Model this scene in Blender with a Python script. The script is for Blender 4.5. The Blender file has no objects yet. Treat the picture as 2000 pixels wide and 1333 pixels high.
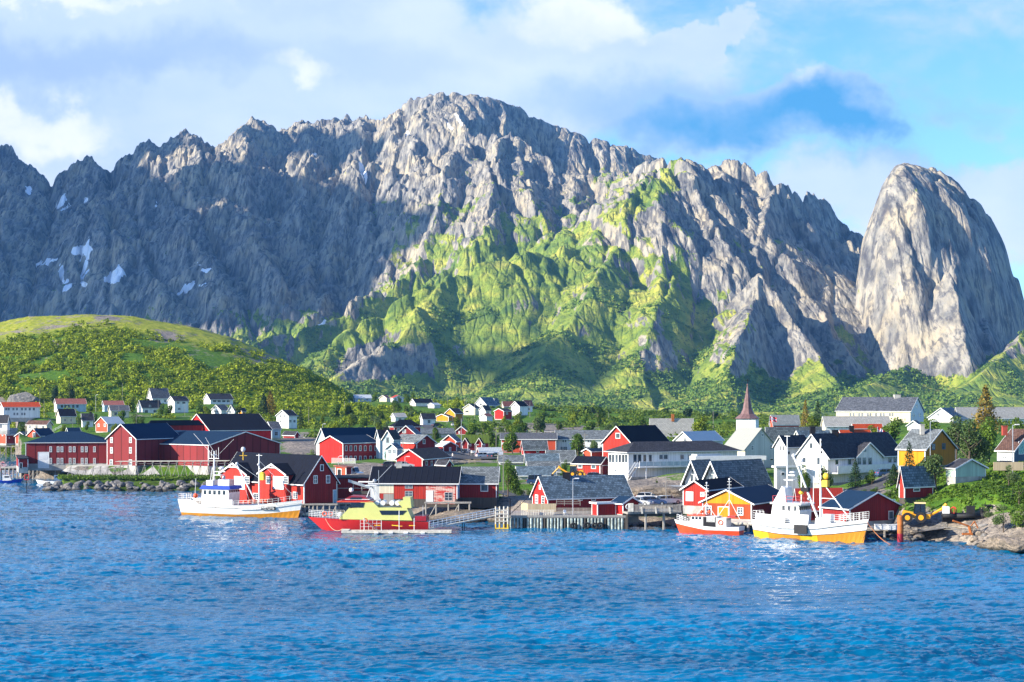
import bpy, math, random
import numpy as np
from mathutils import Vector
R = math.radians
random.seed(7)
scene = bpy.context.scene
COL = scene.collection
# ---------------------------------------------------------------- camera
F, CX, HY, CH = 3333.0, 1000.0, 775.0, 22.0      # focal length and principal point of the photograph, eye height in metres
cam_data = bpy.data.cameras.new("camera")
cam = bpy.data.objects.new("camera", cam_data)
COL.objects.link(cam)
cam.location = (0, 0, CH)
cam.rotation_euler = (R(90), 0, 0)
cam_data.sensor_width = 36
cam_data.lens = 36 * F / 2000
cam_data.shift_y = (HY - 666.5) / 2000
cam_data.clip_start = 1
cam_data.clip_end = 30000
scene.camera = cam
scene.view_settings.view_transform = 'Standard'
scene.view_settings.look = 'None'
scene.view_settings.gamma = 1
scene.view_settings.exposure = 1.2
scene.cycles.max_bounces = 6
scene.cycles.diffuse_bounces = 2
scene.cycles.glossy_bounces = 3
scene.cycles.volume_bounces = 0
# ---------------------------------------------------------------- sun and sky
SUN_EL, SUN_AZ = 22.0, 20.0          # low evening sun from the left, a little behind the camera
sv = Vector((-math.cos(R(SUN_AZ)) * math.cos(R(SUN_EL)), -math.sin(R(SUN_AZ)) * math.cos(R(SUN_EL)), math.sin(R(SUN_EL))))
sd = bpy.data.lights.new("sun", 'SUN')
sd.energy = 5.0
sd.angle = R(0.5)
sd.color = (1.0, 0.90, 0.74)
sun = bpy.data.objects.new("sun", sd)
COL.objects.link(sun)
sun.rotation_euler = sv.to_track_quat('Z', 'Y').to_euler()

class NT:
    """small helper for node trees"""
    def __init__(s, tree):
        s.t = tree; s.n = tree.nodes; s.l = tree.links
    def new(s, typ, **kw):
        n = s.n.new(typ)
        for k, v in kw.items():
            if k[0] == 'i' and k[1:].isdigit(): s.inp(n, int(k[1:]), v)
            else: setattr(n, k, v)
        return n
    def inp(s, n, i, v):
        if isinstance(v, bpy.types.NodeSocket): s.l.new(v, n.inputs[i])
        else: n.inputs[i].default_value = v
    def m(s, op, a, b=None, c=None, clamp=False):
        n = s.n.new('ShaderNodeMath'); n.operation = op; n.use_clamp = clamp
        s.inp(n, 0, a)
        if b is not None: s.inp(n, 1, b)
        if c is not None: s.inp(n, 2, c)
        return n.outputs[0]
    def mix(s, f, a, b, typ='MIX'):
        n = s.n.new('ShaderNodeMix'); n.data_type = 'RGBA'; n.blend_type = typ
        s.inp(n, 0, f); s.inp(n, 6, a); s.inp(n, 7, b)
        return n.outputs[2]
    def ramp(s, f, stops):
        n = s.n.new('ShaderNodeValToRGB')
        e = n.color_ramp.elements
        while len(e) < len(stops): e.new(0.5)
        for q, (p, c) in zip(e, stops):
            q.position = p; q.color = (c, c, c, 1) if not hasattr(c, '__len__') else tuple(c)[:3] + (1,)
        s.inp(n, 0, f)
        return n.outputs[0]
    def noise(s, vec, scale, detail=4, rough=0.5, dist=0, scl=None):
        if scl is not None:
            mp = s.n.new('ShaderNodeMapping'); s.l.new(vec, mp.inputs[0]); mp.inputs[3].default_value = scl; vec = mp.outputs[0]
        n = s.n.new('ShaderNodeTexNoise')
        if vec is not None: s.l.new(vec, n.inputs['Vector'])
        n.inputs['Scale'].default_value = scale; n.inputs['Detail'].default_value = detail
        n.inputs['Roughness'].default_value = rough; n.inputs['Distortion'].default_value = dist
        return n.outputs[0]
    def smooth(s, v, lo, hi):
        n = s.n.new('ShaderNodeMapRange'); n.interpolation_type = 'SMOOTHSTEP'
        s.inp(n, 0, v); s.inp(n, 1, lo); s.inp(n, 2, hi)
        return n.outputs[0]

world = bpy.data.worlds.new("World")
scene.world = world
world.use_nodes = True
world.node_tree.nodes.clear()
W = NT(world.node_tree)
sky = W.new('ShaderNodeTexSky', sky_type='NISHITA', sun_disc=False, sun_elevation=R(SUN_EL), sun_rotation=math.atan2(sv.x, sv.y), air_density=1.0, dust_density=0.3, ozone_density=2.5)
tc = W.new('ShaderNodeTexCoord')
sp = W.new('ShaderNodeSeparateXYZ'); W.l.new(tc.outputs['Generated'], sp.inputs[0])
ady = W.m('MAXIMUM', W.m('ABSOLUTE', sp.outputs[1]), 0.05)
ta = W.m('DIVIDE', sp.outputs[0], ady)          # tangent of azimuth, elevation: bearings in the world
tb = W.m('DIVIDE', sp.outputs[2], ady)
cmb = W.new('ShaderNodeCombineXYZ', i0=ta, i1=tb, i2=0.0)
v = cmb.outputs[0]
wn = W.new('ShaderNodeTexNoise'); W.l.new(v, wn.inputs[0]); wn.inputs['Scale'].default_value = 7; wn.inputs['Detail'].default_value = 5
va = W.new('ShaderNodeVectorMath', operation='MULTIPLY_ADD'); W.l.new(wn.outputs['Color'], va.inputs[0]); va.inputs[1].default_value = (0.24, 0.13, 0); W.l.new(v, va.inputs[2])
wn2 = W.new('ShaderNodeTexNoise'); W.l.new(v, wn2.inputs[0]); wn2.inputs['Scale'].default_value = 30; wn2.inputs['Detail'].default_value = 7; wn2.inputs['Roughness'].default_value = 0.65
vb = W.new('ShaderNodeVectorMath', operation='MULTIPLY_ADD'); W.l.new(wn2.outputs['Color'], vb.inputs[0]); vb.inputs[1].default_value = (0.06, 0.04, 0); W.l.new(va.outputs[0], vb.inputs[2])
vw = W.new('ShaderNodeVectorMath', operation='ADD'); W.l.new(vb.outputs[0], vw.inputs[0]); vw.inputs[1].default_value = (-0.15, -0.085, 0)
def blob(px, py, rx, ry, lo=1.25, hi=0.2):
    """soft ellipse of sky round a bearing, warped by noise"""
    s1 = W.new('ShaderNodeVectorMath', operation='SUBTRACT'); W.l.new(vw.outputs[0], s1.inputs[0]); s1.inputs[1].default_value = ((px - CX) / F, (HY - py) / F, 0)
    s2 = W.new('ShaderNodeVectorMath', operation='MULTIPLY'); W.l.new(s1.outputs[0], s2.inputs[0]); s2.inputs[1].default_value = (F / rx, F / ry, 0)
    s3 = W.new('ShaderNodeVectorMath', operation='LENGTH'); W.l.new(s2.outputs[0], s3.inputs[0])
    return W.smooth(s3.outputs['Value'], lo, hi)
def union(*a):
    r = a[0]
    for b in a[1:]: r = W.m('MAXIMUM', r, b)
    return r
n_big = W.noise(v, 4.2, 7, 0.55, 0.2, scl=(1, 1.9, 1))
n_fine = W.noise(v, 16, 9, 0.62, 0.25, scl=(1, 1.6, 1))
cover = union(blob(250, 120, 1300, 330), blob(1050, 150, 420, 260), blob(1480, 255, 330, 110), blob(1300, 60, 80, 60), blob(1840, 400, 560, 130),
              W.m('MULTIPLY', blob(1880, 190, 260, 80), 0.4), W.m('MULTIPLY', blob(300, -900, 6000, 1500, 1.2, 0.3), 0.55))
wisp = W.m('ADD', cover, W.m('MULTIPLY', W.m('SUBTRACT', n_fine, 0.5), 1.1))
cov = W.smooth(wisp, 0.18, 0.7)
darkR = union(W.m('MULTIPLY', blob(1540, 262, 300, 78, 1.6, 0.0), 1.15), W.m('MULTIPLY', blob(1300, 210, 330, 90), 0.3), W.m('MULTIPLY', blob(1860, 185, 160, 45), 0.35))
dark = union(W.m('MULTIPLY', blob(120, 150, 420, 62), 0.9), W.m('MULTIPLY', blob(1100, 60, 260, 60), 0.25),
             W.m('MULTIPLY', blob(700, 130, 300, 60), 0.32), W.m('MULTIPLY', blob(560, 20, 200, 40), 0.25), W.m('MULTIPLY', blob(1330, 225, 360, 100), 0.5), W.m('MULTIPLY', blob(1860, 185, 160, 45), 0.35))
dk = W.m('MULTIPLY', dark, W.m('ADD', 0.15, W.m('ADD', W.m('MULTIPLY', n_big, 0.8), W.m('MULTIPLY', n_fine, 0.9))), clamp=True)
bright = union(blob(520, 165, 150, 44), blob(1150, 30, 150, 60), blob(60, 260, 240, 60), blob(1490, 120, 35, 35), blob(100, 30, 300, 40), blob(1500, 190, 60, 50))
CB = 5.6
cl = W.mix(W.m('MULTIPLY', W.smooth(n_big, 0.3, 0.75), 1.0), (0.50 * CB, 0.63 * CB, 0.86 * CB, 1), (0.72 * CB, 0.80 * CB, 0.93 * CB, 1))
bright = W.smooth(W.m('ADD', bright, W.m('MULTIPLY', W.m('SUBTRACT', n_fine, 0.5), 1.8)), 0.15, 1.25)
cl = W.mix(bright, cl, (0.90 * CB, 0.92 * CB, 0.98 * CB, 1))
cl = W.mix(dk, cl, (0.36 * CB, 0.50 * CB, 0.76 * CB, 1))
dkr = W.m('MULTIPLY', darkR, W.m('ADD', 0.15, W.m('ADD', W.m('MULTIPLY', n_big, 0.8), W.m('MULTIPLY', n_fine, 0.9))), clamp=True)
cl = W.mix(dkr, cl, (0.07 * CB, 0.33 * CB, 0.66 * CB, 1))
blue = W.mix(1.0, sky.outputs[0], (0.58, 0.86, 1.25, 1), 'MULTIPLY')
colr = W.mix(W.m('MULTIPLY', cov, 0.94), blue, cl)
bg = W.new('ShaderNodeBackground'); W.l.new(colr, bg.inputs[0]); bg.inputs[1].default_value = 0.1
wo = W.new('ShaderNodeOutputWorld'); W.l.new(bg.outputs[0], wo.inputs[0])

# ---------------------------------------------------------------- picture-to-place conversion, numpy noise
def P(px, py, D):
    return Vector(((px - CX) / F * D, D, CH + (HY - py) / F * D))
def GZ(py, D): return CH + (HY - py) / F * D
def XD(px, D): return (px - CX) / F * D

_rng = np.random.RandomState(3)
_perm = np.tile(_rng.permutation(512), 3)
_ga = _rng.rand(512) * 2 * np.pi
_gx, _gy = np.cos(_ga), np.sin(_ga)
def perlin(x, y):
    xi = np.floor(x).astype(np.int64); yi = np.floor(y).astype(np.int64)
    xf = x - xi; yf = y - yi
    xi &= 511; yi &= 511
    u = xf * xf * xf * (xf * (xf * 6 - 15) + 10); w = yf * yf * yf * (yf * (yf * 6 - 15) + 10)
    def g(ix, iy, dx, dy):
        h = _perm[_perm[ix & 511] + (iy & 511)]
        return _gx[h] * dx + _gy[h] * dy
    a = g(xi, yi, xf, yf); b = g(xi + 1, yi, xf - 1, yf); c = g(xi, yi + 1, xf, yf - 1); d = g(xi + 1, yi + 1, xf - 1, yf - 1)
    return (a + u * (b - a) + w * ((c + u * (d - c)) - (a + u * (b - a)))) * 1.4
def fbm(x, y, o=5, ridged=False, gain=0.5):
    s = 0; a = 1; t = 0
    for i in range(o):
        n = perlin(x + 17.3 * i, y + 9.1 * i)
        s = s + a * ((1 - 2 * np.abs(n)) if ridged else n)
        t += a; a *= gain; x = x * 2.03; y = y * 2.03
    return s / t

def tag(o, label=None, cat=None, group=None, kind=None):
    if label: o['label'] = label
    if cat: o['category'] = cat
    if group: o['group'] = group
    if kind: o['kind'] = kind
    return o
def np_mesh(name, verts, faces, mats, smooth=True, matidx=None, attrs=None, kind='structure'):
    me = bpy.data.meshes.new(name)
    nv = len(verts); nf = len(faces); k = faces.shape[1]
    me.vertices.add(nv); me.vertices.foreach_set('co', np.ascontiguousarray(verts, dtype=np.float32).ravel())
    me.loops.add(nf * k); me.loops.foreach_set('vertex_index', faces.astype(np.int32).ravel())
    me.polygons.add(nf); me.polygons.foreach_set('loop_start', np.arange(0, nf * k, k, dtype=np.int32))
    if smooth: me.polygons.foreach_set('use_smooth', np.ones(nf, dtype=bool))
    for m in mats: me.materials.append(m)
    if matidx is not None: me.polygons.foreach_set('material_index', matidx.astype(np.int32))
    me.update(calc_edges=True)
    for an, arr in (attrs or {}).items():
        a = me.attributes.new(an, 'FLOAT', 'POINT'); a.data.foreach_set('value', arr.astype(np.float32).ravel())
    o = bpy.data.objects.new(name, me)
    COL.objects.link(o)
    if kind: o['kind'] = kind
    return o
def grid_faces(nr, nc):
    i = np.arange(nr * nc).reshape(nr, nc)
    return np.stack([i[:-1, :-1], i[:-1, 1:], i[1:, 1:], i[1:, :-1]], -1).reshape(-1, 4)

def material(name):
    m = bpy.data.materials.new(name); m.use_nodes = True
    m.node_tree.nodes.clear()
    t = NT(m.node_tree)
    b = t.new('ShaderNodeBsdfPrincipled'); o = t.new('ShaderNodeOutputMaterial'); t.l.new(b.outputs[0], o.inputs[0])
    return m, t, b
def bump(t, b, h, strength=0.5, dist=0.05):
    n = t.new('ShaderNodeBump'); t.l.new(h, n.inputs['Height']); n.inputs['Strength'].default_value = strength; n.inputs['Distance'].default_value = dist
    t.l.new(n.outputs[0], b.inputs['Normal'])
# ---------------------------------------------------------------- mountains
# every ridge line: a list of points (bearing, skyline height in the photograph, distance), slopes on its left and right side
RIDGES = [
 (0.62, 0.62, [(-250,380,4300),(-120,330,4250),(-40,312,4200),(0,303,4150),(20,305,4150),(45,322,4180),(75,348,4200),(95,368,4200),(112,364,4200),(140,352,4200),(160,322,4180),(178,309,4180),(195,325,4200),(205,334,4200),(240,305,4220),(268,288,4220),(290,272,4220),(300,275,4220),(318,292,4230),(328,281,4230),(336,288,4230),(360,258,4230),(385,275,4250),(430,297,4280),(450,290,4250),(470,256,4200),(497,236,4180),(530,250,4200),(560,258,4250),(600,241,4250),(640,236,4250),(682,231,4250),(695,241,4250),(715,231,4200),(735,241,4150),(762,224,4100),(790,204,4050),(830,195,4000),(870,182,4000),(905,177,4000),(940,183,4000),(990,201,4020),(1040,228,4050),(1090,250,4080),(1130,263,4080),(1190,279,4080),(1230,299,4080),(1270,321,4080),(1330,360,4100),(1420,430,4100)], (1.2, 1.2)),
 (0.6, 0.55, [(0,303,4150),(20,400,3850),(-20,480,3600),(-60,560,3350)]),
 (0.75, 0.6, [(178,309,4180),(215,380,3900),(190,430,3700),(250,500,3450),(230,580,3200)]),
 (0.7, 0.6, [(290,272,4220),(300,360,3900),(270,440,3650),(290,540,3350),(330,600,3100)]),
 (0.7, 0.62, [(360,258,4230),(395,320,3950),(370,400,3700),(400,500,3400),(440,590,3100)]),
 (0.75, 0.7, [(497,236,4180),(465,300,3950),(480,380,3700),(500,470,3450),(540,560,3150)]),
 (0.8, 0.75, [(600,241,4250),(610,320,3900),(570,400,3700),(600,480,3450),(600,590,3100)]),
 (0.85, 1.1, [(715,231,4200),(700,300,3900),(690,400,3600),(650,490,3400),(640,560,3200),(610,610,3050)]),
 (0.85, 0.9, [(790,204,4050),(770,290,3850),(770,370,3650),(740,430,3500),(745,520,3250)]),
 (0.58, 0.58, [(905,177,4000),(890,225,3880),(925,256,3700),(985,276,3620),(1010,282,3600),(1040,290,3560),(1075,322,3500),(1110,352,3450),(1180,352,3400),(1230,348,3320),(1275,322,3200),(1292,316,3150),(1305,328,3130),(1320,312,3100)], (0.6, 0.6)),
 (0.9, 0.7, [(925,256,3700),(895,280,3600),(870,350,3430),(850,400,3320),(845,450,3220),(800,520,3050),(730,580,2920),(640,630,2800),(540,660,2700),(480,690,2600)]),
 (0.8, 0.8, [(985,276,3620),(970,330,3430),(960,400,3200),(930,470,3000)]),
 (0.8, 0.8, [(1010,282,3600),(1030,350,3350),(1050,420,3120)]),
 (0.8, 0.8, [(1110,352,3450),(1120,400,3200),(1130,450,3000)]),
 (0.56, 0.56, [(1320,312,3100),(1300,355,3000),(1240,400,2880),(1170,440,2800),(1080,480,2720),(1000,510,2650),(880,560,2580),(790,600,2520),(700,645,2450),(620,690,2380),(560,740,2300)]),
 (0.62, 0.62, [(1240,400,2880),(1180,520,2600),(1120,620,2400),(1060,720,2200)]),
 (0.62, 0.8, [(1300,355,3000),(1300,450,2750),(1280,560,2500),(1260,680,2280)]),
 (0.62, 0.62, [(880,560,2580),(800,640,2400),(720,700,2250),(660,745,2150)]),
 (0.62, 1.5, [(1320,312,3100),(1345,345,3010),(1375,400,2900),(1400,440,2820),(1440,500,2680),(1470,550,2600)]),
 (1.0, 1.2, [(1375,330,3280),(1400,322,3250),(1440,326,3200),(1455,335,3200),(1480,350,3150),(1495,345,3120),(1520,364,3100),(1548,386,3150)], (0.6, 0.6)),
 (0.8, 1.1, [(1395,322,3250),(1420,370,3080),(1460,430,2900),(1480,480,2800)]),
 (0.85, 1.7, [(1520,364,3100),(1500,400,3000),(1490,440,2900),(1505,480,2820),(1560,520,2720),(1600,590,2600),(1640,660,2450),(1680,730,2300),(1700,765,2200)]),
 (0.9, 1.3, [(1490,440,2900),(1500,560,2600),(1560,640,2420)]),
 (1.5, 1.5, [(1548,392,3150),(1562,394,3200),(1575,379,3250),(1600,388,3340),(1640,420,3360),(1665,445,3330),(1690,468,3250)]),
 (0.95, 1.5, [(1480,545,2480),(1455,610,2340),(1440,680,2220),(1430,740,2120)]),
 (0.8, 1.5, [(1480,545,2480),(1530,610,2380),(1590,690,2260),(1645,765,2120)]),
 (1.2, 1.6, [(1846,535,2470),(1858,560,2440),(1872,620,2360),(1890,700,2250)]),
 (1.0, 1.5, [(1925,600,2560),(1932,640,2450),(1938,700,2320)]),
 (0.7, 0.7, [(2250,640,2500),(2100,650,2450),(2010,655,2380),(1960,690,2280),(1900,735,2160)]),
 (0.6, 0.6, [(1760,715,2300),(1720,735,2200),(1690,765,2100)]),
]
DOME = [(1668,640),(1676,540),(1684,485),(1694,455),(1704,430),(1714,405),(1724,375),(1738,352),(1750,338),(1765,331),(1790,338),(1820,347),(1850,362),(1880,384),(1910,411),(1935,440),(1958,484),(1978,535),(1992,570),(2004,610),(2030,690),(2060,760)]
def dome_height(X, Y):
    """the great rounded tower: near vertical sides and front, leaning top"""
    px = CX + F * X / Y + 5 * perlin(Y / 60, X / 90)
    S = np.interp(px, [a for a, b in DOME], [b for a, b in DOME])
    w = np.where(px < 1800, (px - 1800) / 140, (px - 1800) / 245)
    Df = 2770 - 450 * np.sqrt(np.clip(1 - w * w, 0, 1)) + 50 * (fbm(X / 75, Y / 500, 4, True) - .3) + 22 * fbm(X / 20, Y / 150, 3)
    tau = np.clip((Y - Df) / np.maximum(2790 - Df, 5), 0, 1)
    g = 1 - (1 - tau) ** 2.6
    zf = (22 + (HY - S) / F * Y) * g
    zb = np.where(Y > 2790, (22 + (HY - S) / F * 2790) - (Y - 2790) * 1.5, zf)
    return np.where((px > 1668) & (px < 2060), zb, -1e9)
def mountain_height(X, Y):
    w1 = fbm(X / 420, Y / 420, 4); w2 = fbm(X / 420 + 31, Y / 420 + 57, 4)
    w3 = fbm(X / 90 + 5, Y / 90, 3); w4 = fbm(X / 90 + 3, Y / 90 + 51, 3)
    jg = np.where(X / Y < -0.07, 15, 8)
    QX = X + 26 * w1 + jg * w3; QY = Y + 30 * w2 + jg * w4
    H = np.full(X.shape, -1e9)
    for sl, sr, pts, *kk in RIDGES:
        kl, kr = kk[0] if kk else (0, 0)
        L = [P(*p) for p in pts]
        for a, b in zip(L[:-1], L[1:]):
            dx, dy = b.x - a.x, b.y - a.y; l2 = dx * dx + dy * dy + 1e-6
            t = np.clip(((QX - a.x) * dx + (QY - a.y) * dy) / l2, 0, 1)
            ex = QX - a.x - t * dx; ey = QY - a.y - t * dy
            d = np.sqrt(ex * ex + ey * ey)
            s = np.where(ex > 0, sr, sl)           # the side turned away from the sun may be steeper
            s = np.where(np.abs(ex) < 1, 0.5 * (sl + sr), s)
            H = np.maximum(H, a.z + t * (b.z - a.z) - s * d - (np.where(ex > 0, kr, -kl) * ex if kk else 0))
    return np.maximum(H, dome_height(X, Y))
def make_mountain():
    nc, nr, f = 1080, 1150, 2
    u = np.linspace(-230, 2230, nc); Dv = np.linspace(1950, 4550, nr)
    uc = u[::f]; Dc = Dv[::f]
    K, DD = np.meshgrid((uc - CX) / F, Dc)
    Hc = mountain_height(K * DD, DD)
    # bilinear upsample to the full grid
    ci = np.arange(nc) / f; ri = np.arange(nr) / f
    c0 = np.minimum(ci.astype(int), len(uc) - 2); r0 = np.minimum(ri.astype(int), len(Dc) - 2)
    cf = (ci - c0)[None, :]; rf = (ri - r0)[:, None]
    g = lambda a, b: Hc[np.ix_(r0 + a, c0 + b)]
    H = (g(0, 0) * (1 - cf) + g(0, 1) * cf) * (1 - rf) + (g(1, 0) * (1 - cf) + g(1, 1) * cf) * rf
    K, D = np.meshgrid((u - CX) / F, Dv); X = K * D; Y = D
    # concave foot
    T = 55.0
    H = np.where(H < T, T * np.exp(np.clip((H - T) / T, -8, 0)), H)
    amp = np.clip((H - 12) / 190, 0, 1)
    PX0 = CX + F * X / D
    amp = amp * (1 - 0.6 * np.clip((H - 560) / 110, 0, 1))
    PY0 = HY - F * (H - CH) / D
    amp = amp * (1 - 0.45 * np.exp(-(((PX0 - 1080) / 300) ** 2 + ((PY0 - 620) / 150) ** 2)))
    cliff = np.clip((PX0 - 1350) / 80, 0, 1); dome = np.clip((PX0 - 1640) / 50, 0, 1)
    amp = amp * (1 - 0.30 * cliff) * (1 - 0.1 * dome)
    rid = fbm(X / 220, Y / 400, 4, True, 0.4)
    H = H + amp * 38 * (rid - 0.42)
    # ribs and gullies running down the fall line, ledges dipping to the left
    q = 0.35 * fbm(X / 130, Y / 130, 3)
    ribs = fbm((X + 0.12 * Y) / 46 + q * 3, Y / 420 + q, 4, True, 0.5)
    H = H + amp * 9 * (ribs - 0.36)
    def cleft(u, w_, wd): return np.exp(-(perlin(u, w_) / wd) ** 2)
    sh1 = X + 0.22 * Y + 24 * fbm(X / 120, Y / 200, 3); sh2 = X - 0.15 * Y + 9 * fbm(X / 40 + 3, Y / 90, 3)
    soft = 1 - 0.62 * np.exp(-(((PX0 - 1060) / 260) ** 2 + ((PY0 - 640) / 130) ** 2))
    H = H - soft * amp * (20 * cleft(sh1 / 105, Y / 620, .11) + 10 * cleft(sh2 / 52, Y / 330 + 7, .11) + 4 * cleft(sh1 / 24 + 3, Y / 160, .13)) + amp * 8
    fine = fbm((X + 0.15 * Y) / 14, Y / 110, 3, True, 0.55)
    H = H + amp * 2.6 * fine
    led = (H + 0.25 * X + 14 * fbm(X / 90, Y / 90, 3)) / 34.0
    H = H + amp * 3.0 * np.sin(2 * np.pi * led) * (0.5 + fbm(X / 60, Y / 60 + 9, 2))
    H = H + 17 * (fbm(X / 34, Y / 60, 3, True) - .4) * np.clip((H - 330) / 150, 0, 1) * np.clip((900 - PX0) / 100, 0, 1)
    H = H + (1 - amp) * 3.0 * fbm(X / 40, Y / 40, 4)
    fade = np.clip((D - 1950) / 130, 0, 1)
    H = H * fade - 3 * (1 - fade)
    dHx = np.gradient(H, axis=1) / np.maximum(np.gradient(X, axis=1), 1e-3)
    dHy = np.gradient(H, axis=0) / np.gradient(D, axis=0)
    slope = np.sqrt(dHx ** 2 + dHy ** 2)
    PX = CX + F * X / D; PY = HY - F * (H - CH) / D
    n1 = fbm(X / 120 + 4, Y / 120, 5); n2 = fbm(X / 22, Y / 40 + 7, 4)
    # where grass and birch scrub hold on: gentle ground, ledges, the lower slopes; least on the high northern range
    leftrange = np.clip((760 - PX) / 160, 0, 1) * np.clip((650 - PY) / 60, 0, 1)
    n3 = fbm((X + .15 * Y) / 34, Y / 190 + 3, 4)
    green = 1.0 - 0.62 * slope + 0.85 * n3 + 1.0 * n1 + 0.45 * n2 - 0.9 * leftrange
    green += 0.9 * np.clip((80 - H) / 60, 0, 1)
    green -= 0.9 * np.clip((H - 330) / 220, 0, 1)
    green -= 0.55 * np.clip((PX - 1330) / 60, 0, 1) * np.clip((H - 110) / 60, 0, 1)
    for sx, sy, ra, rb, vv in ((750,700,90,42,1.5),(690,735,50,24,1.3),(1290,700,50,35,.7),(1010,590,40,22,.4),(1300,440,60,50,.4),(1560,640,90,90,1.0),(1800,560,130,140,1.2),(690,520,60,70,1.0),(1120,650,50,22,.5)):
        green -= vv * np.exp(-(((PX - sx) / ra) ** 2 + ((PY - sy) / rb) ** 2))
    for sx, sy, ra, rb, vv in ((1130,600,240,110,.42),(1330,620,90,110,.35),(1000,480,150,60,.25),(1180,325,80,26,.55),(850,620,140,40,.5),(1000,680,160,50,.7),(1180,760,220,30,.8),(600,640,90,40,.5),(440,610,160,30,.5),(1900,760,150,30,.8)):
        green += vv * np.exp(-(((PX - sx) / ra) ** 2 + ((PY - sy) / rb) ** 2))
    # the grass ramp climbing to the front summit
    rx = [(560,735),(700,650),(790,602),(880,560),(1000,512),(1080,484),(1170,442),(1240,400),(1300,355),(1320,320)]
    dd = np.full(X.shape, 1e9)
    for (ax, ay), (bx, by) in zip(rx[:-1], rx[1:]):
        l2 = (bx - ax) ** 2 + (by - ay) ** 2
        t = np.clip(((PX - ax) * (bx - ax) + (PY - ay) * (by - ay)) / l2, 0, 1)
        dd = np.minimum(dd, np.hypot(PX - ax - t * (bx - ax), PY - ay - t * (by - ay)))
    ok = (D < 3150)
    green += 1.5 * np.exp(-(dd / 17) ** 2) * ok + 0.55 * np.exp(-(dd / 70) ** 2) * ok * (PY > 480)
    green = np.clip(green, 0, 1)
    green = green * green * (3 - 2 * green)
    # old snow lying in gullies: patches given by bearing and height
    SN = [(708,335,5,22,-.35),(714,352,4,12,-.2),(160,490,22,10,-.2),(168,500,6,38,.12),(161,530,5,22,.15),(124,534,6,20,-.1),(90,512,28,4,-.45),(224,540,24,11,-.5),(236,528,6,10,-.5),(366,563,25,6,-.52),
          (404,527,10,5,-.5),(398,556,9,3,-.6),(55,372,8,9,.7),(120,392,18,4,-.95),(128,402,14,3,-.95),(167,392,5,10,0),(133,562,11,6,-.5),(165,556,8,6,0),(629,631,9,6,-.4),(305,398,6,3,-.6),(614,302,4,4,.8),(896,234,3,16,-.55),(880,246,3,9,-.5),(390,518,3,2,0),(795,262,3,5,0)]
    snow = np.zeros(X.shape)
    jx = PX + 11 * n2 + 4 * n1 + 5 * n3; jy = PY + 9 * n2 - 6 * n3
    for px, py, a, b, r in SN:
        dx = jx - px; dy = jy - py; c, s = math.cos(r), math.sin(r)
        e = ((dx * c + dy * s) / a) ** 2 + ((-dx * s + dy * c) / b) ** 2
        snow = np.maximum(snow, np.clip(1.6 - 1.3 * e, 0, 1) * (D > 2500))
    V = np.stack([X, Y, H], -1).reshape(-1, 3)
    return np_mesh('mountains', V, grid_faces(nr, nc), [mat_mountain()], attrs={'green': green, 'snow': snow}), (X, Y, H, green, u, Dv)
def mat_mountain():
    m, t, b = material('mountain_rock_grass_snow')
    geo = t.new('ShaderNodeNewGeometry'); pos = geo.outputs['Position']
    ag = t.new('ShaderNodeAttribute', attribute_name='green'); asn = t.new('ShaderNodeAttribute', attribute_name='snow')
    n1 = t.noise(pos, 0.012, 8, 0.6); n2 = t.noise(pos, 0.055, 8, 0.62, 0.5, scl=(1, 0.28, 0.26)); n3 = t.noise(pos, 0.15, 6, 0.68, 0.3, scl=(1, 0.2, 0.16))
    rock = t.ramp(n2, [(0.30, (0.075, 0.07, 0.08)), (0.42, (0.17, 0.168, 0.158)), (0.60, (0.345, 0.32, 0.27)), (0.80, (0.51, 0.47, 0.385))])
    rock = t.mix(t.smooth(n1, 0.4, 0.68), rock, (0.42, 0.36, 0.25, 1))
    rock = t.mix(t.m('MULTIPLY', t.smooth(n3, 0.54, 0.40), 0.8), rock, (0.07, 0.07, 0.08, 1))
    g1 = t.noise(pos, 0.02, 6, 0.6); g2 = t.noise(pos, 0.16, 6, 0.7)
    grass = t.ramp(g1, [(0.35, (0.085, 0.145, 0.028)), (0.5, (0.21, 0.27, 0.035)), (0.66, (0.42, 0.40, 0.07))])
    grass = t.mix(t.m('MULTIPLY', t.smooth(g2, 0.5, 0.62), 0.75), grass, (0.02, 0.075, 0.014, 1))
    gm = t.m('ADD', ag.outputs['Fac'], t.m('MULTIPLY', t.m('SUBTRACT', g2, 0.5), 0.8))
    gm = t.m('ADD', gm, t.m('MULTIPLY', t.m('SUBTRACT', n3, 0.5), 2.2))
    gm = t.m('ADD', gm, t.m('MULTIPLY', t.m('SUBTRACT', n2, 0.5), 1.1))
    gm = t.smooth(gm, 0.42, 0.62)
    c = t.mix(gm, rock, grass)
    sm = t.smooth(t.m('ADD', asn.outputs['Fac'], t.m('MULTIPLY', t.m('SUBTRACT', n3, 0.5), 0.6)), 0.42, 0.58)
    c = t.mix(sm, c, (0.96, 0.96, 0.97, 1))
    t.l.new(c, b.inputs[0]); b.inputs['Roughness'].default_value = 0.9; b.inputs['Specular IOR Level'].default_value = 0.15
    vor = t.new('ShaderNodeTexVoronoi', feature='DISTANCE_TO_EDGE'); mp = t.new('ShaderNodeMapping'); t.l.new(pos, mp.inputs[0]); mp.inputs[3].default_value = (1, 0.3, 0.3)
    t.l.new(mp.outputs[0], vor.inputs['Vector']); vor.inputs['Scale'].default_value = 0.07
    h = t.m('ADD', t.m('MULTIPLY', n2, 0.7), t.m('ADD', t.m('MULTIPLY', n3, 0.5), t.m('MULTIPLY', g2, 0.25)))
    h = t.m('ADD', h, t.m('MULTIPLY', t.m('MINIMUM', vor.outputs[0], 0.15), 1.6))
    bump(t, b, h, 0.9, 9.0)
    return m
mountain_obj, MT = make_mountain()
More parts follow.
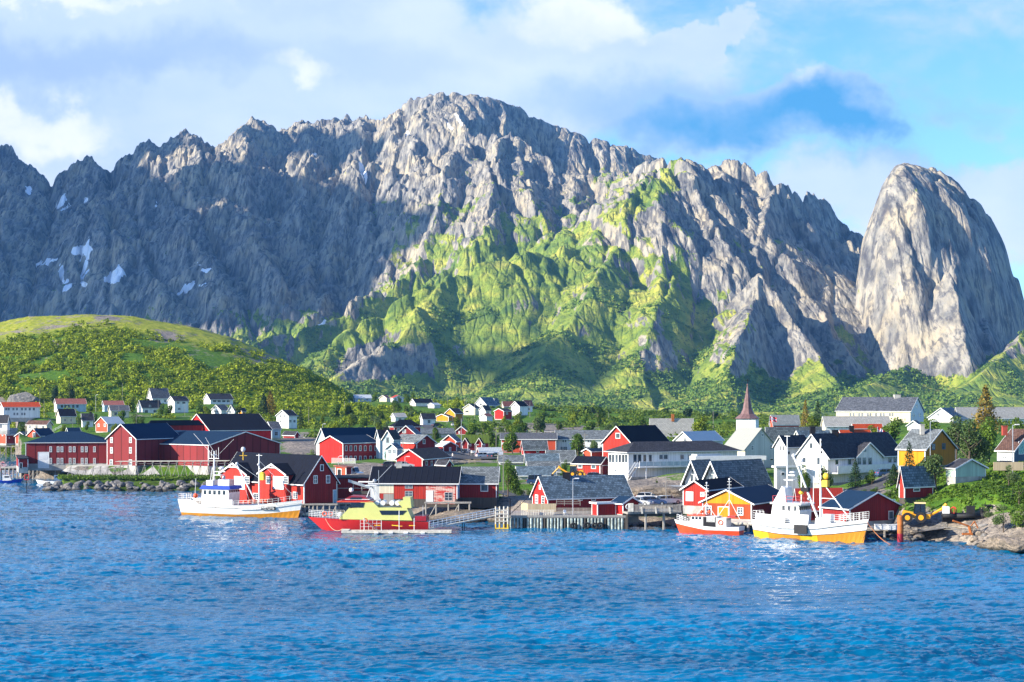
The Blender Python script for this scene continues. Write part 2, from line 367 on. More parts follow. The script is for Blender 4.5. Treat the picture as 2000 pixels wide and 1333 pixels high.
# ---------------------------------------------------------------- clouds added out of view, placed so their shadows fall on the mountains
def make_cloud(name, c, rx, ry, rz, n, seed):
    rn = random.Random(seed); bm_v = []; bm_f = []
    u = np.linspace(0, 2 * np.pi, 25)[:-1]; w = np.linspace(0, np.pi, 13)
    for i in range(n):
        a = rn.uniform(0, 2 * math.pi); q = math.sqrt(rn.random())
        cx = c[0] + rx * 0.78 * q * math.cos(a); cy = c[1] + ry * 0.78 * q * math.sin(a); cz = c[2] + rz * rn.uniform(-.4, .5) * (1 - q)
        r = rn.uniform(0.22, 0.40) * math.sqrt(rx * ry)
        U, Wd = np.meshgrid(u, w)
        nx = np.sin(Wd) * np.cos(U); ny = np.sin(Wd) * np.sin(U); nz = np.cos(Wd)
        rr = r * (1 + 0.25 * perlin(nx * 2 + i * 3.1, ny * 2 + nz * 2))
        base = sum(len(x) for x in bm_v)
        bm_v.append(np.stack([cx + rr * nx, cy + rr * ny, cz + 0.45 * rr * nz], -1).reshape(-1, 3))
        k = np.arange(len(w) * len(u)).reshape(len(w), len(u)); k2 = np.roll(k, -1, axis=1)
        bm_f.append(np.stack([k[:-1], k2[:-1], k2[1:], k[1:]], -1).reshape(-1, 4) + base)
    np_mesh(name, np.concatenate(bm_v), np.concatenate(bm_f), [MAT_CLOUD])
MAT_CLOUD, _t, _b = material('cloud_white'); _b.inputs[0].default_value = (0.8, 0.8, 0.82, 1); _b.inputs['Roughness'].default_value = 1
def cloud_over(name, px, py, D, alt, rx, ry, n, seed):
    p = P(px, py, D); t = (alt - p.z) / sv.z
    make_cloud(name, (p.x + sv.x * t, p.y + sv.y * t, alt), rx, ry, 90, n, seed)
cloud_over('shade_cloud', 40, 470, 3850, 1700, 560, 640, 34, 1)
cloud_over('shade_cloud', 665, 430, 3600, 1750, 150, 480, 26, 5)
cloud_over('shade_cloud', 380, 520, 3350, 1650, 620, 360, 36, 9)
cloud_over('shade_cloud', 190, 330, 4200, 1750, 330, 300, 26, 12)
cloud_over('shade_cloud', 650, 290, 4080, 1800, 130, 230, 16, 15)
cloud_over('shade_cloud', 1030, 705, 2300, 1600, 110, 120, 12, 3)
cloud_over('shade_cloud', 640, 650, 2700, 1600, 160, 140, 9, 4)
# ---------------------------------------------------------------- water
def mat_water():
    m, t, b = material('sea_water')
    geo = t.new('ShaderNodeNewGeometry'); pos = geo.outputs['Position']
    n = t.noise(pos, 0.018, 4, 0.6, 0.5, scl=(0.6, 1.6, 1))
    c = t.mix(t.smooth(n, 0.38, 0.62), (0.0, 0.085, 0.19, 1), (0.0, 0.13, 0.285, 1))
    t.l.new(c, b.inputs[0])
    b.inputs['Roughness'].default_value = 0.07; b.inputs['IOR'].default_value = 1.33
    n2 = t.noise(pos, 1.9, 5, 0.65, 0.2, scl=(0.7, 1.3, 1))
    bump(t, b, n2, 0.3, 0.15)
    return m
def make_water():
    nr, nc = 1000, 1250
    s = np.linspace(1 / 95.0, 1 / 760.0, nr); D = 1 / s          # rows evenly spaced in the picture
    u = np.linspace(-260, 2260, nc)
    K, DD = np.meshgrid((u - CX) / F, D); X = K * DD; Y = DD
    wx = X + 0.35 * Y
    wy = Y + 1.2 * perlin(X / 12, Y / 12)
    a1 = fbm(X / 13, (wy + .06 * X) / 3.4, 3); a2 = fbm(X / 4.6 + 9, (wy - 0.1 * X) / 1.3, 3); a3 = fbm(X / 1.7, (wy + 0.1 * X) / 0.5, 3)
    gust = 0.75 + 0.8 * fbm(X / 60, Y / 38 + 3, 3)
    Z = gust * (0.58 * a1 + 0.48 * (1 - 2 * np.abs(a2)) ** 1.0 + 0.20 * a3)
    Z *= np.clip((760 - DD) / 100, 0, 1)
    V = np.stack([X, Y, Z], -1).reshape(-1, 3)
    o = np_mesh('water', V, grid_faces(nr, nc), [MATW])
    # the calmer fjord behind the village and the sea to both sides
    ring = []
    V2 = [(-6000, -400, -0.35), (6000, -400, -0.35), (6000, 9000, -0.35), (-6000, 9000, -0.35)]
    o2 = np_mesh('fjord', np.array(V2, dtype=float), np.array([[0, 1, 2, 3]]), [MATW], smooth=False)
MATW = mat_water()
make_water()
# ---------------------------------------------------------------- mesh building
Z = Vector((0, 0, 1))
class MB:
    def __init__(s): s.v = []; s.f = []; s.m = []
    def poly(s, pts, m):
        b = len(s.v); s.v += [tuple(p) for p in pts]; s.f.append(tuple(range(b, b + len(pts)))); s.m.append(m)
    def hexa(s, p, m, skip=()):
        """8 corners: 4 below (counter-clockwise from above), 4 above"""
        b = len(s.v); s.v += [tuple(q) for q in p]
        for i, f in enumerate(((3, 2, 1, 0), (4, 5, 6, 7), (0, 1, 5, 4), (1, 2, 6, 5), (2, 3, 7, 6), (3, 0, 4, 7))):
            if i in skip: continue
            s.f.append(tuple(b + k for k in f)); s.m.append(m)
    def box(s, x0, x1, y0, y1, z0, z1, m):
        s.hexa([(x0, y0, z0), (x1, y0, z0), (x1, y1, z0), (x0, y1, z0), (x0, y0, z1), (x1, y0, z1), (x1, y1, z1), (x0, y1, z1)], m)
    def obox(s, o, u, w, h, m):
        """box from a corner o and three edge vectors"""
        o, u, w, h = Vector(o), Vector(u), Vector(w), Vector(h)
        if u.cross(w).dot(h) < 0: u, w = w, u
        s.hexa([o, o + u, o + u + w, o + w, o + h, o + u + h, o + u + w + h, o + w + h], m)
    def extr(s, pts, d, m, mside=None):
        """a closed outline pushed along d"""
        d = Vector(d); pts = [Vector(p) for p in pts]
        n = Vector((0, 0, 0))
        for i in range(1, len(pts) - 1): n += (pts[i] - pts[0]).cross(pts[i + 1] - pts[0])
        if n.dot(d) > 0: pts = pts[::-1]
        b = len(s.v); k = len(pts)
        s.v += [tuple(p) for p in pts] + [tuple(p + d) for p in pts]
        s.f.append(tuple(range(b, b + k))); s.m.append(m)
        s.f.append(tuple(range(b + 2 * k - 1, b + k - 1, -1))); s.m.append(m)
        for i in range(k):
            j = (i + 1) % k
            s.f.append((b + j, b + i, b + k + i, b + k + j)); s.m.append(mside or m)
    def tube(s, a, c, r, m, n=6, r2=None):
        a, c = Vector(a), Vector(c); d = (c - a)
        if d.length < 1e-6: return
        d.normalize(); e = d.orthogonal().normalized(); g = d.cross(e); r2 = r if r2 is None else r2
        b = len(s.v)
        for q, rr in ((a, r), (c, r2)):
            for i in range(n):
                t = 2 * math.pi * i / n; s.v.append(tuple(q + (e * math.cos(t) + g * math.sin(t)) * rr))
        for i in range(n):
            j = (i + 1) % n; s.f.append((b + i, b + j, b + n + j, b + n + i)); s.m.append(m)
        s.f.append(tuple(b + i for i in reversed(range(n)))); s.m.append(m)
        s.f.append(tuple(b + n + i for i in range(n))); s.m.append(m)
    def path(s, pts, r, m, n=5):
        for a, b in zip(pts[:-1], pts[1:]): s.tube(a, b, r, m, n)
    def ball(s, c, r, m, nu=10, nv=7, sz=(1, 1, 1)):
        b = len(s.v)
        for i in range(nv + 1):
            w = math.pi * i / nv
            for j in range(nu):
                u = 2 * math.pi * j / nu
                s.v.append((c[0] + r * sz[0] * math.sin(w) * math.cos(u), c[1] + r * sz[1] * math.sin(w) * math.sin(u), c[2] + r * sz[2] * math.cos(w)))
        for i in range(nv):
            for j in range(nu):
                k = (j + 1) % nu
                s.f.append((b + i * nu + j, b + (i + 1) * nu + j, b + (i + 1) * nu + k, b + i * nu + k)); s.m.append(m)
    def ring(s, c, r, t, ax, m, nu=14, nv=6):
        ax = Vector(ax).normalized(); e = ax.orthogonal().normalized(); g = ax.cross(e); c = Vector(c); b = len(s.v)
        for i in range(nu):
            u = 2 * math.pi * i / nu; rd = e * math.cos(u) + g * math.sin(u)
            for j in range(nv):
                w = 2 * math.pi * j / nv; s.v.append(tuple(c + rd * (r + t * math.cos(w)) + ax * t * math.sin(w)))
        for i in range(nu):
            for j in range(nv):
                i2, j2 = (i + 1) % nu, (j + 1) % nv
                s.f.append((b + i * nv + j, b + i2 * nv + j, b + i2 * nv + j2, b + i * nv + j2)); s.m.append(m)
    def build(s, name, parent=None, off=None, smooth=False):
        me = bpy.data.meshes.new(name)
        vs = s.v if off is None else [(x - off[0], y - off[1], z - off[2]) for x, y, z in s.v]
        me.from_pydata(vs, [], s.f)
        ms = []
        for m in s.m:
            if m not in ms: ms.append(m)
        for m in ms: me.materials.append(m)
        idx = {m: i for i, m in enumerate(ms)}
        me.polygons.foreach_set('material_index', [idx[m] for m in s.m])
        if smooth: me.polygons.foreach_set('use_smooth', [True] * len(s.f))
        # plank and tile coordinates in metres: u level along the face, v up the face
        uv = me.uv_layers.new(name='UVMap'); data = np.zeros((len(me.loops), 2), dtype=np.float32); k = 0
        for p in me.polygons:
            n = p.normal
            if abs(n.z) > 0.97: U = Vector((1, 0, 0)); V = Vector((0, 1, 0))
            else: U = Z.cross(n).normalized(); V = n.cross(U)
            for vi in p.vertices:
                co = me.vertices[vi].co; data[k] = (co.dot(U), co.dot(V)); k += 1
        uv.data.foreach_set('uv', data.ravel())
        o = bpy.data.objects.new(name, me); COL.objects.link(o)
        if parent is not None: o.parent = parent
        return o
def thing(name, label, cat, loc=(0, 0, 0), rz=0, group=None):
    o = bpy.data.objects.new(name, None); COL.objects.link(o); o.empty_display_size = 0.3
    o.location = loc; o.rotation_euler = (0, 0, rz)
    return tag(o, label, cat, group)
def kids(o): return [c for c in ALLKIDS.get(o.name, [])]
def dup(root, loc, rz=0, label=None, group=None, scale=None):
    """a copy of a thing with its own copies of its parts and sub-parts"""
    r = root.copy(); COL.objects.link(r); r.location = loc; r.rotation_euler = (0, 0, rz)
    if scale: r.scale = scale if hasattr(scale, '__len__') else (scale,) * 3
    if label: r['label'] = label
    if group: r['group'] = group
    for ch in list(root.children):
        c = ch.copy(); COL.objects.link(c); c.parent = r
        for g in list(ch.children):
            d = g.copy(); COL.objects.link(d); d.parent = c
    return r

# ---------------------------------------------------------------- materials (all in metres of UV)
_mc = {}
def pm(name, col, rough=0.6, spec=0.3, var=0.18, vscale=1.2, metal=0, coat=0, bumpy=0.0):
    """paint, metal, plastic: colour with worn, uneven tone"""
    key = ('pm', name)
    if key in _mc: return _mc[key]
    m, t, b = material(name)
    tcn = t.new('ShaderNodeTexCoord').outputs['Object']
    n = t.noise(tcn, vscale, 6, 0.65)
    c = t.mix(t.smooth(n, 0.35, 0.7), tuple(x * (1 - var) for x in col) + (1,), tuple(min(1, x * (1 + var * 0.5)) for x in col) + (1,))
    t.l.new(c, b.inputs[0]); b.inputs['Roughness'].default_value = rough; b.inputs['Specular IOR Level'].default_value = spec
    b.inputs['Metallic'].default_value = metal; b.inputs['Coat Weight'].default_value = coat
    if bumpy: bump(t, b, n, 0.6, bumpy)
    _mc[key] = m
    return m
def board(name, col, pitch=0.28, horiz=False, wear=0.25, wearcol=None, grime=.22):
    key = ('bd', name)
    if key in _mc: return _mc[key]
    m, t, b = material(name)
    uv = t.new('ShaderNodeTexCoord').outputs['UV']
    s = t.new('ShaderNodeSeparateXYZ'); t.l.new(uv, s.inputs[0])
    a = s.outputs[1 if horiz else 0]
    fr = t.m('FRACT', t.m('DIVIDE', a, pitch))
    idn = t.new('ShaderNodeTexWhiteNoise', noise_dimensions='1D'); t.l.new(t.m('FLOOR', t.m('DIVIDE', a, pitch)), idn.inputs['W'])
    gap = t.smooth(t.m('ABSOLUTE', t.m('SUBTRACT', fr, 0.5)), 0.40, 0.49)
    n = t.noise(uv, 1.0, 6, 0.7, 0, scl=(3.0, 0.35, 1) if not horiz else (0.35, 3.0, 1)); n0 = t.noise(uv, 0.25, 5, 0.6)
    c = t.mix(idn.outputs['Value'], tuple(x * 0.84 for x in col) + (1,), tuple(min(1, x * 1.1) for x in col) + (1,))
    c = t.mix(t.m('MULTIPLY', t.smooth(n, 0.5, 0.8), wear), c, tuple(0.5 * x + 0.5 * y for x, y in zip(col, (0.35, 0.3, 0.27))) + (1,))
    c = t.mix(t.m('MULTIPLY', t.smooth(n0, 0.45, 0.75), grime), c, tuple(x * 0.7 for x in col) + (1,))
    if wearcol: c = t.mix(t.smooth(t.noise(uv, 1.0, 8, 0.75, 0, scl=(0.5, 2.4, 1)), 0.44, 0.54), c, wearcol + (1,))
    c = t.mix(t.m('MULTIPLY', gap, 0.72 if grime > .1 else .3), c, tuple(x * 0.25 for x in col) + (1,))
    t.l.new(c, b.inputs[0]); b.inputs['Roughness'].default_value = 0.75; b.inputs['Specular IOR Level'].default_value = 0.2
    bump(t, b, t.m('SUBTRACT', 1.0, gap), 0.7, 0.03)
    _mc[key] = m
    return m
def roofing(name, col, kind='slate', var=0.35, rough=0.6, col2=None):
    key = ('rf', name)
    if key in _mc: return _mc[key]
    m, t, b = material(name)
    uv = t.new('ShaderNodeTexCoord').outputs['UV']
    n0 = t.noise(uv, 0.35, 6, 0.65); n1 = t.noise(uv, 3.0, 4, 0.6)
    lo = tuple(x * (1 - var) for x in col) + (1,); hi = tuple(min(1, x * (1 + var)) for x in (col2 or col)) + (1,)
    if kind in ('slate', 'tile'):
        br = t.new('ShaderNodeTexBrick'); t.l.new(uv, br.inputs['Vector'])
        br.inputs['Scale'].default_value = 1.0; br.inputs['Brick Width'].default_value = 0.55 if kind == 'slate' else 0.4; br.inputs['Row Height'].default_value = 0.42 if kind == 'slate' else 0.36
        br.inputs['Mortar Size'].default_value = 0.035; br.inputs['Mortar Smooth'].default_value = 0.3
        br.inputs['Color1'].default_value = lo; br.inputs['Color2'].default_value = hi; br.inputs['Mortar'].default_value = tuple(x * 0.3 for x in col) + (1,)
        c = br.outputs['Color']; hgt = t.m('SUBTRACT', 1.0, br.outputs['Fac'])
    else:
        s = t.new('ShaderNodeSeparateXYZ'); t.l.new(uv, s.inputs[0])
        fr = t.m('FRACT', t.m('DIVIDE', s.outputs[0], 0.45 if kind == 'tin' else 1.1)); gap = t.smooth(t.m('ABSOLUTE', t.m('SUBTRACT', fr, 0.5)), 0.38, 0.48)
        c = t.mix(t.m('MULTIPLY', gap, 0.5 if kind == 'tin' else 0.25), t.mix(n1, lo, hi), tuple(x * 0.4 for x in col) + (1,)); hgt = gap
    c = t.mix(t.m('MULTIPLY', t.smooth(n0, 0.4, 0.75), 0.5), c, lo)
    t.l.new(c, b.inputs[0]); b.inputs['Roughness'].default_value = rough; b.inputs['Specular IOR Level'].default_value = 0.05
    bump(t, b, hgt, 0.6, 0.05)
    _mc[key] = m
    return m
def glassm():
    if 'g' in _mc: return _mc['g']
    m, t, b = material('window_glass')
    n = t.noise(t.new('ShaderNodeNewGeometry').outputs['Position'], 0.35, 2, 0.5)
    c = t.mix(t.smooth(n, 0.42, 0.6), (0.02, 0.03, 0.045, 1), (0.10, 0.13, 0.16, 1)); t.l.new(c, b.inputs[0])
    b.inputs['Roughness'].default_value = 0.08; b.inputs['Specular IOR Level'].default_value = 0.7
    _mc['g'] = m
    return m
GLASS = glassm()
WHITE = pm('white_paint', (0.78, 0.78, 0.77), 0.5, 0.3, 0.1)
GREYM = pm('galvanised_metal', (0.45, 0.47, 0.5), 0.4, 0.5, 0.2, metal=0.5)
PALEFRAME = pm('grey_white_window_paint', (0.5, 0.52, 0.54), 0.5, 0.3, 0.1)
DARK = pm('dark_metal', (0.014, 0.014, 0.018), 0.6, .15)
BLACK = pm('black_rubber', (0.018, 0.018, 0.02), 0.7)
WOODG = board('weathered_grey_planks', (0.33, 0.31, 0.28), 0.16)
WOODT = board('tan_planks', (0.47, 0.38, 0.25), 0.16)
WOODD = board('dark_wet_timber', (0.085, 0.075, 0.065), 0.2)
CONC = pm('concrete', (0.42, 0.41, 0.38), 0.85, 0.2, 0.3, 0.6, bumpy=0.02)
STEEL = pm('rusty_steel', (0.42, 0.13, 0.03), 0.7, 0.3, 0.4, 1.5)
B = {
 'red': board('falu_red_boards', (0.40, 0.03, 0.02), 0.42), 'dred': board('dark_and_shaded_red_boards', (0.25, 0.018, 0.018), 0.42), 'bred': board('bright_and_sunlit_red_boards', (0.62, 0.018, 0.016)),  # dark and bright reds also serve as shaded and sunlit sides of one house
 'ored': board('orange_and_sunlit_red_boards', (0.60, 0.085, 0.04)), 'panel': board('red_cladding_panels', (0.21, 0.024, 0.027), 2.6, wear=0.1), 'rowpanel': board('red_level_cladding', (0.36, 0.03, 0.03), 0.5, True, 0.1),
 'white': board('white_boards', (0.80, 0.80, 0.79), 0.22, wear=0.05, grime=.06), 'hwhite': board('white_level_boards', (0.80, 0.80, 0.79), 0.25, True, 0.05, grime=.06), 'cream': board('cream_boards', (0.74, 0.66, 0.48), 0.25),
 'blue': board('pale_blue_and_shade_boards', (0.42, 0.56, 0.66), 0.25), 'grey': board('grey_boards', (0.56, 0.57, 0.55), 0.25), 'yellow': board('ochre_yellow_boards', (0.68, 0.27, 0.01), 0.25), 'brown': board('rust_brown_boards', (0.36, 0.062, 0.018), 0.25),
 'ochre': board('shaded_yellow_boards', (0.55, 0.22, 0.02), 0.25), 'pink': board('peeling_pink_boards', (0.50, 0.05, 0.04), 0.3, wear=0.2, wearcol=(0.60, 0.42, 0.36)), 'green': board('pale_green_boards', (0.40, 0.55, 0.46), 0.25), 'navy': board('slate_blue_boards', (0.10, 0.15, 0.22), 0.25),
}
RF = {
 'black': roofing('black_felt_roof', (0.011, 0.013, 0.022), 'felt', 0.3, .85), 'blue': roofing('dark_blue_steel_roof', (0.012, 0.032, 0.07), 'tin', 0.2, .8), 'dark': roofing('dark_grey_tile_roof', (0.055, 0.055, 0.065), 'tile'),
 'slate': roofing('grey_slate_roof', (0.17, 0.19, 0.20), 'slate', 0.4), 'bslate': roofing('blue_grey_slate_roof', (0.13, 0.18, 0.22), 'slate', 0.45), 'pale': roofing('pale_cement_roof', (0.50, 0.47, 0.43), 'slate', 0.15), 'tin': roofing('pale_tin_roof', (0.50, 0.54, 0.57), 'tin', 0.12),
 'red': roofing('red_tin_roof', (0.45, 0.05, 0.035), 'tin', 0.2), 'orange': roofing('orange_tile_roof', (0.62, 0.09, 0.03), 'tile', 0.2), 'rust': roofing('faded_red_roof', (0.38, 0.14, 0.11), 'tile', 0.2), 'brown': roofing('brown_tile_roof', (0.13, 0.075, 0.06), 'tile', 0.3),
 'mid': roofing('mid_grey_roof', (0.13, 0.135, 0.15), 'tile', 0.3), 'turf': roofing('turf_roof', (0.12, 0.17, 0.03), 'felt', 0.5, 0.95), 'church': roofing('light_grey_church_roof', (0.33, 0.335, 0.31), 'tin', 0.08), 'rustslate': roofing('mottled_slate_roof', (0.12, 0.13, 0.15), 'slate', 0.5),
}
# ---------------------------------------------------------------- houses
GP = []          # ground heights known from the feet of the buildings
class House: pass
def solve_t(C, d, px):
    k = (px - CX) / F
    return (k * C.y - C.x) / (d.x - k * d.y)
def house(label, c, xl, xr, yb, ye, yr, D, g, a=None, wl=None, wr=None, wall='white', roof='dark', wall2=None, trim=True, name='house', cat='house', win=(), doors=(), auto=0, chim=(), over=0.35,
          found=1.2, yb0=None, gp=True, group=None, sheds=None, flatroof=0.3, barge=0.16, inset=0.35, fcol=None, mull=1):
    h = House(); C = P(c, yb, D); h.C = C; h.pale = wall in ('white', 'hwhite', 'cream', 'blue')
    if a is not None: a = R(a)
    elif wl is not None:
        k = (xl - CX) / F; q = (C.x - k * C.y) / wl / math.sqrt(1 + k * k); a = math.asin(max(-1, min(1, q))) - math.atan(k)
    else:
        k = (xr - CX) / F; q = (k * C.y - C.x) / wr / math.sqrt(1 + k * k); a = math.acos(max(-1, min(1, q))) - math.atan(k)
    dR = Vector((math.cos(a), math.sin(a), 0)); dL = Vector((-math.sin(a), math.cos(a), 0))
    tL = wl if wl is not None else solve_t(C, dL, xl); tR = wr if wr is not None else solve_t(C, dR, xr)
    if tL < 0.8 or tR < 0.8 or tL > 90 or tR > 90: print('ODD', label, round(tL, 1), round(tR, 1), round(math.degrees(a)))
    h.dR, h.dL, h.tL, h.tR, h.a = dR, dL, tL, tR, a
    zb = C.z; ze = GZ(ye, D); M = C + (dL * tL / 2 if g in 'LS' else dR * tR / 2)
    zr = GZ(yr, M.y if g in 'LR' else (C + dL * tL / 2 + dR * tR / 2).y)
    base = Vector((0, 0, 0)) + C + dR * tR / 2 + dL * tL / 2; base.z = zb
    root = thing(name, label, cat, base, 0, group); h.root = root; h.zb, h.ze, h.zr = zb, ze, zr
    if gp:
        for p in (C, C + dR * tR, C + dL * tL, C + dR * tR + dL * tL): GP.append((p.x, p.y, zb))
    c0, c1, c2, c3 = C.copy(), C + dR * tR, C + dR * tR + dL * tL, C + dL * tL
    up = lambda p, z: Vector((p.x, p.y, z))
    wm = B[wall] if isinstance(wall, str) else wall; w2 = B[wall2] if wall2 else wm  # wall2 colours the sunlit left wall, often a brighter copy of the shaded wall
    rm = RF[roof]
    mb = MB()
    zq = zb + 0.25
    # walls with their gables
    for (p, q, n_, gab, mt) in ((c0, c1, 'R', g == 'R', wm), (c1, c2, '2', g == 'L', wm), (c2, c3, '3', g == 'R', wm), (c3, c0, 'L', g == 'L', w2)):
        pts = [up(p, zq), up(q, zq), up(q, ze), up(p, ze)]
        if gab: pts = [up(p, zq), up(q, zq), up(q, ze), up((p + q) / 2, zr), up(p, ze)]
        mb.poly(pts, mt)
    mb.build('wall', root, base)
    fb = MB(); fo = 0.03
    e = [c0 + (dR + dL) * fo, c1 + (dL - dR) * fo, c2 - (dR + dL) * fo, c3 + (dR - dL) * fo]
    fb.hexa([up(p, zb - found) for p in e] + [up(p, zq + 0.05) for p in e], fcol or CONC)
    fb.build('foundation', root, base)
    # roof
    rb = MB(); th = 0.2; tb = MB()
    if g in 'LR':
        A, dA, tA, dB, tB = (c0, dL, tL, dR, tR) if g == 'L' else (c0, dR, tR, dL, tL)   # A runs across the gable, B along the ridge
        half = tA / 2; rise = zr - ze; sl = Vector((half, rise)).normalized(); ov = over
        dropz = ov * rise / half
        for sgn, org in ((1, A), (-1, A + dA * tA)):
            d = dA * sgn
            e0 = up(org - d * ov - dB * inset, ze - dropz + 0.03); r0 = up(org + d * half - dB * inset, zr + 0.03)
            L = dB * (tB + 2 * inset); u_ = Vector((0, 0, th))
            rb.obox(e0, r0 - e0, L, u_, rm)
            if trim:
                bw = Vector((0, 0, -barge * 1.5)); 
                for o_, s_ in ((-0.045, 1), (tB + 2 * inset + 0.0, 1)):
                    q0 = e0 + dB * o_ + Z * (th + 0.02); tb.obox(q0, (r0 - e0), dB * 0.045, bw, WHITE)
                tb.obox(e0 - d * 0.03 + Z * 0.04, L, d * 0.03, Z * (th - 0.02), WHITE)
    elif g == 'S':      # one slope, high at the back
        e = [c0 - dR * over - dL * over, c1 + dR * over - dL * over, c2 + dR * over + dL * over, c3 - dR * over + dL * over]
        lo = [up(e[0], ze), up(e[1], ze), up(e[2], zr), up(e[3], zr)]
        rb.hexa(lo + [q + Z * th for q in lo], rm)
        mb2 = MB(); mb2.poly([up(c1, ze), up(c2, ze), up(c2, zr)], wm); mb2.poly([up(c3, ze), up(c0, ze), up(c3, zr)], w2); mb2.poly([up(c2, ze), up(c3, ze), up(c3, zr), up(c2, zr)], wm); mb2.build('gable', root, base)
    elif g == 'F':
        e = [c0 - dR * over - dL * over, c1 + dR * over - dL * over, c2 + dR * over + dL * over, c3 - dR * over + dL * over]
        rb.hexa([up(q, ze) for q in e] + [up(q, ze + flatroof) for q in e], rm)
        if trim:
            for p_, q_, n_ in ((0, 1, -dL), (3, 0, -dR)):
                tb.obox(up(e[p_], ze + 0.0), e[q_] - e[p_], n_ * 0.05, Z * (flatroof + 0.05), WHITE)
    elif g == 'H':
        e = [c0 - dR * over - dL * over, c1 + dR * over - dL * over, c2 + dR * over + dL * over, c3 - dR * over + dL * over]
        if tR > tL: ins = (tL / 2) * 0.95; r0 = (c0 + c3) / 2 + dR * ins; r1 = (c1 + c2) / 2 - dR * ins
        else: ins = (tR / 2) * 0.95; r0 = (c0 + c1) / 2 + dL * ins; r1 = (c3 + c2) / 2 - dL * ins
        lo = [up(q, ze) for q in e]; hi = [up(q, ze + 0.14) for q in e]; r0, r1 = up(r0, zr), up(r1, zr)
        if tR > tL:
            for f in ((hi[0], hi[1], r1, r0), (hi[1], hi[2], r1), (hi[2], hi[3], r0, r1), (hi[3], hi[0], r0)): rb.poly(f, rm)
        else:
            for f in ((hi[0], hi[1], r0), (hi[1], hi[2], r1, r0), (hi[2], hi[3], r1), (hi[3], hi[0], r0, r1)): rb.poly(f, rm)
        rb.poly(lo[::-1], rm)
        for i in range(4): rb.poly((lo[i], lo[(i + 1) % 4], hi[(i + 1) % 4], hi[i]), WHITE if trim else rm)
    rf = rb.build('roof', root, base); h.roof = rf
    # corner boards
    if trim and wall not in ('white', 'hwhite', 'cream'):
        cw = 0.16
        for p, s1, s2 in ((c0, 1, 1), (c1, -1, 1), (c3, 1, -1)):
            o_ = up(p, zq) - dR * (0.03 * s1) - dL * (0.03 * s2); tb.obox(o_, dR * cw * s1, dL * cw * s2, Z * (ze - zq - 0.05), WHITE)
    if tb.v: tb.build('trim', root, base)
    h.base = base
    h.faces = {'R': (C, dR, -dL, tR), 'L': (C, dL, -dR, tL)}
    ws = list(win)
    if auto:
        fl = max(1, int((ze - zb) / 2.5))
        for fn, tt in (('R', tR), ('L', tL)):
            if (fn == 'L' and tL * math.sin(a) < 1.6) or (fn == 'R' and tR * math.cos(a) < 1.6): continue
            n = max(1, int(tt / 3.2)); n = min(n, 6)
            for f_ in range(fl):
                for i in range(n):
                    if auto == 1 and n > 2 and random.random() < 0.12: continue
                    ws.append((fn, ('m', tt * (i + 0.5) / n, zb + 1.55 + 2.6 * f_), 0, 1.05, 1.15))
            if g == fn and zr - ze > 1.6: ws.append((fn, ('m', tt / 2, ze + 0.42 * (zr - ze)), 0, 0.8, 0.9))
    for w in ws: add_window(h, *w)
    for d in doors: add_door(h, *d)
    for q in chim: add_chimney(h, *q)
    return h
def on_face(h, fn, px, py):
    o, d, n, tt = h.faces[fn]
    if isinstance(px, tuple): return o + d * px[1], px[2], (o.y + d.y * px[1]) / F
    t = solve_t(o, d, px); p = o + d * t
    return p, GZ(py, p.y), p.y / F
def add_window(h, fn, px, py, w, hh, style='+', fm=None, gm=None):
    o, d, n, tt = h.faces[fn]
    p, z, s = on_face(h, fn, px, py)
    if isinstance(px, tuple): W_, H_ = w, hh
    else:
        W_ = w * s / max(0.15, abs(d.x - (p.x / p.y) * d.y)); H_ = hh * s
    fm = fm or WHITE; up_ = Z
    c = Vector((p.x, p.y, z)); b = h.base
    g = MB(); g.obox(c - d * W_ / 2 - Z * H_ / 2 - n * 0.0, d * W_, n * 0.03, Z * H_, gm or GLASS); wo_ = g.build('window', h.root, b)
    f = MB(); t = 0.12 if s > 0.06 else 0.1
    t = min(t, W_ * 0.22); e = 0.07
    if h.pale: t *= 0.5; fm = fm if fm is not WHITE else PALEFRAME
    f.obox(c - d * (W_ / 2) - Z * (H_ / 2), d * W_, n * e, Z * t, fm); f.obox(c - d * (W_ / 2) + Z * (H_ / 2 - t), d * W_, n * e, Z * t, fm)
    f.obox(c - d * (W_ / 2) - Z * (H_ / 2 - t), d * t, n * e, Z * (H_ - 2 * t), fm); f.obox(c + d * (W_ / 2 - t) - Z * (H_ / 2 - t), d * t, n * e, Z * (H_ - 2 * t), fm)
    if style != '-':
        f.obox(c - d * 0.03 - Z * (H_ / 2 - t), d * 0.06, n * 0.05, Z * (H_ - 2 * t), fm)
        if style == '+': f.obox(c - d * (W_ / 2 - t) - Z * 0.0, d * (W_ - 2 * t), n * 0.045, Z * 0.06, fm)
        if style == '#':
            for q in (-H_ / 6, H_ / 6): f.obox(c - d * (W_ / 2 - t) + Z * q, d * (W_ - 2 * t), n * 0.045, Z * 0.05, fm)
    fo = f.build('frame', wo_, b)
    return wo_
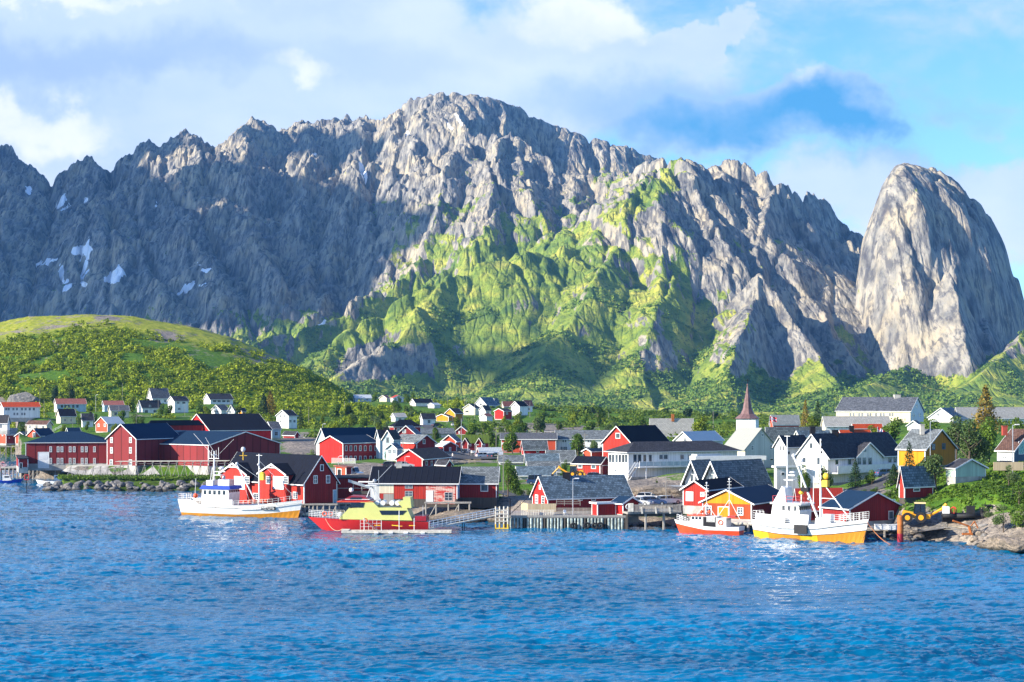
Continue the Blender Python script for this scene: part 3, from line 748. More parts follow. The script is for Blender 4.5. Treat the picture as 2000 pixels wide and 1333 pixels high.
def add_door(h, fn, px, py0, py1, w, m=None, name='door', frame=True):
    o, d, n, tt = h.faces[fn]
    p, z0, s = on_face(h, fn, px, py1); z1 = GZ(py0, p.y)
    W_ = w * s / max(0.15, abs(d.x - (p.x / p.y) * d.y)); c = Vector((p.x, p.y, z0)); m = m or WHITE
    g = MB(); g.obox(c - d * W_ / 2, d * W_, n * 0.05, Z * (z1 - z0), m)
    for q in (0.12, 0.56): g.obox(c - d * W_ * 0.36 + Z * (z1 - z0) * q, d * W_ * 0.72, n * 0.065, Z * (z1 - z0) * 0.32, m)
    do = g.build(name, h.root, h.base)
    if frame:
        f = MB(); t = 0.12
        f.obox(c - d * (W_ / 2 + t), d * t, n * 0.08, Z * (z1 - z0 + t), WHITE); f.obox(c + d * (W_ / 2), d * t, n * 0.08, Z * (z1 - z0 + t), WHITE); f.obox(c - d * W_ / 2 + Z * (z1 - z0), d * W_, n * 0.08, Z * t, WHITE)
        f.build('frame', do, h.base)
def add_chimney(h, px, yt, cw, m=None):
    C0 = h.C + h.dL * h.tL / 2 + h.dR * h.tR / 2
    # on the ridge line
    d = h.dR if h.tR * 1.0 >= h.tL else h.dL
    o = h.C + (h.dL * h.tL / 2 if d is h.dR else h.dR * h.tR / 2)
    t = solve_t(o, d, px); p = o + d * t; zt = GZ(yt, p.y)
    mb = MB(); mm = m or DARK
    mb.box(p.x - cw / 2, p.x + cw / 2, p.y - cw / 2, p.y + cw / 2, h.zr - 0.8, zt - 0.12, mm); mb.box(p.x - cw / 2 - 0.06, p.x + cw / 2 + 0.06, p.y - cw / 2 - 0.06, p.y + cw / 2 + 0.06, zt - 0.12, zt, mm)
    mb.build('chimney', h.roof, h.base)
def cross_gable(h, fn, x0, x1, ya, ye, yb, wall, roof, proj=0.5, win=(), doors=(), deco=False, over=0.45, back=None):
    """a gabled bay on face fn: its ridge runs back into the main roof"""
    o, d, n, tt = h.faces[fn]
    t0, t1 = sorted((solve_t(o, d, x0), solve_t(o, d, x1))); p0, p1 = o + d * t0 + n * proj, o + d * t1 + n * proj; y = (p0.y + p1.y) / 2
    zb, ze, zr = GZ(yb, y), GZ(ye, y), GZ(ya, y)
    up = lambda p, z: Vector((p.x, p.y, z)); bk = back if back else (tt and (h.tL if fn == 'R' else h.tR) / 2 + proj)
    wm, rm = B[wall], RF[roof]; mid = (p0 + p1) / 2
    mb = MB(); mb.poly([up(p0, zb), up(p1, zb), up(p1, ze), up(mid, zr), up(p0, ze)] if fn == 'R' else [up(p1, zb), up(p0, zb), up(p0, ze), up(mid, zr), up(p1, ze)], wm)
    for q in (p0, p1):
        f = [up(q, zb), up(q - n * (proj + .02), zb), up(q - n * bk, ze - 0.0), up(q, ze)]
        mb.poly(f if q is p1 else f[::-1], wm)
    bay = mb.build('bay', h.root, h.base)
    rb = MB(); tb = MB(); half = (t1 - t0) / 2; sl = (zr - ze) / half
    for q, s in ((p0, 1), (p1, -1)):
        e0 = up(q - d * s * over + n * 0.35, ze - over * sl + 0.03); r0 = up(mid + n * 0.35, zr + 0.03)
        rb.obox(e0, r0 - e0, -n * (bk + 0.35), Z * 0.16, rm)
        tb.obox(e0 + Z * 0.18 + n * 0.05, r0 - e0, -n * 0.05, Z * -0.3, WHITE)
    if deco:
        zz = zr - (zr - ze) * 0.38; wd = half * 0.38
        tb.obox(up(mid - d * wd + n * 0.33, zz), d * 2 * wd, n * 0.06, Z * 0.1, WHITE); tb.obox(up(mid - d * 0.05 + n * 0.33, zz), d * 0.1, n * 0.06, Z * (zr - zz), WHITE)
        for s in (-1, 1): tb.tube(up(mid + n * 0.36, zz), up(mid + d * s * wd * 0.6 + n * 0.36, zz + (zr - zz) * 0.5), 0.05, WHITE, 4)
    r_ = rb.build('roof', bay, h.base); tb.build('trim', bay, h.base)
    sv_ = h.faces[fn]; h.faces[fn] = (o + n * proj, d, n, tt); rt = h.root; 
    for w in win: add_window(h, *w)
    for w in doors: add_door(h, *w)
    h.faces[fn] = sv_
    return bay
# ---------------------------------------------------------------- buildings of the village (corner bearing, left and right ends, foot, eave and ridge heights, distance)
def row(fn, xs, y, w, hh, st='+'): return [(fn, x, y, w, hh, st) for x in xs]
H = house
# ---- the big fish plant on the left
xs2 = [99, 113.5, 121, 137, 145, 160.5, 168.5, 184.5]
H('long dark red fish plant wing with rows of white windows and large white door', 50, 39, 212, 908, 866, 843, 436, 'H', a=8, wl=16, wall='panel', roof='blue', name='warehouse', cat='warehouse', found=1.5,
  win=row('R', xs2, 878, 5.0, 11) + row('R', xs2, 901, 5.0, 12), doors=[('R', 85, 884, 915, 20, WHITE, 'gate')])
H('tall gabled section of the red fish plant with three pairs of white windows', 266, 209, 352, 912, 858, 830, 428, 'L', a=62, wall='panel', roof='blue', name='warehouse', cat='warehouse', found=2.5,
  win=row('L', [218, 255], 860, 5, 11) + row('L', [218, 255], 880, 5, 12) + row('L', [217.5, 255], 904, 6, 12), gp=False)
H('wide low red hall of the fish plant with dark blue roof and windowless gable end', 407, 262, 547, 913, 871, 845, 424, 'R', a=50, wall='panel', wall2='panel', roof='blue', name='warehouse', cat='warehouse', found=3.2, over=0.2)
H('big black roofed red hall rising behind the fish plant', 411, 362, 530, 868, 842, 810, 505, 'L', a=30, wall='bred', roof='black', name='warehouse', cat='warehouse', found=1)
H('low flat black roofed block behind the gabled section of fish plant', 292, 288, 395, 862, 832, 821, 500, 'H', a=35, wall='dred', roof='black', name='warehouse', cat='warehouse', trim=False)
H('small lean-to dark red shed at left end of fish plant quay', 36, 32, 55, 915, 897, 892, 425, 'S', a=18, wall='dred', roof='dark', name='shed', cat='shed', doors=[('R', 41, 905, 915, 4, DARK)], over=.15)
H('blue grey house with dark gable roof behind the fish plant corner', 531, 519, 548, 857, 838, 825, 540, 'L', a=28, wall='blue', roof='mid', wall2='blue', auto=2)
# ---- left hillside
H('long white house with orange red roof at far left', 7, 0, 78, 818, 796, 787, 620, 'L', wl=7.5, roof='orange', win=row('R', [12, 17, 26, 33, 43, 50, 58, 66], 799.5, 4, 5) + row('R', [28, 34, 43, 48], 809, 3.5, 5))
H('white and blue house with faded red roof among the hillside trees', 111, 106, 168, 806, 790, 780, 680, 'L', wl=8, wall='blue', wall2='white', roof='rust', win=row('R', [121, 128, 134, 143, 151], 794, 5, 6, '-'))
H('white house with dark roof above rock wall below the faded red roofed house', 118, 110, 148, 828, 814, 800, 610, 'L', a=24, roof='black', wall='cream', win=row('R', [127, 139], 821, 3, 5) , found=2)
H('small white house with dark roof and steep cross gable', 162, 159, 182, 836, 822, 809, 600, 'L', a=20, roof='dark', auto=2, chim=[(177, 805, .7)])
H('house with faded red roof and small centre gable', 204, 200, 241, 806, 792, 784, 660, 'L', wl=7, roof='rust', wall='blue', auto=2)
H('white house with grey brown roof between the trees', 217, 212, 252, 817, 803, 793, 630, 'L', wl=7, roof='mid', wall='cream', auto=2)
H('orange gabled house with pale tin roof', 210, 187, 241, 845, 828, 815.5, 580, 'L', a=48, roof='tin', wall='grey', wall2='ored', win=[('L', 193, 831, 4, 6), ('L', 205, 831, 4, 6), ('R', 214, 831, 5, 5)])
H('tall white house with steep grey roof highest on the hillside', 298, 288, 331, 790, 778, 759.5, 760, 'L', a=30, roof='mid', auto=2, chim=[(308, 757, .8)])
H('white house with dark roof and dormer below the grey roofed one', 278, 268, 316, 820, 797, 783, 700, 'L', a=33, roof='dark', auto=0, win=[('R', 286, 804, 6, 5), ('R', 303, 804, 7, 5), ('R', 293, 794, 4, 5)], chim=[(290, 779, .8)])
H('white house with dark roof and green lower storey', 341, 328, 368, 807, 784, 775, 720, 'L', a=35, roof='dark', win=[('R', 348, 787, 5, 4), ('R', 359, 787, 6, 4), ('R', 350, 799, 5, 4)], chim=[(350, 773, .8)])
H('white house with dark roof and long window band at wood edge', 411, 398, 455, 791, 781, 770, 760, 'L', a=30, roof='dark', win=row('R', [419, 428, 437, 446], 784, 7, 4, '-'), chim=[(432, 768, .9)])
H('pair of small white gables above the fish plant roof', 432, 413, 448, 812, 802, 792, 690, 'L', a=48, roof='mid', win=[('L', 420, 804, 4, 4), ('L', 425, 804, 4, 4)])
H('small white gable facing right above the fish plant roof', 458, 445, 460, 812, 803, 792, 680, 'L', a=75, roof='mid', win=[('L', 449, 805, 4, 4)])
H('tiny ochre cabin in yellow green trees above the fish plant', 473, 466, 480, 810, 804, 798, 720, 'L', a=48, roof='dark', wall='yellow')
H('white house alone on the hill foot with black roof and balcony', 564, 540, 580, 838, 813, 802, 620, 'L', a=50, roof='dark', win=[('L', 548, 813, 3.5, 4), ('L', 556, 813, 3.5, 4), ('L', 548, 823, 3, 4), ('R', 567, 823, 4, 5), ('R', 575, 823, 4, 5)], chim=[(566, 800, .8)], found=2.5)
H('small dark red cabin on the pale rubble slope', 576, 553, 584, 858, 850, 844, 560, 'R', a=40, roof='dark', wall='dred')
H('white house with dark roof cut by left edge of view', 14, -12, 19, 842, 824, 812, 570, 'R', a=78, roof='dark', wall='white', auto=2)
H('cream house with low brown roof and gable facing right', 91, 52, 102, 843, 830, 823, 585, 'R', a=58, roof='brown', wall='cream', auto=1)
H('red waterside cabin with white porch on stilts at left edge', 12, -8, 50, 868, 850, 838, 605, 'L', a=48, roof='bslate', wall='dred', wall2='ored', win=[('L', 5, 849, 3, 6), ('R', 18, 856, 2, 2)], found=0.5)  # orange red gable boards put the low sun into a red cabin's colour
H('small orange gabled waterside cabin with grey roof on stilts', 50, 30, 62, 868, 853, 845, 590, 'L', a=62, roof='bslate', wall='dred', wall2='ored', win=[('L', 38, 859, 4, 7), ('L', 43, 859, 4, 7)], found=0.5)
H('orange gabled cabin with blue roof half hidden by the fish plant', 79, 53, 108, 866, 852, 838, 575, 'L', a=52, roof='blue', wall='dred', wall2='ored', win=[('L', 67, 850, 6, 10, '#')])
H('tiny shed with blue roof beyond the fish plant ridge', 134, 130, 156, 850, 843, 837, 560, 'L', a=30, roof='blue', wall='blue')
# ---- sea house and neighbours
sea = H('large dark roofed red sea house on stilts with two cross gables', 594, 434, 658, 987, 943, 892, 310, 'R', a=43, wall='dred', wall2='red', roof='black', name='sea_house', cat='sea house', found=0.4, fcol=WOODD, over=.5,  # right gable takes a darker red copy for its shaded side
  win=[('R', 628.5, 914, 7, 13, '-'), ('R', 616, 937, 8, 16), ('R', 640.5, 936.5, 8, 16), ('L', 501, 970, 12, 13, '#'), ('L', 513, 970, 12, 13, '#'), ('L', 565, 968, 9, 14, '#'), ('L', 577, 968, 9, 14, '#')], doors=[('R', 654, 958, 983, 6, pm('pale_blue_door', (.3, .48, .62)))])
for x0, x1, ya, xw, xd in ((440, 490, 906, 483, 468), (515, 567, 907.5, 559, 544)):
    cross_gable(sea, 'L', x0, x1, ya, 926, 984, 'red', 'black', 0.9, deco=True, win=[('L', xw, 938, 9, 15, '#')] + ([('L', 524, 938, 8, 15, '#')] if x0 > 500 else []), doors=[('L', xd, 932, 956, 19, WHITE, 'loading_door')])
H('dark red annex with open timber frame beside the sea house', 657, 652, 736, 985, 935, 931, 318, 'S', a=12, wall='dred', roof='dark', name='annex', cat='annex', trim=False, found=.3, fcol=WOODD)
H('small orange red shed with mottled roof behind the sea house', 676, 655, 687, 932, 914, 911, 360, 'S', a=55, wall='dred', wall2='ored', roof='rust', name='shed', cat='shed', over=.3, doors=[('L', 663, 917, 931, 7, DARK)])
H('long red two storey building with fourteen white windows and bright red end', 670, 623, 738, 912, 867, 853, 420, 'L', a=52, wall='rowpanel', wall2='bred', roof='blue', win=row('R', [676, 685, 694, 703.5, 713, 723.5, 733.5], 876, 4.6, 10.5, '-') + row('R', [676, 685, 694, 703.5, 713, 723.5, 733.5], 896, 4.6, 10.5, '-'), name='building', cat='building')
H('hall with higher dark roof behind the long red two storey building', 640, 618, 742, 902, 866, 838, 445, 'L', a=42, wall='blue', roof='blue', name='building', cat='building')
H('pale blue gabled house with tall white window', 768, 748, 782, 900, 858, 842, 410, 'L', a=60, wall='blue', wall2='blue', roof='dark', win=[('L', 757, 860, 6, 12, '-')])
H('dark roofed wing on the left of the pale blue gabled house', 742, 735, 762, 898, 854, 841, 425, 'L', a=30, wall='blue', roof='dark', chim=[(752, 835, .8)])
H('low blue porch house with white gable trim below pale blue house', 775, 755, 784, 901, 877, 868, 396, 'L', a=60, wall='blue', wall2='blue', roof='bslate', win=row('L', [761, 770], 882, 5, 7))
H('broad red house with pyramid shaped black roof', 770, 761, 822, 862, 835, 820, 500, 'H', a=20, wall='dred', wall2='dred', roof='black', chim=[(799, 826, 1.0)], win=[('R', 778, 840, 6, 6), ('R', 812, 842, 6, 6)])
H('dark red gable with small square window in front of black hip roof', 814, 773, 824, 862, 851, 833, 470, 'L', a=75, wall='bslate' if False else 'dred', wall2='dred', roof='bslate', win=[('L', 789.5, 843, 7, 7, '+')], over=.5)
H('dark red house with long pale grey roof and gable facing right', 814, 768, 850, 880, 866, 851, 430, 'R', a=42, wall='dred', wall2='red', roof='slate', win=[('R', 828, 863, 5, 9, '-')])
H('red shop with brown roof and bright gable open below', 825, 774, 878, 914, 897, 879, 385, 'L', a=68, wall='dred', wall2='bred', roof='brown', name='shop', cat='shop', win=row('R', [833, 843, 851], 905, 4, 9, '-'), over=.5)
H('tiny red kiosk with dark roof right of the shop', 871, 853, 882, 916, 908, 900, 372, 'R', a=40, wall='dred', wall2='bred', roof='dark', name='kiosk', cat='kiosk')
H('grey roofed dark red house with gable and glazed door right of pale roof', 866, 853, 892, 884, 872, 864, 440, 'R', a=30, wall='dred', roof='tin', win=[('R', 879, 878, 4, 8)])
H('small orange gabled house beneath the turf roofs', 890, 864, 900, 882, 862, 851, 480, 'L', a=70, wall='ored', wall2='ored', roof='slate', over=.5)
H('dark red row cabin with turf roof and little white trimmed porches', 890, 886, 954, 884, 864, 851, 505, 'L', a=14, wall='dred', roof='turf', trim=False, win=row('R', [897, 918, 945], 868, 5, 8, '#'), name='cabin', cat='cabin')
rowc = house('dark red porch gable on the turf roofed row cabin, left one', 914, 903, 915, 882, 866, 857, 495, 'L', a=80, wr=2.0, wall='dred', wall2='dred', roof='black', name='porch', cat='porch', gp=False, win=[])
house('dark red porch gable on the turf roofed row cabin, right one', 941, 930, 942, 882, 866, 857, 495, 'L', a=80, wr=2.0, wall='dred', wall2='dred', roof='black', name='porch', cat='porch', gp=False)
H('tiny dark red gabled hut on green bank left of flagpole', 912, 890, 915, 850, 843, 834, 560, 'L', a=78, wall='dred', wall2='dred', roof='slate', win=[('L', 897, 845, 3, 5)])
H('pale grey long roof behind the dark red gabled hut', 820, 812, 888, 856, 848, 838, 545, 'L', a=16, wall='grey', roof='slate', trim=False)
H('open fronted red car port with pale tin roof', 939, 932, 980, 901, 888, 876, 440, 'L', a=18, wall='dred', roof='tin', name='carport', cat='car port', doors=[('R', 944, 890, 901, 5, DARK, 'shade_panel', False), ('R', 955, 890, 901, 5, DARK, 'shade_panel', False), ('R', 966, 890, 901, 5, DARK, 'shade_panel', False)])  # solid dark panels stand in for the shade inside the open front
# ---- yellow, white and red houses at the foot of the mountain
H('yellow gabled house in the middle distance with dark roof', 889, 870, 904, 824, 808, 799, 690, 'L', a=48, wall='ochre', wall2='yellow', roof='dark', win=[('L', 880, 815, 3, 4)])
H('low yellow annex left of the yellow gabled house', 876, 852, 884, 824, 815, 810, 685, 'L', a=55, wall='yellow', wall2='yellow', roof='dark')
H('white house with black roof and front gable left of yellow house', 826, 821, 850, 832, 818, 809, 640, 'L', a=25, roof='dark', auto=2)
H('small white cottage with pale roof on the wood edge', 772, 764, 793, 824, 815, 808, 700, 'L', a=28, roof='pale', win=[('R', 781, 819, 5, 3)])
H('blue grey flat house high on the back ridge', 694, 690, 725, 786, 778, 772, 900, 'L', a=20, roof='tin', wall='blue', auto=2)
H('white gabled house on the back ridge', 755, 741, 762, 786, 778, 773, 900, 'L', a=60, roof='rust', wall='cream', wall2='cream')
H('white house with red roof on the back ridge', 768, 763, 788, 786, 778, 773, 890, 'R', a=40, roof='red', wall='white', auto=2)
H('low black roofed house at the end of the back ridge', 812, 801, 846, 794, 788, 780, 860, 'L', a=24, roof='black', wall='white')
H('small white boat shed beyond the low black roof', 848, 836, 860, 798, 792, 788, 850, 'L', a=50, roof='tin', wall='white')
H('cream gabled house in the white cluster near birches', 928, 905, 938, 812, 798, 790, 760, 'L', a=62, roof='dark', wall='cream', wall2='cream', win=[('L', 912, 804, 6, 3, '-')])
H('tall white gabled house with steep grey roof in the far cluster', 951, 926, 972, 800, 792, 777, 830, 'L', a=55, roof='bslate', wall='blue', wall2='white', win=[('L', 939, 790, 4, 4), ('L', 946, 792, 4, 4)])  # right wall of this white house is coloured pale blue as shade
H('white house with dark roof in front of far cluster', 948, 936, 959, 818, 802, 793, 745, 'L', a=45, roof='dark', wall='white', wall2='white', win=[('R', 953, 806, 3, 4)])
H('small white gable at the right end of the far cluster', 969, 962, 975, 796, 789, 779, 845, 'L', a=45, roof='bslate', wall='white')
H('low white shed with red roof under the far cluster', 950, 937, 962, 824, 814, 809, 720, 'L', a=50, roof='rust', wall='white')
H('bright red gabled house beside an autumn coloured bush', 984, 966, 1000, 820, 804, 799, 730, 'L', a=48, roof='dark', wall='red', wall2='bred', win=[('R', 990, 808, 4, 4)])
H('white gabled house with black roof and six small windows on green rise', 1015, 998, 1031, 812, 794, 785, 740, 'L', a=48, roof='black', wall='white', wall2='white', win=[('L', 1005, 793, 2.4, 2.8, '-'), ('L', 1011, 793, 2.4, 2.8, '-'), ('L', 1005, 801, 2.4, 2.8, '-'), ('L', 1012, 801, 2.4, 2.8, '-'), ('L', 1004, 809, 3, 3, '-'), ('L', 1011, 809, 3, 3, '-')])
H('house with faded red roof left of the white gabled house', 984, 980, 1006, 797, 793, 785, 790, 'L', a=25, roof='rust', wall='cream')
H('white house with faded red roof behind the white gabled house', 1026, 1020, 1040, 806, 792, 783, 770, 'L', a=35, roof='rust', wall='white', auto=2)
H('tiny white farmhouse on the far green shore', 1200, 1196, 1212, 812, 808, 803, 1120, 'L', a=30, roof='tin', wall='white')
H('low white barn left of the tiny far farmhouse', 1190, 1186, 1200, 818, 815, 812, 1100, 'L', a=30, roof='tin', wall='white')
# ---- middle village
H('long orange red shed with white sign and dark grey roof', 979, 976, 1086, 886, 859, 847, 480, 'L', a=0, wl=9, wall='ored', wall2='ored', roof='mid', name='shed', cat='shed')
H('white two storey building with long grey slate roof', 1087, 1084, 1192, 884, 859, 842, 485, 'L', a=0, wl=9, wall='white', wall2='white', roof='slate', name='building', cat='building', win=row('R', [1100, 1104.5, 1126, 1131, 1149, 1154], 861.5, 3, 5, '-') + row('R', [1097, 1102, 1106, 1145, 1150, 1155, 1174], 876.5, 4, 7), doors=[('R', 1128, 872, 882, 9, WOODT)])
H('small red house with grey slate roof in front of orange red shed', 1023, 1019, 1068, 890, 876, 862, 440, 'L', a=16, wall='bred', roof='slate', win=[('R', 1050, 881, 5.5, 7)])
H('red and black gabled hall left of the large white restaurant', 1233, 1177, 1306, 905, 866, 834, 395, 'L', a=52, wall='dred', wall2='red', roof='black', win=[('L', 1207, 851.5, 9, 11, '-')], name='hall', cat='hall', over=.5)
H('small orange red house with white trim below the red hall', 1155, 1139, 1186, 898, 883, 878, 400, 'L', a=40, wall='ored', wall2='ored', roof='blue')
gar = H('red garage with black roof and two white framed windows', 1172, 1119, 1191, 931, 907, 894, 352, 'R', a=58, wall='dred', wall2='red', roof='black', name='garage', cat='garage', win=[('L', 1133, 911.5, 9, 7, '-'), ('L', 1159.5, 912.5, 9.5, 7.5, '-')], doors=[('R', 1182, 910, 930, 13, B['dred'], 'garage_door')])
for i, (lab, c, xl, xr, yb, ye, yr, D) in enumerate([
    ('grey slate roofed shed right of the small red house', 1070, 1067, 1123, 905, 903, 881, 398), ('long grey slate roofed shed with white gable boards', 1029, 1026, 1091, 908, 906, 888, 385),
    ('low blue grey roof half hidden behind the big bush', 977, 974, 1022, 906, 904, 891, 392), ('grey slate roofed shed leaning over the next roof', 1034, 1030, 1094, 926, 922, 903, 360),
    ('blue grey slate roof nearest the parked blue truck', 1013, 1008, 1084, 935, 930, 913, 348)]):
    H(lab, c, xl, xr, yb + 3, ye, yr, D, 'L', wl=6.0, wall='grey', roof=['slate', 'bslate', 'slate', 'slate', 'bslate'][i], name='shed', cat='shed')
# ---- large white restaurant
res = H('large white two storey restaurant with dark hip roof and glazed veranda', 1227, 1188, 1440, 940, 885, 862, 345, 'H', a=27, wall='white', wall2='white', roof='dark', name='restaurant', cat='restaurant', over=.7, found=1.5,
  win=row('L', [1192, 1198, 1204.5, 1211, 1217.5, 1223.5], 896, 5, 16, '-') + [('R', 1291, 893, 7, 9, '-'), ('R', 1300, 893, 8, 9, '-'), ('R', 1240, 896, 7, 16, '-'), ('R', 1249, 896, 7, 16, '-'), ('R', 1259, 896, 6, 15, '-'), ('R', 1270, 896, 6, 15, '-'), ('R', 1332, 893, 7, 9, '-'), ('R', 1348, 893, 7, 9, '-'), ('L', 1203, 919.5, 3, 4, '-')])
H('white gabled house with pale tin roof behind the restaurant', 1352, 1317, 1412, 875, 862, 845, 415, 'L', a=50, roof='tin', wall='white', wall2='white', win=[('L', 1338, 859, 6, 6)])
H('long low house with pale brown tiled roof and brick chimney', 1272, 1269, 1354, 858, 846, 819, 560, 'L', a=8, roof='pale', wall='cream', chim=[(1314, 809, .9, STEEL)], wall2='cream')
H('white flat roofed annex stepping up behind the slate A-frames', 1360, 1352, 1492, 925, 900, 892, 335, 'F', a=14, wall='white', wall2='white', roof='tin', flatroof=.8, name='annex', cat='annex')
H('white annex with pale roof left behind the first slate A-frame', 1362, 1356, 1404, 925, 893, 886, 340, 'F', a=30, wall='white', wall2='white', roof='tin', flatroof=.5, name='annex', cat='annex')
# ---- church
ch = H('white church nave with light grey roof and grey gable', 1455, 1413, 1517, 917, 877, 838, 385, 'R', a=38, roof='church', wall='grey', wall2='cream', trim=False, name='church', cat='church', over=.5, win=[('R', 1469.5, 875, 5, 10, '+'), ('R', 1506, 874, 5, 10, '+'), ('R', 1489, 850, 5, 5, '-'), ('R', 1507, 898, 7, 5, '-')])
H('long grey slate roofed building behind the church gable', 1500, 1494, 1606, 880, 868, 836, 440, 'L', a=14, roof='slate', wall='grey', name='building', cat='building')
H('small white house with blue grey slate roof above the white villa', 1562, 1553, 1622, 862, 852, 843, 415, 'L', a=22, roof='bslate', wall='white')
# ---- slate A-frames
af = []
for lab, c, xl, xr, yb, ye, yr, D in (('left slate roofed white A-frame building with glazed gable', 1371, 1338, 1398, 966, 942, 901, 318), ('right slate roofed white A-frame building with large roof', 1409, 1377, 1497, 966, 940, 903, 306)):
    q = H(lab, c, xl, xr, yb, ye, yr, D, 'L', a=48, wall='blue' if False else 'white', wall2='white', roof='slate', over=0.9, barge=.3, inset=.9, name='building', cat='building', win=[('L', (xl + c) / 2 + 0, 922, 7, 10, '-'), ('L', (xl + c) / 2 - 3, 934, 6, 14, '-'), ('L', (xl + c) / 2 + 6, 936, 6, 12, '-')])
# ---- white villa
vil = H('large white villa with dark tiled roof, tall chimneys and long balcony', 1617, 1556, 1762, 947, 892, 850, 322, 'L', a=45, wall='white', wall2='white', roof='dark', name='villa', cat='villa', over=.6, found=1.0,
  win=[('L', 1584.5, 871, 5.5, 11, '-'), ('L', 1571, 899, 6, 10, '-'), ('L', 1600, 901, 8, 14, '-'), ('R', 1634, 901, 6, 14, '-'), ('R', 1659, 901, 6, 14, '-'), ('R', 1714, 900, 4, 14, '-'), ('R', 1738, 899, 6, 10, '-'), ('R', 1748, 899, 6, 10, '-')], chim=[(1631, 840, 1.1)])
cross_gable(vil, 'R', 1666, 1716, 866, 892, 910, 'white', 'dark', 0.7, win=[('R', 1688, 880, 7, 6, '-'), ('R', 1678, 901, 7, 14), ('R', 1688, 901, 7, 14, '-'), ('R', 1699, 901, 7, 14, '-')])
H('white wing with dark blue tiled roof left of the white villa', 1535, 1513, 1580, 947, 872, 853, 335, 'L', a=42, wall='white', wall2='white', roof='dark', win=[('L', 1525, 876, 2.5, 9, '-'), ('L', 1530, 876, 2.5, 9, '-'), ('R', 1540, 885, 5, 6, '-')], chim=[(1587, 833, 1.0)])
H('white terrace block with balcony wall beside the white villa', 1517, 1512, 1566, 966, 914, 912, 322, 'F', a=16, wall='white', wall2='white', roof='tin', flatroof=.3, name='terrace', cat='terrace', win=[('R', 1529, 926, 6, 5, '-')])
# ---- back right
H('house with orange red tin roof behind the white villa', 1644, 1638, 1700, 870, 849, 842, 390, 'L', a=18, roof='orange', wall='white', chim=[(1663, 832, 1.0)])
H('long white house with pale roof below the old school', 1612, 1605, 1738, 850, 831, 815, 500, 'L', a=12, roof='pale', wall='white', wall2='cream', win=row('R', [1618, 1631, 1655], 834, 6, 5))
H('long orange building half hidden by trees behind the villa', 1668, 1664, 1722, 858, 836, 830, 480, 'L', a=15, roof='orange', wall='ored')
H('old white school with mottled slate roof and rows of small windows', 1778, 1633, 1804, 842, 804, 777, 590, 'R', a=62, roof='rustslate', wall='white', wall2='cream', name='school', cat='school', chim=[(1752, 771, 2.2, CONC)],
  win=row('L', [1661, 1667, 1678, 1684, 1695, 1700, 1711, 1720, 1726, 1738, 1743], 810, 3.6, 6) + row('R', [1784.5, 1796], 811, 3.5, 7) + [('R', 1790.5, 794, 3, 7, '-')])
H('white gabled house with blue grey roof right of the school', 1862, 1813, 1884, 826, 816, 798, 560, 'L', a=62, roof='bslate', wall='white', wall2='white', win=[('L', 1832, 810, 4, 5)])
H('long pale roofed building on the right behind tall spruce', 1872, 1864, 2010, 832, 815, 797, 570, 'L', a=14, roof='pale', wall='white', name='building', cat='building')
H('small white gable below the corner of the school', 1796, 1772, 1802, 842, 832, 823, 470, 'L', a=62, roof='slate', wall='white', wall2='white')
H('red barn with pale roof left of the spruce pair', 1510, 1504, 1561, 836, 827, 812, 560, 'L', a=20, roof='pale', wall='ored', wall2='ored', name='barn', cat='barn')
H('mustard yellow house with grey slate roof and gable facing right', 1807, 1754, 1866, 914, 879, 841, 300, 'R', a=48, wall='ochre', wall2='yellow', roof='slate', chim=[(1801, 829, .7, CONC)], win=[('R', 1823, 873, 6.5, 12, '+', B['navy']), ('R', 1843, 872, 6.5, 12, '+', B['navy'])])  # shaded gable in a darker copy of the yellow on the sunlit wall
H('house with brown tiled roof and teal glass gable at right edge', 1980, 1948, 2040, 910, 881, 841, 285, 'R', a=42, wall='navy', wall2='grey', roof='brown', chim=[(1962, 832, .8, pm('brick_red', (.35, .06, .04)))], win=[('L', 1962, 894, 10, 7, '#'), ('R', 1995, 875, 12, 26, '-', None, pm('teal_glass', (0.02, 0.30, 0.27), 0.15, 0.6))])
H('pale green shed with dark roof on the grassy bank', 1866, 1848, 1925, 935, 916, 899, 272, 'R', a=25, wall='green', wall2='green', roof='dark', name='shed', cat='shed')
H('small dark red cabin with blue grey slate roof beside a willow', 1767, 1756, 1822, 976, 945, 914, 270, 'L', a=33, wall='dred', wall2='red', roof='bslate', win=[('R', 1790, 957, 13, 7, '-')], fcol=WOODD, found=.8, over=.2, name='cabin', cat='cabin')
# ---- waterfront right
H('small red boathouse with black roof and white double door', 1380, 1334, 1446, 992, 957, 941, 288, 'L', a=58, wall='dred', wall2='red', roof='black', name='boathouse', cat='boathouse', doors=[('L', 1347, 962, 979, 12)], over=.5, win=[('L', 1372, 966, 8, 9, '#')])
YB = H('yellow and rust red boathouse with white trimmed broad gable', 1468, 1372, 1545, 1018, 984, 959, 279, 'L', a=60, wall='dred', wall2='brown', roof='blue', name='boathouse', cat='boathouse', over=.6, win=[('L', 1383.5, 997, 13, 18, '#'), ('L', 1446, 999, 12, 16, '#')], doors=[('L', 1413, 991, 1016, 19, B['yellow'])], found=.5)
bh = H('dark red boathouse with white trimmed gable beside the orange steel pile', 1660, 1606, 1763, 1023, 995, 964, 266, 'R', a=28, wall='dred', wall2='dred', roof='blue', name='boathouse', cat='boathouse', over=.5, win=[('R', 1740, 1006.5, 10, 17, '-')], found=.5)
H('red roofed store behind the wheelhouse of the right fishing boat', 1560, 1552, 1646, 1020, 988, 957, 276, 'L', a=14, wall='dred', roof='red', name='store', cat='store')
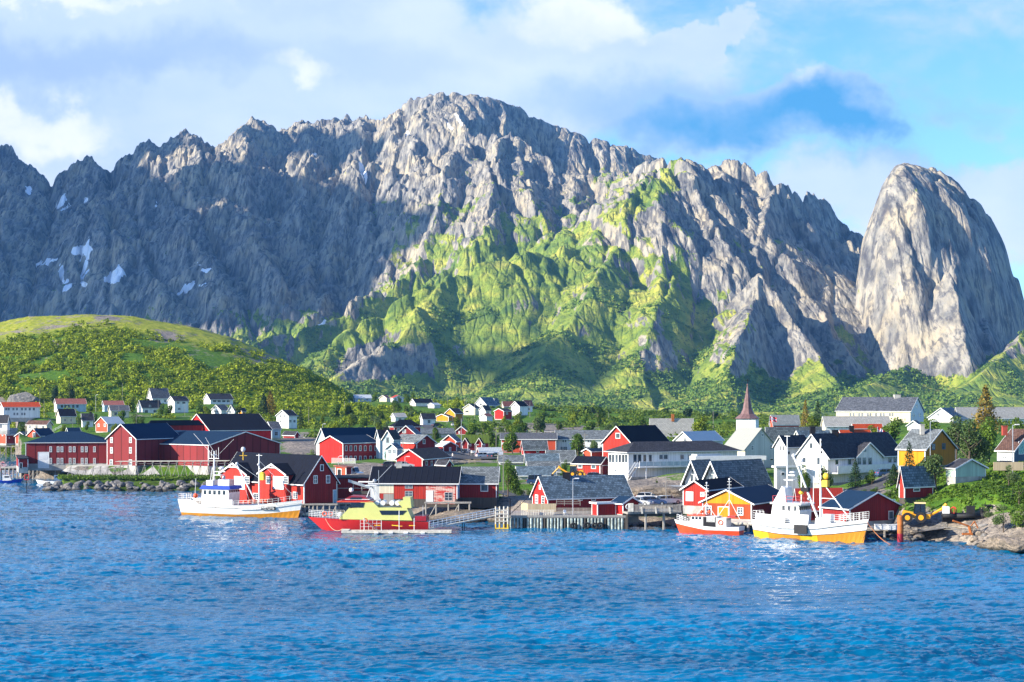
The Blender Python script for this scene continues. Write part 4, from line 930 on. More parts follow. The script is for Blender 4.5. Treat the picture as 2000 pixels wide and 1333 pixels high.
# ---- centre waterfront
BARN = H('long black roofed barn with red, cream and peeling pink wall panels', 893, 724, 902, 978, 945, 914, 302, 'R', wr=8.5, wall='blue', wall2='red', roof='black', name='barn', cat='barn', over=.35, found=1.2, fcol=WOODD, chim=[(779.5, 904, 1.0, CONC)],  # pale blue on the right gable is shade painted onto the red barn
  win=[('L', 798.5, 951, 15, 7, '#'), ('L', 798.5, 968, 15, 17, '#'), ('L', 876, 970, 15, 16, '#')], doors=[('L', 839, 960, 984, 11, WHITE)])
H('dark red barn with grey slate roof right of the black roofed barn', 970, 896, 974, 975, 945, 914, 306, 'R', wr=8.5, wall='dred', wall2='dred', roof='slate', name='barn', cat='barn', win=[('L', 946, 953.5, 15, 14, '-')], found=1.6, fcol=WOODD)
H('red cabin with steep slate roof behind the main quay', 1070, 1040, 1232, 1003, 972, 933, 292, 'L', a=25, wall='dred', wall2='bred', roof='bslate', name='cabin', cat='cabin', over=.45, win=[('L', 1048.5, 975, 6, 17, '#'), ('L', 1061, 977, 6, 16, '#'), ('L', 1055, 952, 3.5, 9, '#'), ('R', 1133, 974, 9, 9, '-'), ('R', 1159, 974, 9, 9, '-')], chim=[(1106, 923, 1.3)])  # bright red gable, dark red side: sun and shade coloured onto one cabin
H('flat roofed dark red hut on the main quay', 1167, 1156, 1203, 1010, 985, 981, 283, 'F', a=24, wall='dred', wall2='bred', roof='tin', name='hut', cat='hut', over=.35, flatroof=.25)
H('dark red hut with blue roof and life ring on its gable', 1217, 1196, 1248, 1008, 984, 973, 283, 'R', a=38, wall='dred', wall2='bred', roof='blue', name='hut', cat='hut', over=.5)
H('small white carport with dark opening beside the red boathouse', 1305, 1300, 1348, 975, 953, 951, 315, 'F', a=14, wall='white', wall2='white', roof='tin', name='carport', cat='car port', doors=[('R', 1322, 957, 966, 20, DARK, 'shade_panel', False)])  # dark panel on the front imitates the shaded inside

# the boathouse gable above the eaves is yellow
_o, _d, _n, _t = YB.faces['L']; _e = lambda q, z: Vector((q.x, q.y, z)) + _n * 0.03
_m = MB(); _m.extr([_e(_o + _d * .1, YB.ze - .15), _e(_o + _d * (_t - .1), YB.ze - .15), _e(_o + _d * _t / 2, YB.zr - .1)], -_n * .02, B['yellow']); _m.build('gable_panel', YB.root, YB.base)
# ---------------------------------------------------------------- ground: heights carried from the feet of the buildings, shore and hill
SHORE = [(-400,640),(30,640),(40,452),(125,448),(132,428),(420,424),(440,345),(500,326),(600,322),(720,321),(760,314),(860,303),(960,298),(985,294),(1040,288),(1230,288),(1330,286),(1400,286),(1480,282),(1600,272),(1740,264),(1765,257),(1880,251),(1905,245),(2000,238),(2400,222)]
BACK = [(-400,2150),(1000,2150),(1080,1400),(1150,1180),(1230,1150),(1400,1000),(1600,900),(2000,860),(2400,840)]
HILLT = [(-400,668),(-200,655),(0,635),(60,623),(170,616),(260,622),(370,640),(450,660),(520,690),(590,720),(650,750),(690,776),(740,806),(780,830),(900,900)]
MAN = [(px, D, GZ(py, D)) for px, py, D in [(1830,1003,262),(1800,985,268),(1870,965,268),(1950,952,262),(2000,905,280),(2080,880,280),(1905,942,272),(1960,1000,250),(2000,985,250),(1990,1035,245),(1900,1030,256),(1850,1022,258),(1790,1021,262),(2080,1000,248),
   (1640,957,300),(1700,950,300),(1750,945,305),(1720,975,285),(1260,978,298),(1300,985,296),(1225,940,330),(1300,945,325),(1240,962,312),(900,905,400),(880,890,430),(720,925,350),(560,880,470),(600,865,500),(640,850,560),(1000,860,560),(1100,850,600),(1150,836,700),(1030,835,640),(960,843,600),
   (870,985,311),(980,988,302),(1010,965,318),(1010,940,345),(540,845,600),(600,840,640),(650,838,680),(720,830,640),(1100,835,760),(1300,845,700),(1500,838,620),(100,860,560),(200,850,560),(300,850,520),(450,850,560),
   (992,978,319),(1893,922,292),(1868,905,330),(1932,910,310),(1828,962,276),(1790,968,266),(1765,972,266),(1569,968,294),(1606,966,297),(1105,934,346),
   (700,786,930),(800,792,900),(900,795,880),(1050,800,900),(-100,850,650),(-100,815,700),(0,800,740),(200,792,740),(400,795,740),(560,815,700),(640,810,760)]]
MAN += [(px, 1500, 16) for px in range(-200, 1001, 150)] + [(px, 2050, 4) for px in range(-200, 1001, 150)] + [(px, 1100, 17) for px in (600, 750, 900, 1000)]
MAN += [(px, 880, 6) for px in (1300, 1500, 1700, 1900, 2200)] + [(1150, 1100, 7), (1250, 1050, 7)]
_gp = np.array(GP + [(XD(px, D), D, z) for px, D, z in MAN])
def tab(t, px): return np.interp(px, [a for a, b in t], [b for a, b in t])
def ground_height(X, Y):
    shp = X.shape; x = X.ravel(); y = Y.ravel(); out = np.zeros(len(x))
    for s in range(0, len(x), 20000):
        xs, ys = x[s:s + 20000, None], y[s:s + 20000, None]
        # distances grow less important with depth: compare in a mildly compressed space
        d2 = (xs - _gp[None, :, 0]) ** 2 + (ys - _gp[None, :, 1]) ** 2 + 9
        w = 1 / d2 ** 1.9
        out[s:s + 20000] = (w * _gp[None, :, 2]).sum(1) / w.sum(1)
    Hh = out.reshape(shp)
    px = CX + F * X / Y
    s = Y - tab(SHORE, px)
    s = s + 1.2 * perlin(X / 9, Y / 9) * np.clip(1 - np.abs(s) / 30, 0, 1)
    steep = np.where((px > 36) & (px < 130), 6.0, np.where((px > 132) & (px < 425), 1.6, np.where(px > 1225, 0.5, 0.26)))
    rise = -1.6 + s * steep + 0.6
    Hh = np.minimum(Hh + 0.5 * perlin(X / 14, Y / 14) * np.clip((Y - 330) / 100, 0.15, 1), np.maximum(rise, -3))
    # the back shore on the inner fjord
    bk = (tab(BACK, px) - Y) * 0.12 - 2
    Hh = np.minimum(Hh, np.maximum(bk, -3))
    # the round green hill
    zc = CH + (HY - tab(HILLT, px)) / F * 1000
    t = np.clip((Y - 775) / 225, 0, 1); prof = np.sin(t * np.pi / 2) ** 1.0
    hb = 12 + (zc - 12) * prof + 2.2 * fbm(X / 60, Y / 60, 4) * t + 1.2 * (fbm(X / 16, Y / 10, 3, True) - .3) * t
    hb = np.where(Y > 1000, zc - (Y - 1000) * 0.35, hb)
    hb = np.where(Y < 775, -99, hb)
    return np.maximum(Hh, hb)
def mat_ground():
    m, t, b = material('ground_grass_and_rock')
    pos = t.new('ShaderNodeNewGeometry').outputs['Position']
    ar = t.new('ShaderNodeAttribute', attribute_name='rock'); ap = t.new('ShaderNodeAttribute', attribute_name='dry')
    n1 = t.noise(pos, 0.05, 6, 0.6); n2 = t.noise(pos, 0.5, 6, 0.7); n3 = t.noise(pos, 1.6, 5, 0.7); n4 = t.noise(pos, 0.16, 6, 0.7, 0.6, scl=(1, 1, 3))
    g = t.ramp(n2, [(0.3, (0.035, 0.085, 0.012)), (0.5, (0.07, 0.15, 0.015)), (0.7, (0.13, 0.21, 0.02))])
    g2 = t.ramp(n2, [(0.3, (0.12, 0.17, 0.02)), (0.5, (0.26, 0.29, 0.03)), (0.7, (0.44, 0.38, 0.07))])
    c = t.mix(t.smooth(t.m('ADD', ap.outputs['Fac'], t.m('MULTIPLY', t.m('SUBTRACT', n4, 0.5), 1.2)), 0.35, 0.75), g, g2)
    rk = t.ramp(n2, [(0.3, (0.16, 0.14, 0.13)), (0.5, (0.26, 0.225, 0.19)), (0.7, (0.42, 0.35, 0.28))])
    rk = t.mix(t.smooth(n3, 0.55, 0.35), rk, (0.10, 0.09, 0.085, 1))
    rm = t.smooth(t.m('ADD', ar.outputs['Fac'], t.m('MULTIPLY', t.m('SUBTRACT', n4, 0.5), 1.1)), 0.42, 0.58)
    c = t.mix(rm, c, rk)
    t.l.new(c, b.inputs[0]); b.inputs['Roughness'].default_value = 0.95; b.inputs['Specular IOR Level'].default_value = 0.1
    bump(t, b, t.m('ADD', n2, t.m('MULTIPLY', n3, 0.5)), 0.8, 0.5)
    return m
def make_ground():
    nr, nc = 560, 800
    D = np.concatenate([1 / np.linspace(1 / 215.0, 1 / 760.0, 330), np.linspace(763, 1030, 150), np.linspace(1040, 2150, 80)])
    u = np.linspace(-330, 2330, nc)
    K, DD = np.meshgrid((u - CX) / F, D); X = K * DD; Y = DD
    Hh = ground_height(X, Y)
    px = CX + F * X / Y; py = HY - F * (Hh - CH) / Y
    gx = np.gradient(Hh, axis=1) / np.gradient(X, axis=1); gy = np.gradient(Hh, axis=0) / np.gradient(Y, axis=0)
    s = Y - tab(SHORE, px)
    rock = 0.30 + 0.4 * fbm(X / 30, Y / 30, 4)
    rock += 1.0 * np.clip(1.6 - Hh, 0, 1) + 0.5 * np.clip(np.hypot(gx, gy) - 0.35, 0, 1)
    def spot(cx, cy, rx, ry, v=1.2): return v * np.exp(-(((px - cx) / rx) ** 2 + ((py - cy) / ry) ** 2))
    rock += spot(900, 997, 110, 14) + spot(1270, 955, 70, 16) + spot(600, 868, 40, 16) + spot(1060, 840, 80, 10, .9) + spot(1850, 1040, 70, 22, 1.5) + spot(1960, 1050, 60, 26, 1.5) + spot(1010, 975, 25, 14)
    rock += spot(900, 885, 60, 16) + spot(720, 920, 60, 12) + spot(1290, 985, 60, 12) + spot(1700, 960, 60, 8, .5) + spot(30, 780, 26, 9, 1.2) + spot(80, 672, 60, 6, .7) + spot(320, 660, 26, 7, .8) + spot(210, 622, 22, 3, .8) + spot(1160, 772, 60, 10)
    rock -= spot(1900, 965, 80, 28, .9)
    rock -= spot(320, 930, 130, 12, 2.0) * (Y > 400)
    rock += 0.22 * (Y > 770) * np.clip(1 - (py - tab(HILLT, px)) / 60, 0, 1) * (px < 600) * (fbm(X / 22, Y / 9, 3) + .35)
    dry = np.clip(1.15 - (py - (tab(HILLT, px))) / 52, 0, 1.1) * (Y > 770) * np.clip((640 - px) / 120, 0, 1)  + 0.25 * (Y < 770) * np.clip(fbm(X / 40, Y / 40, 3) + .3, 0, 1)
    V = np.stack([X, Y, Hh], -1).reshape(-1, 3)
    np_mesh('ground', V, grid_faces(nr, nc), [mat_ground()], attrs={'rock': rock, 'dry': dry})
    return X, Y, Hh
GX, GY, GH = make_ground()
def gz(x, y): return float(ground_height(np.array([float(x)]), np.array([float(y)]))[0])
def gpt(px, D): x = XD(px, D); return Vector((x, D, gz(x, D)))
# roads, yards and drives: sheets of asphalt lying 5 cm over the ground
ASPH = pm('asphalt', (0.085, 0.085, 0.09), 0.9, 0.2, 0.35, 0.5); GRAV = pm('gravel', (0.20, 0.19, 0.18), 0.95, 0.1, 0.5, 2.0, bumpy=0.05)
def ribbon(name, pts, w, m, lift=0.06):
    L = []
    for (a, b) in zip(pts[:-1], pts[1:]):
        A, Bq = Vector((XD(*a), a[1])), Vector((XD(*b), b[1])); n = max(2, int((Bq - A).length / 2.5))
        for i in range(n): L.append(A.lerp(Bq, i / n))
    L.append(Vector((XD(*pts[-1]), pts[-1][1])))
    k = 5; V = []
    for i, p in enumerate(L):
        d = (L[min(i + 1, len(L) - 1)] - L[max(i - 1, 0)]).normalized(); n = Vector((-d.y, d.x))
        for j in range(k): q = p + n * w * (j / (k - 1) - 0.5); V.append((q.x, q.y))
    V = np.array(V); z = ground_height(V[:, 0], V[:, 1]).reshape(-1, k); z = np.maximum(z, z.mean(1, keepdims=True)) + lift
    return np_mesh(name, np.column_stack([V, z.ravel()]), grid_faces(len(L), k), [m])
ribbon('road', [(1480, 312), (1560, 300), (1660, 296), (1760, 300)], 8, ASPH)
ribbon('road', [(985, 330), (1040, 318), (1130, 322), (1200, 330)], 5, ASPH)
ribbon('yard', [(1235, 303), (1330, 300)], 13, ASPH)
ribbon('yard', [(845, 428), (930, 426), (985, 432)], 22, ASPH)
ribbon('yard', [(660, 362), (790, 366)], 12, GRAV)
ribbon('yard', [(1080, 344), (1190, 340)], 10, GRAV)
ribbon('road', [(820, 640), (870, 600), (930, 560)], 6, ASPH)
ribbon('yard', [(45, 440), (140, 436), (400, 412)], 12, CONC)
ribbon('yard', [(1775, 261), (1850, 259)], 9, GRAV)
# ---------------------------------------------------------------- leaves, trees, scrub
def leaf_mat(name, lo, hi, trans=0.3):
    m = bpy.data.materials.new(name); m.use_nodes = True; m.node_tree.nodes.clear(); t = NT(m.node_tree)
    g = t.new('ShaderNodeNewGeometry'); n = t.noise(g.outputs['Position'], 0.09, 3, 0.6)
    f = t.m('ADD', t.m('MULTIPLY', g.outputs['Random Per Island'], 0.6), t.m('MULTIPLY', t.smooth(n, 0.3, 0.7), 0.45), clamp=True)
    c = t.mix(f, lo + (1,), hi + (1,))
    b = t.new('ShaderNodeBsdfPrincipled'); t.l.new(c, b.inputs[0]); b.inputs['Roughness'].default_value = 0.6; b.inputs['Specular IOR Level'].default_value = 0.2
    tr = t.new('ShaderNodeBsdfTranslucent'); t.l.new(c, tr.inputs[0]); mx = t.new('ShaderNodeMixShader'); mx.inputs[0].default_value = trans
    t.l.new(b.outputs[0], mx.inputs[1]); t.l.new(tr.outputs[0], mx.inputs[2]); o = t.new('ShaderNodeOutputMaterial'); t.l.new(mx.outputs[0], o.inputs[0])
    return m
LF = {'green': leaf_mat('leaves_green', (0.035, 0.085, 0.012), (0.17, 0.27, 0.028)), 'lime': leaf_mat('leaves_lime', (0.075, 0.12, 0.010), (0.27, 0.33, 0.02)), 'dark': leaf_mat('needles_dark', (0.010, 0.030, 0.012), (0.035, 0.075, 0.02), 0.1),
      'gold': leaf_mat('needles_golden', (0.085, 0.08, 0.012), (0.33, 0.21, 0.03), 0.15), 'willow': leaf_mat('leaves_willow', (0.055, 0.10, 0.03), (0.17, 0.24, 0.08)), 'far': leaf_mat('scrub_far', (0.05, 0.13, 0.025), (0.22, 0.32, 0.04), 0.25), 'mid': leaf_mat('scrub_mid', (0.035, 0.08, 0.012), (0.20, 0.27, 0.025), 0.3), 'hill': leaf_mat('scrub_hill', (0.055, 0.12, 0.008), (0.40, 0.46, 0.02), 0.3)}
BARK = pm('bark', (0.12, 0.09, 0.07), 0.9, 0.1, 0.4, 2)
rs = np.random.RandomState(11)
def quads(P_, s, flat=0.0, outward=None):
    """one leaf clump per point: a small bent quad in a random direction"""
    n = len(P_); a = rs.normal(size=(n, 3)); 
    if outward is not None: a = a + outward * 1.1
    a[:, 2] += flat; a /= np.linalg.norm(a, axis=1, keepdims=True)
    r = rs.normal(size=(n, 3)); u = np.cross(a, r); u /= np.linalg.norm(u, axis=1, keepdims=True) + 1e-9; v = np.cross(a, u)
    s = (s * rs.uniform(0.55, 1.35, n))[:, None] if np.isscalar(s) else (s * rs.uniform(.6, 1.3, n))[:, None]
    V = np.stack([P_ - u * s, P_ - v * s * .75 + a * s * .25, P_ + u * s, P_ + v * s * .75 + a * s * .2], 1).reshape(-1, 3)
    return V, np.arange(4 * n).reshape(n, 4)
def crown_pts(n, w, h, kind, seed):
    r = np.random.RandomState(seed)
    if kind == 'spruce':
        tt = r.beta(1.0, 1.5, n); tier = np.floor(tt * 13) / 13; ft = tt * 13 - np.floor(tt * 13)
        rad = w * .62 * (1 - tier) ** 0.85 * (1.0 - 0.45 * ft) * np.sqrt(r.uniform(0.12, 1, n)); ang = r.uniform(0, 2 * np.pi, n)
        arm = 0.72 + 0.45 * np.abs(np.sin(ang * 3.5 + tier * 40 + seed)); rad = rad * arm
        return np.stack([rad * np.cos(ang), rad * np.sin(ang), h * (0.05 + 0.95 * tt) - 0.10 * rad], 1)
    k = 11 if kind != 'bush' else 7; cs = []
    for i in range(k):
        a = 2 * np.pi * i * 0.382 * 2.6 + r.uniform(0, .8); q = np.sqrt((i + .5) / k)
        cs.append((0.37 * w * q * np.cos(a), 0.37 * w * q * np.sin(a), h * ((0.62 - 0.30 * q + r.uniform(-.12, .2)) if kind != 'bush' else 0.5 - .15 * q), w * r.uniform(0.18, 0.28)))
    cs.append((0, 0, h * 0.8, w * 0.16)); cs = np.array(cs)
    j = r.randint(0, len(cs), n); d = r.normal(size=(n, 3)); d /= np.linalg.norm(d, axis=1, keepdims=True)
    rr = cs[j, 3] * (0.55 + 0.55 * r.uniform(0, 1, n) ** 0.5); p = cs[j, :3] + d * rr[:, None] * np.array([1, 1, h / w * 0.85 if kind != 'bush' else .9])
    p[:, 2] = np.clip(p[:, 2], 0.03 * h, h)
    return p
_protos = {}
def tree(label, px, yt, yb, wpx, D, kind='leafy', leaf='green', group=None, name=None, z=None):
    x = XD(px, D); zg = gz(x, D) if z is None else z; zt = GZ(yt, D); h = max(1.0, zt - zg); w = wpx / F * D
    key = (kind, leaf, int(round(h / w * 3)), int(D > 450)); nm = name or {'spruce': 'spruce_tree', 'bush': 'bush', 'leafy': 'leafy_tree'}[kind]
    if key not in _protos:
        hh, ww = h / w * 6.0, 6.0
        n = {'spruce': 2600, 'bush': 1500, 'leafy': 3600}[kind]; n = n if D <= 450 else n // 2
        p = crown_pts(n, ww, hh, kind, len(_protos) + 5); out = p - np.array([0, 0, hh * .5]); out /= np.linalg.norm(out, axis=1, keepdims=True) + .01
        V, Fq = quads(p, 0.17 if D <= 450 else 0.25, 0.5 if kind != 'spruce' else 0.2, out)
        me_o = np_mesh('crown', V, Fq, [LF[leaf]], smooth=False, kind=None)
        mb = MB(); mb.tube((0, 0, -0.6), (0.1, 0, hh * .5), 0.20, BARK, 7, 0.11); mb.tube((0.1, 0, hh * .5), (0, 0.1, hh * .86), 0.11, BARK, 6, 0.03)
        if kind != 'spruce':
            rr = random.Random(len(_protos))
            for i in range(8):
                a = i * 2.4; z0 = hh * rr.uniform(.2, .5); mb.tube((0.05, 0, z0), (math.cos(a) * ww * .32, math.sin(a) * ww * .32, z0 + hh * rr.uniform(.12, .3)), 0.08, BARK, 5, 0.02)
        tk = mb.build('trunk'); _protos[key] = (me_o.data, tk.data, ww, hh)
        bpy.data.objects.remove(me_o); bpy.data.objects.remove(tk)
    cm, tm, ww, hh = _protos[key]
    r = thing(nm, label, {'spruce': 'tree', 'bush': 'bush', 'leafy': 'tree'}[kind], (x, D, zg), random.uniform(0, 6.28), group)
    r.scale = (w / ww, w / ww, h / hh)
    for nme, me in (('crown', cm), ('trunk', tm)):
        c = bpy.data.objects.new(nme, me); COL.objects.link(c); c.parent = r
    return r
T = tree
T('broad bush tree beside the tall grey pole right of the slate barn', 992, 893, 978, 46, 319)
T('small slender leafy tree before the red garage', 1105, 895, 934, 20, 346)
T('round leafy tree left of the turf roofed row cabin', 926, 826, 866, 32, 535)
T('leafy tree right behind the turf roofed row cabin', 955, 832, 878, 34, 515)
T('yellow green tree right of the pale brown roofed house', 1376, 808, 856, 40, 530, leaf='lime')
T('bright lime tree in front of the spruce pair', 1585, 811, 846, 52, 520, leaf='lime')
T('left golden green spruce of the pair behind the lime tree', 1573, 780, 840, 24, 545, 'spruce', 'gold')
T('right spruce of the pair behind the lime tree', 1597, 781, 840, 26, 545, 'spruce', 'dark')
T('tall golden spruce standing over the pale roofs at right', 1925, 752, 842, 60, 470, 'spruce', 'gold')
T('green tree behind the dark tiled villa roof', 1748, 821, 880, 56, 405)
T('yellow green bush behind the villa chimney', 1702, 828, 868, 42, 450, leaf='lime')
T('large spreading tree right of the mustard yellow house', 1893, 812, 922, 84, 292, leaf='willow')
T('tall airy tree behind the large spreading tree', 1868, 806, 905, 70, 330, leaf='willow')
T('leafy tree left of the brown tiled house', 1932, 808, 910, 70, 310)
T('green treetops above the brown tiled house', 1985, 812, 870, 56, 390)
T('dark leafy tree under the white gabled house at right', 1822, 816, 850, 60, 430)
T('round willow beside the small dark red slate cabin', 1828, 884, 962, 80, 274, leaf='willow', name='willow_tree')
T('dark spruce between the villa and the yellow house', 1776, 862, 942, 40, 290, 'spruce', 'dark')
T('dark spruce in front of the villa balcony', 1671, 898, 956, 34, 300, 'spruce', 'dark')
T('small dark spruce left of the small red slate cabin', 1746, 906, 950, 34, 295, 'spruce', 'dark')
T('clipped round bush right of the balcony spruce', 1703, 917, 950, 36, 300, 'bush', 'green')
T('white flowering tree behind the right fishing boat masts', 1569, 902, 968, 42, 294)
T('second dense tree behind the right fishing boat boom', 1606, 906, 966, 42, 297, leaf='green')
T('brown tinged large spruce at the hill foot', 528, 763, 828, 34, 700, 'spruce', 'gold')
T('dark large spruce at the hill foot', 515, 768, 828, 30, 690, 'spruce', 'dark')
T('pointed dark spruce right of the lone white hill house', 587, 798, 838, 18, 650, 'spruce', 'dark')
for i, (px, yt, w) in enumerate([(1047, 797, 20), (1062, 800, 20), (1080, 806, 22), (1096, 808, 20), (1118, 803, 16), (1131, 800, 18), (1143, 795, 20), (1157, 796, 20), (1171, 799, 22)]):
    T('dark conifer in the row on the far side of the village, behind the long sheds', px, yt, 838, w, 790, 'leafy' if i < 4 else 'spruce', 'dark', 'dark conifers beyond the long sheds')
for i, (px, yt, w, D, lf) in enumerate([(1278, 802, 34, 800, 'green'), (1302, 797, 22, 820, 'dark'), (1348, 797, 26, 760, 'dark'), (1395, 806, 44, 760, 'dark'), (1430, 800, 26, 770, 'green'), (1460, 806, 30, 780, 'green'), (1240, 812, 30, 780, 'green')]):
    T('low round tree among the shore trees below the green mountain slope', px, yt, 835, w, D, 'leafy', lf, 'trees on the far shore')
for i, (px, yt, yb, w, D) in enumerate([(718, 762, 790, 18, 925), (735, 765, 790, 16, 920), (792, 768, 792, 18, 905), (806, 765, 792, 16, 915), (697, 766, 785, 14, 930), (778, 774, 790, 10, 880), (884, 786, 800, 16, 880), (872, 790, 802, 14, 870), (974, 793, 812, 16, 800), (960, 795, 812, 14, 790)]):
    T('round green tree on the back ridge among the small white houses', px, yt, yb, w, D, 'leafy', 'green', 'trees on the back ridge')
for i, (px, yt, yb, w, D, lf) in enumerate([(172, 822, 840, 12, 590, 'green'), (152, 808, 842, 12, 600, 'green'), (186, 807, 838, 22, 615, 'green'), (176, 792, 806, 18, 660, 'green'), (240, 800, 832, 30, 610, 'green'), (262, 806, 832, 30, 600, 'green'), (278, 812, 834, 26, 590, 'green'), (232, 766, 800, 26, 700, 'lime'),
    (260, 770, 792, 30, 720, 'lime'), (318, 786, 806, 20, 690, 'green'), (334, 790, 812, 26, 650, 'green'), (388, 780, 812, 24, 690, 'green'), (400, 792, 812, 20, 680, 'lime'), (468, 790, 812, 26, 700, 'lime'), (490, 794, 812, 20, 690, 'lime'), (10, 806, 826, 22, 620, 'green'), (66, 804, 822, 18, 630, 'green'),
    (110, 750, 780, 22, 790, 'dark'), (136, 745, 782, 18, 790, 'dark'), (200, 760, 790, 26, 780, 'green'), (44, 824, 842, 30, 600, 'green'), (226, 826, 846, 18, 560, 'lime'), (125, 828, 846, 16, 570, 'lime'), (524, 804, 830, 16, 640, 'lime'), (632, 806, 832, 12, 660, 'lime')]):
    T('garden tree between the hillside houses on the left', px, yt, yb, w, D, 'leafy', lf, 'garden trees on the left hillside')
for i, (px, yt, yb, w, D) in enumerate([(610, 878, 900, 26, 400), (585, 885, 896, 14, 440), (754, 882, 902, 20, 398), (842, 845, 860, 14, 520), (1282, 938, 946, 8, 328), (300, 920, 935, 22, 406), (1480, 922, 930, 14, 345), (1970, 905, 960, 40, 268), (1990, 940, 1000, 44, 256), (1960, 980, 1010, 40, 248), (1995, 985, 1030, 40, 247), (1925, 990, 1012, 30, 254), (1012, 950, 972, 26, 322), (1030, 955, 970, 20, 318), (1735, 965, 975, 20, 288), (1690, 958, 966, 22, 292), (1712, 956, 964, 22, 292), (1768, 965, 985, 16, 262), (1560, 925, 945, 10, 330)]):
    T('low green bush growing between houses or on the bank near the shore', px, yt, yb, w, D, 'bush', ['green', 'willow'][i % 2], 'bushes near the shore')
_rt = random.Random(21); _gpx = np.array(GP); _k = 0
while _k < 60:
    px_, D_ = _rt.uniform(640, 1260), _rt.uniform(430, 800); x_ = XD(px_, D_)
    if ((_gpx[:, 0] - x_) ** 2 + (_gpx[:, 1] - D_) ** 2).min() < 49: continue
    if min([abs(CX + F * a_ / b_ - px_) for a_, b_, c_ in GP if b_ > D_ and b_ < D_ + 60] + [99]) < 9: continue
    z_ = gz(x_, D_)
    if z_ < 3: continue
    h_ = _rt.uniform(3.2, 6.5); yb_ = HY - F * (z_ - CH) / D_
    T('broadleaf garden tree in the middle of the village between roofs and road', px_, yb_ - F * h_ / D_, yb_, F * h_ * _rt.uniform(.75, 1.15) / D_, D_, 'leafy', _rt.choice(['green', 'green', 'lime', 'willow']), 'garden trees in the middle of the village'); _k += 1
# ---- scrub woods too many to count
def scrub(name, pts, rad, per, leaf, qs):
    n = len(pts); c = np.repeat(pts, per, axis=0); r = np.repeat(rad, per)
    d = rs.normal(size=(n * per, 3)); d /= np.linalg.norm(d, axis=1, keepdims=True); d[:, 2] = np.abs(d[:, 2]) * 1.1
    lump = 0.35 + 0.8 * rs.uniform(0, 1, n * per)
    p = c + d * (r * lump)[:, None]
    V, Fq = quads(p, r * qs, 0.5, d)
    return np_mesh(name, V, Fq, [LF[leaf]], smooth=False, kind='stuff')
def pick_ground(n):
    px = rs.uniform(-150, 900, n); D = rs.uniform(560, 1010, n); x = XD(px, D); z = ground_height(x, D); py = HY - F * (z - CH) / D
    top = tab(HILLT, px)
    dens = perlin(x / 28, D / 28) * 0.7 + perlin(x / 90 + 7, D / 90) * 0.5
    hill = (D > 775) & (px < 740)
    keep = np.where(hill, (py - top > np.interp(px, [450, 580], [14, 2]) + np.interp(px, [450, 580], [36, 6]) * rs.uniform(0, 1, n)) & (dens > -0.5 + 0.6 * np.clip(1 - (py - top) / 80, 0, 1) * (px < 560)), (dens > -0.05))
    keep &= ~((px > 740) & (D > 900)) & ~((px > 560) & (D < 640)) & ((px > 480) | (D > 640))
    gp = np.array(GP); d2 = ((x[:, None] - gp[None, :, 0]) ** 2 + (D[:, None] - gp[None, :, 1]) ** 2).min(1)
    keep &= d2 > 7.0 ** 2
    # keep the view in front of each house clear
    for hx, hy, hz in GP:
        if hy > 560:
            hp = CX + F * hx / hy; keep &= ~((np.abs(px - hp) < 16) & (D < hy) & (D > hy - 60))
    return np.stack([x, D, z - 0.3], 1)[keep]
def pick_mid(n):
    px = rs.uniform(600, 2050, n); D = rs.uniform(540, 1150, n); x = XD(px, D); z = ground_height(x, D); k = z > 2
    k &= (perlin(x / 30, D / 22) > np.where(px > 1130, -0.25, -0.02)); k &= ~((px < 780) & (D > 775))
    gp = np.array(GP); k &= ((x[:, None] - gp[None, :, 0]) ** 2 + (D[:, None] - gp[None, :, 1]) ** 2).min(1) > 64
    for hx, hy, hz in GP:
        if hy > 520: hp = CX + F * hx / hy; k &= ~((np.abs(px - hp) < 14) & (D < hy) & (D > hy - 70))
    return np.stack([x, D, z - .2], 1)[k]
pmd = pick_mid(9000)
scrub('scrub_wood', pmd, rs.uniform(0.7, 2.4, len(pmd)), 40, 'mid', 0.24)
pg = pick_ground(21000)
scrub('scrub_wood', pg, (0.8 + 2.9 * rs.beta(1.3, 2.4, len(pg))) * np.where(pg[:, 1] > 770, 1, .75), 60, 'hill', 0.22)
def pick_mountain(n):
    X, Y, Hm, green, u, Dv = MT
    i = rs.randint(0, X.size, n); x, y, h, g = X.ravel()[i], Y.ravel()[i], Hm.ravel()[i], green.ravel()[i]
    px = CX + F * x / y; dens = perlin(x / 70, y / 70)
    k = (h > 3) & (y < 3000) & (h < 210) & (g > 0.6) & (dens > -0.2 + h / 260) & (rs.uniform(0, 1, n) < 0.75)
    return np.stack([x, y, h - .5], 1)[k]
pmn = pick_mountain(160000)[:15000]
scrub('scrub_wood', pmn, rs.uniform(2.0, 4.6, len(pmn)), 15, 'far', 0.42)
# rough grass and cow parsley on the right bank
def pick_bank(n):
    px = rs.uniform(1730, 2060, n); D = rs.uniform(244, 300, n); x = XD(px, D); z = ground_height(x, D); py = HY - F * (z - CH) / D
    k = (z > 3.0) & (perlin(x / 5, D / 5) > -0.25) & ~((px > 1765) & (px < 1950) & (py > 1000)) & ~((px > 1760) & (px < 1815) & (D < 268) & (D > 250))
    return np.stack([x, D, z - .1], 1)[k]
pb = pick_bank(5000)
scrub('rough_grass', pb, rs.uniform(.25, .6, len(pb)), 12, 'green', 0.4)
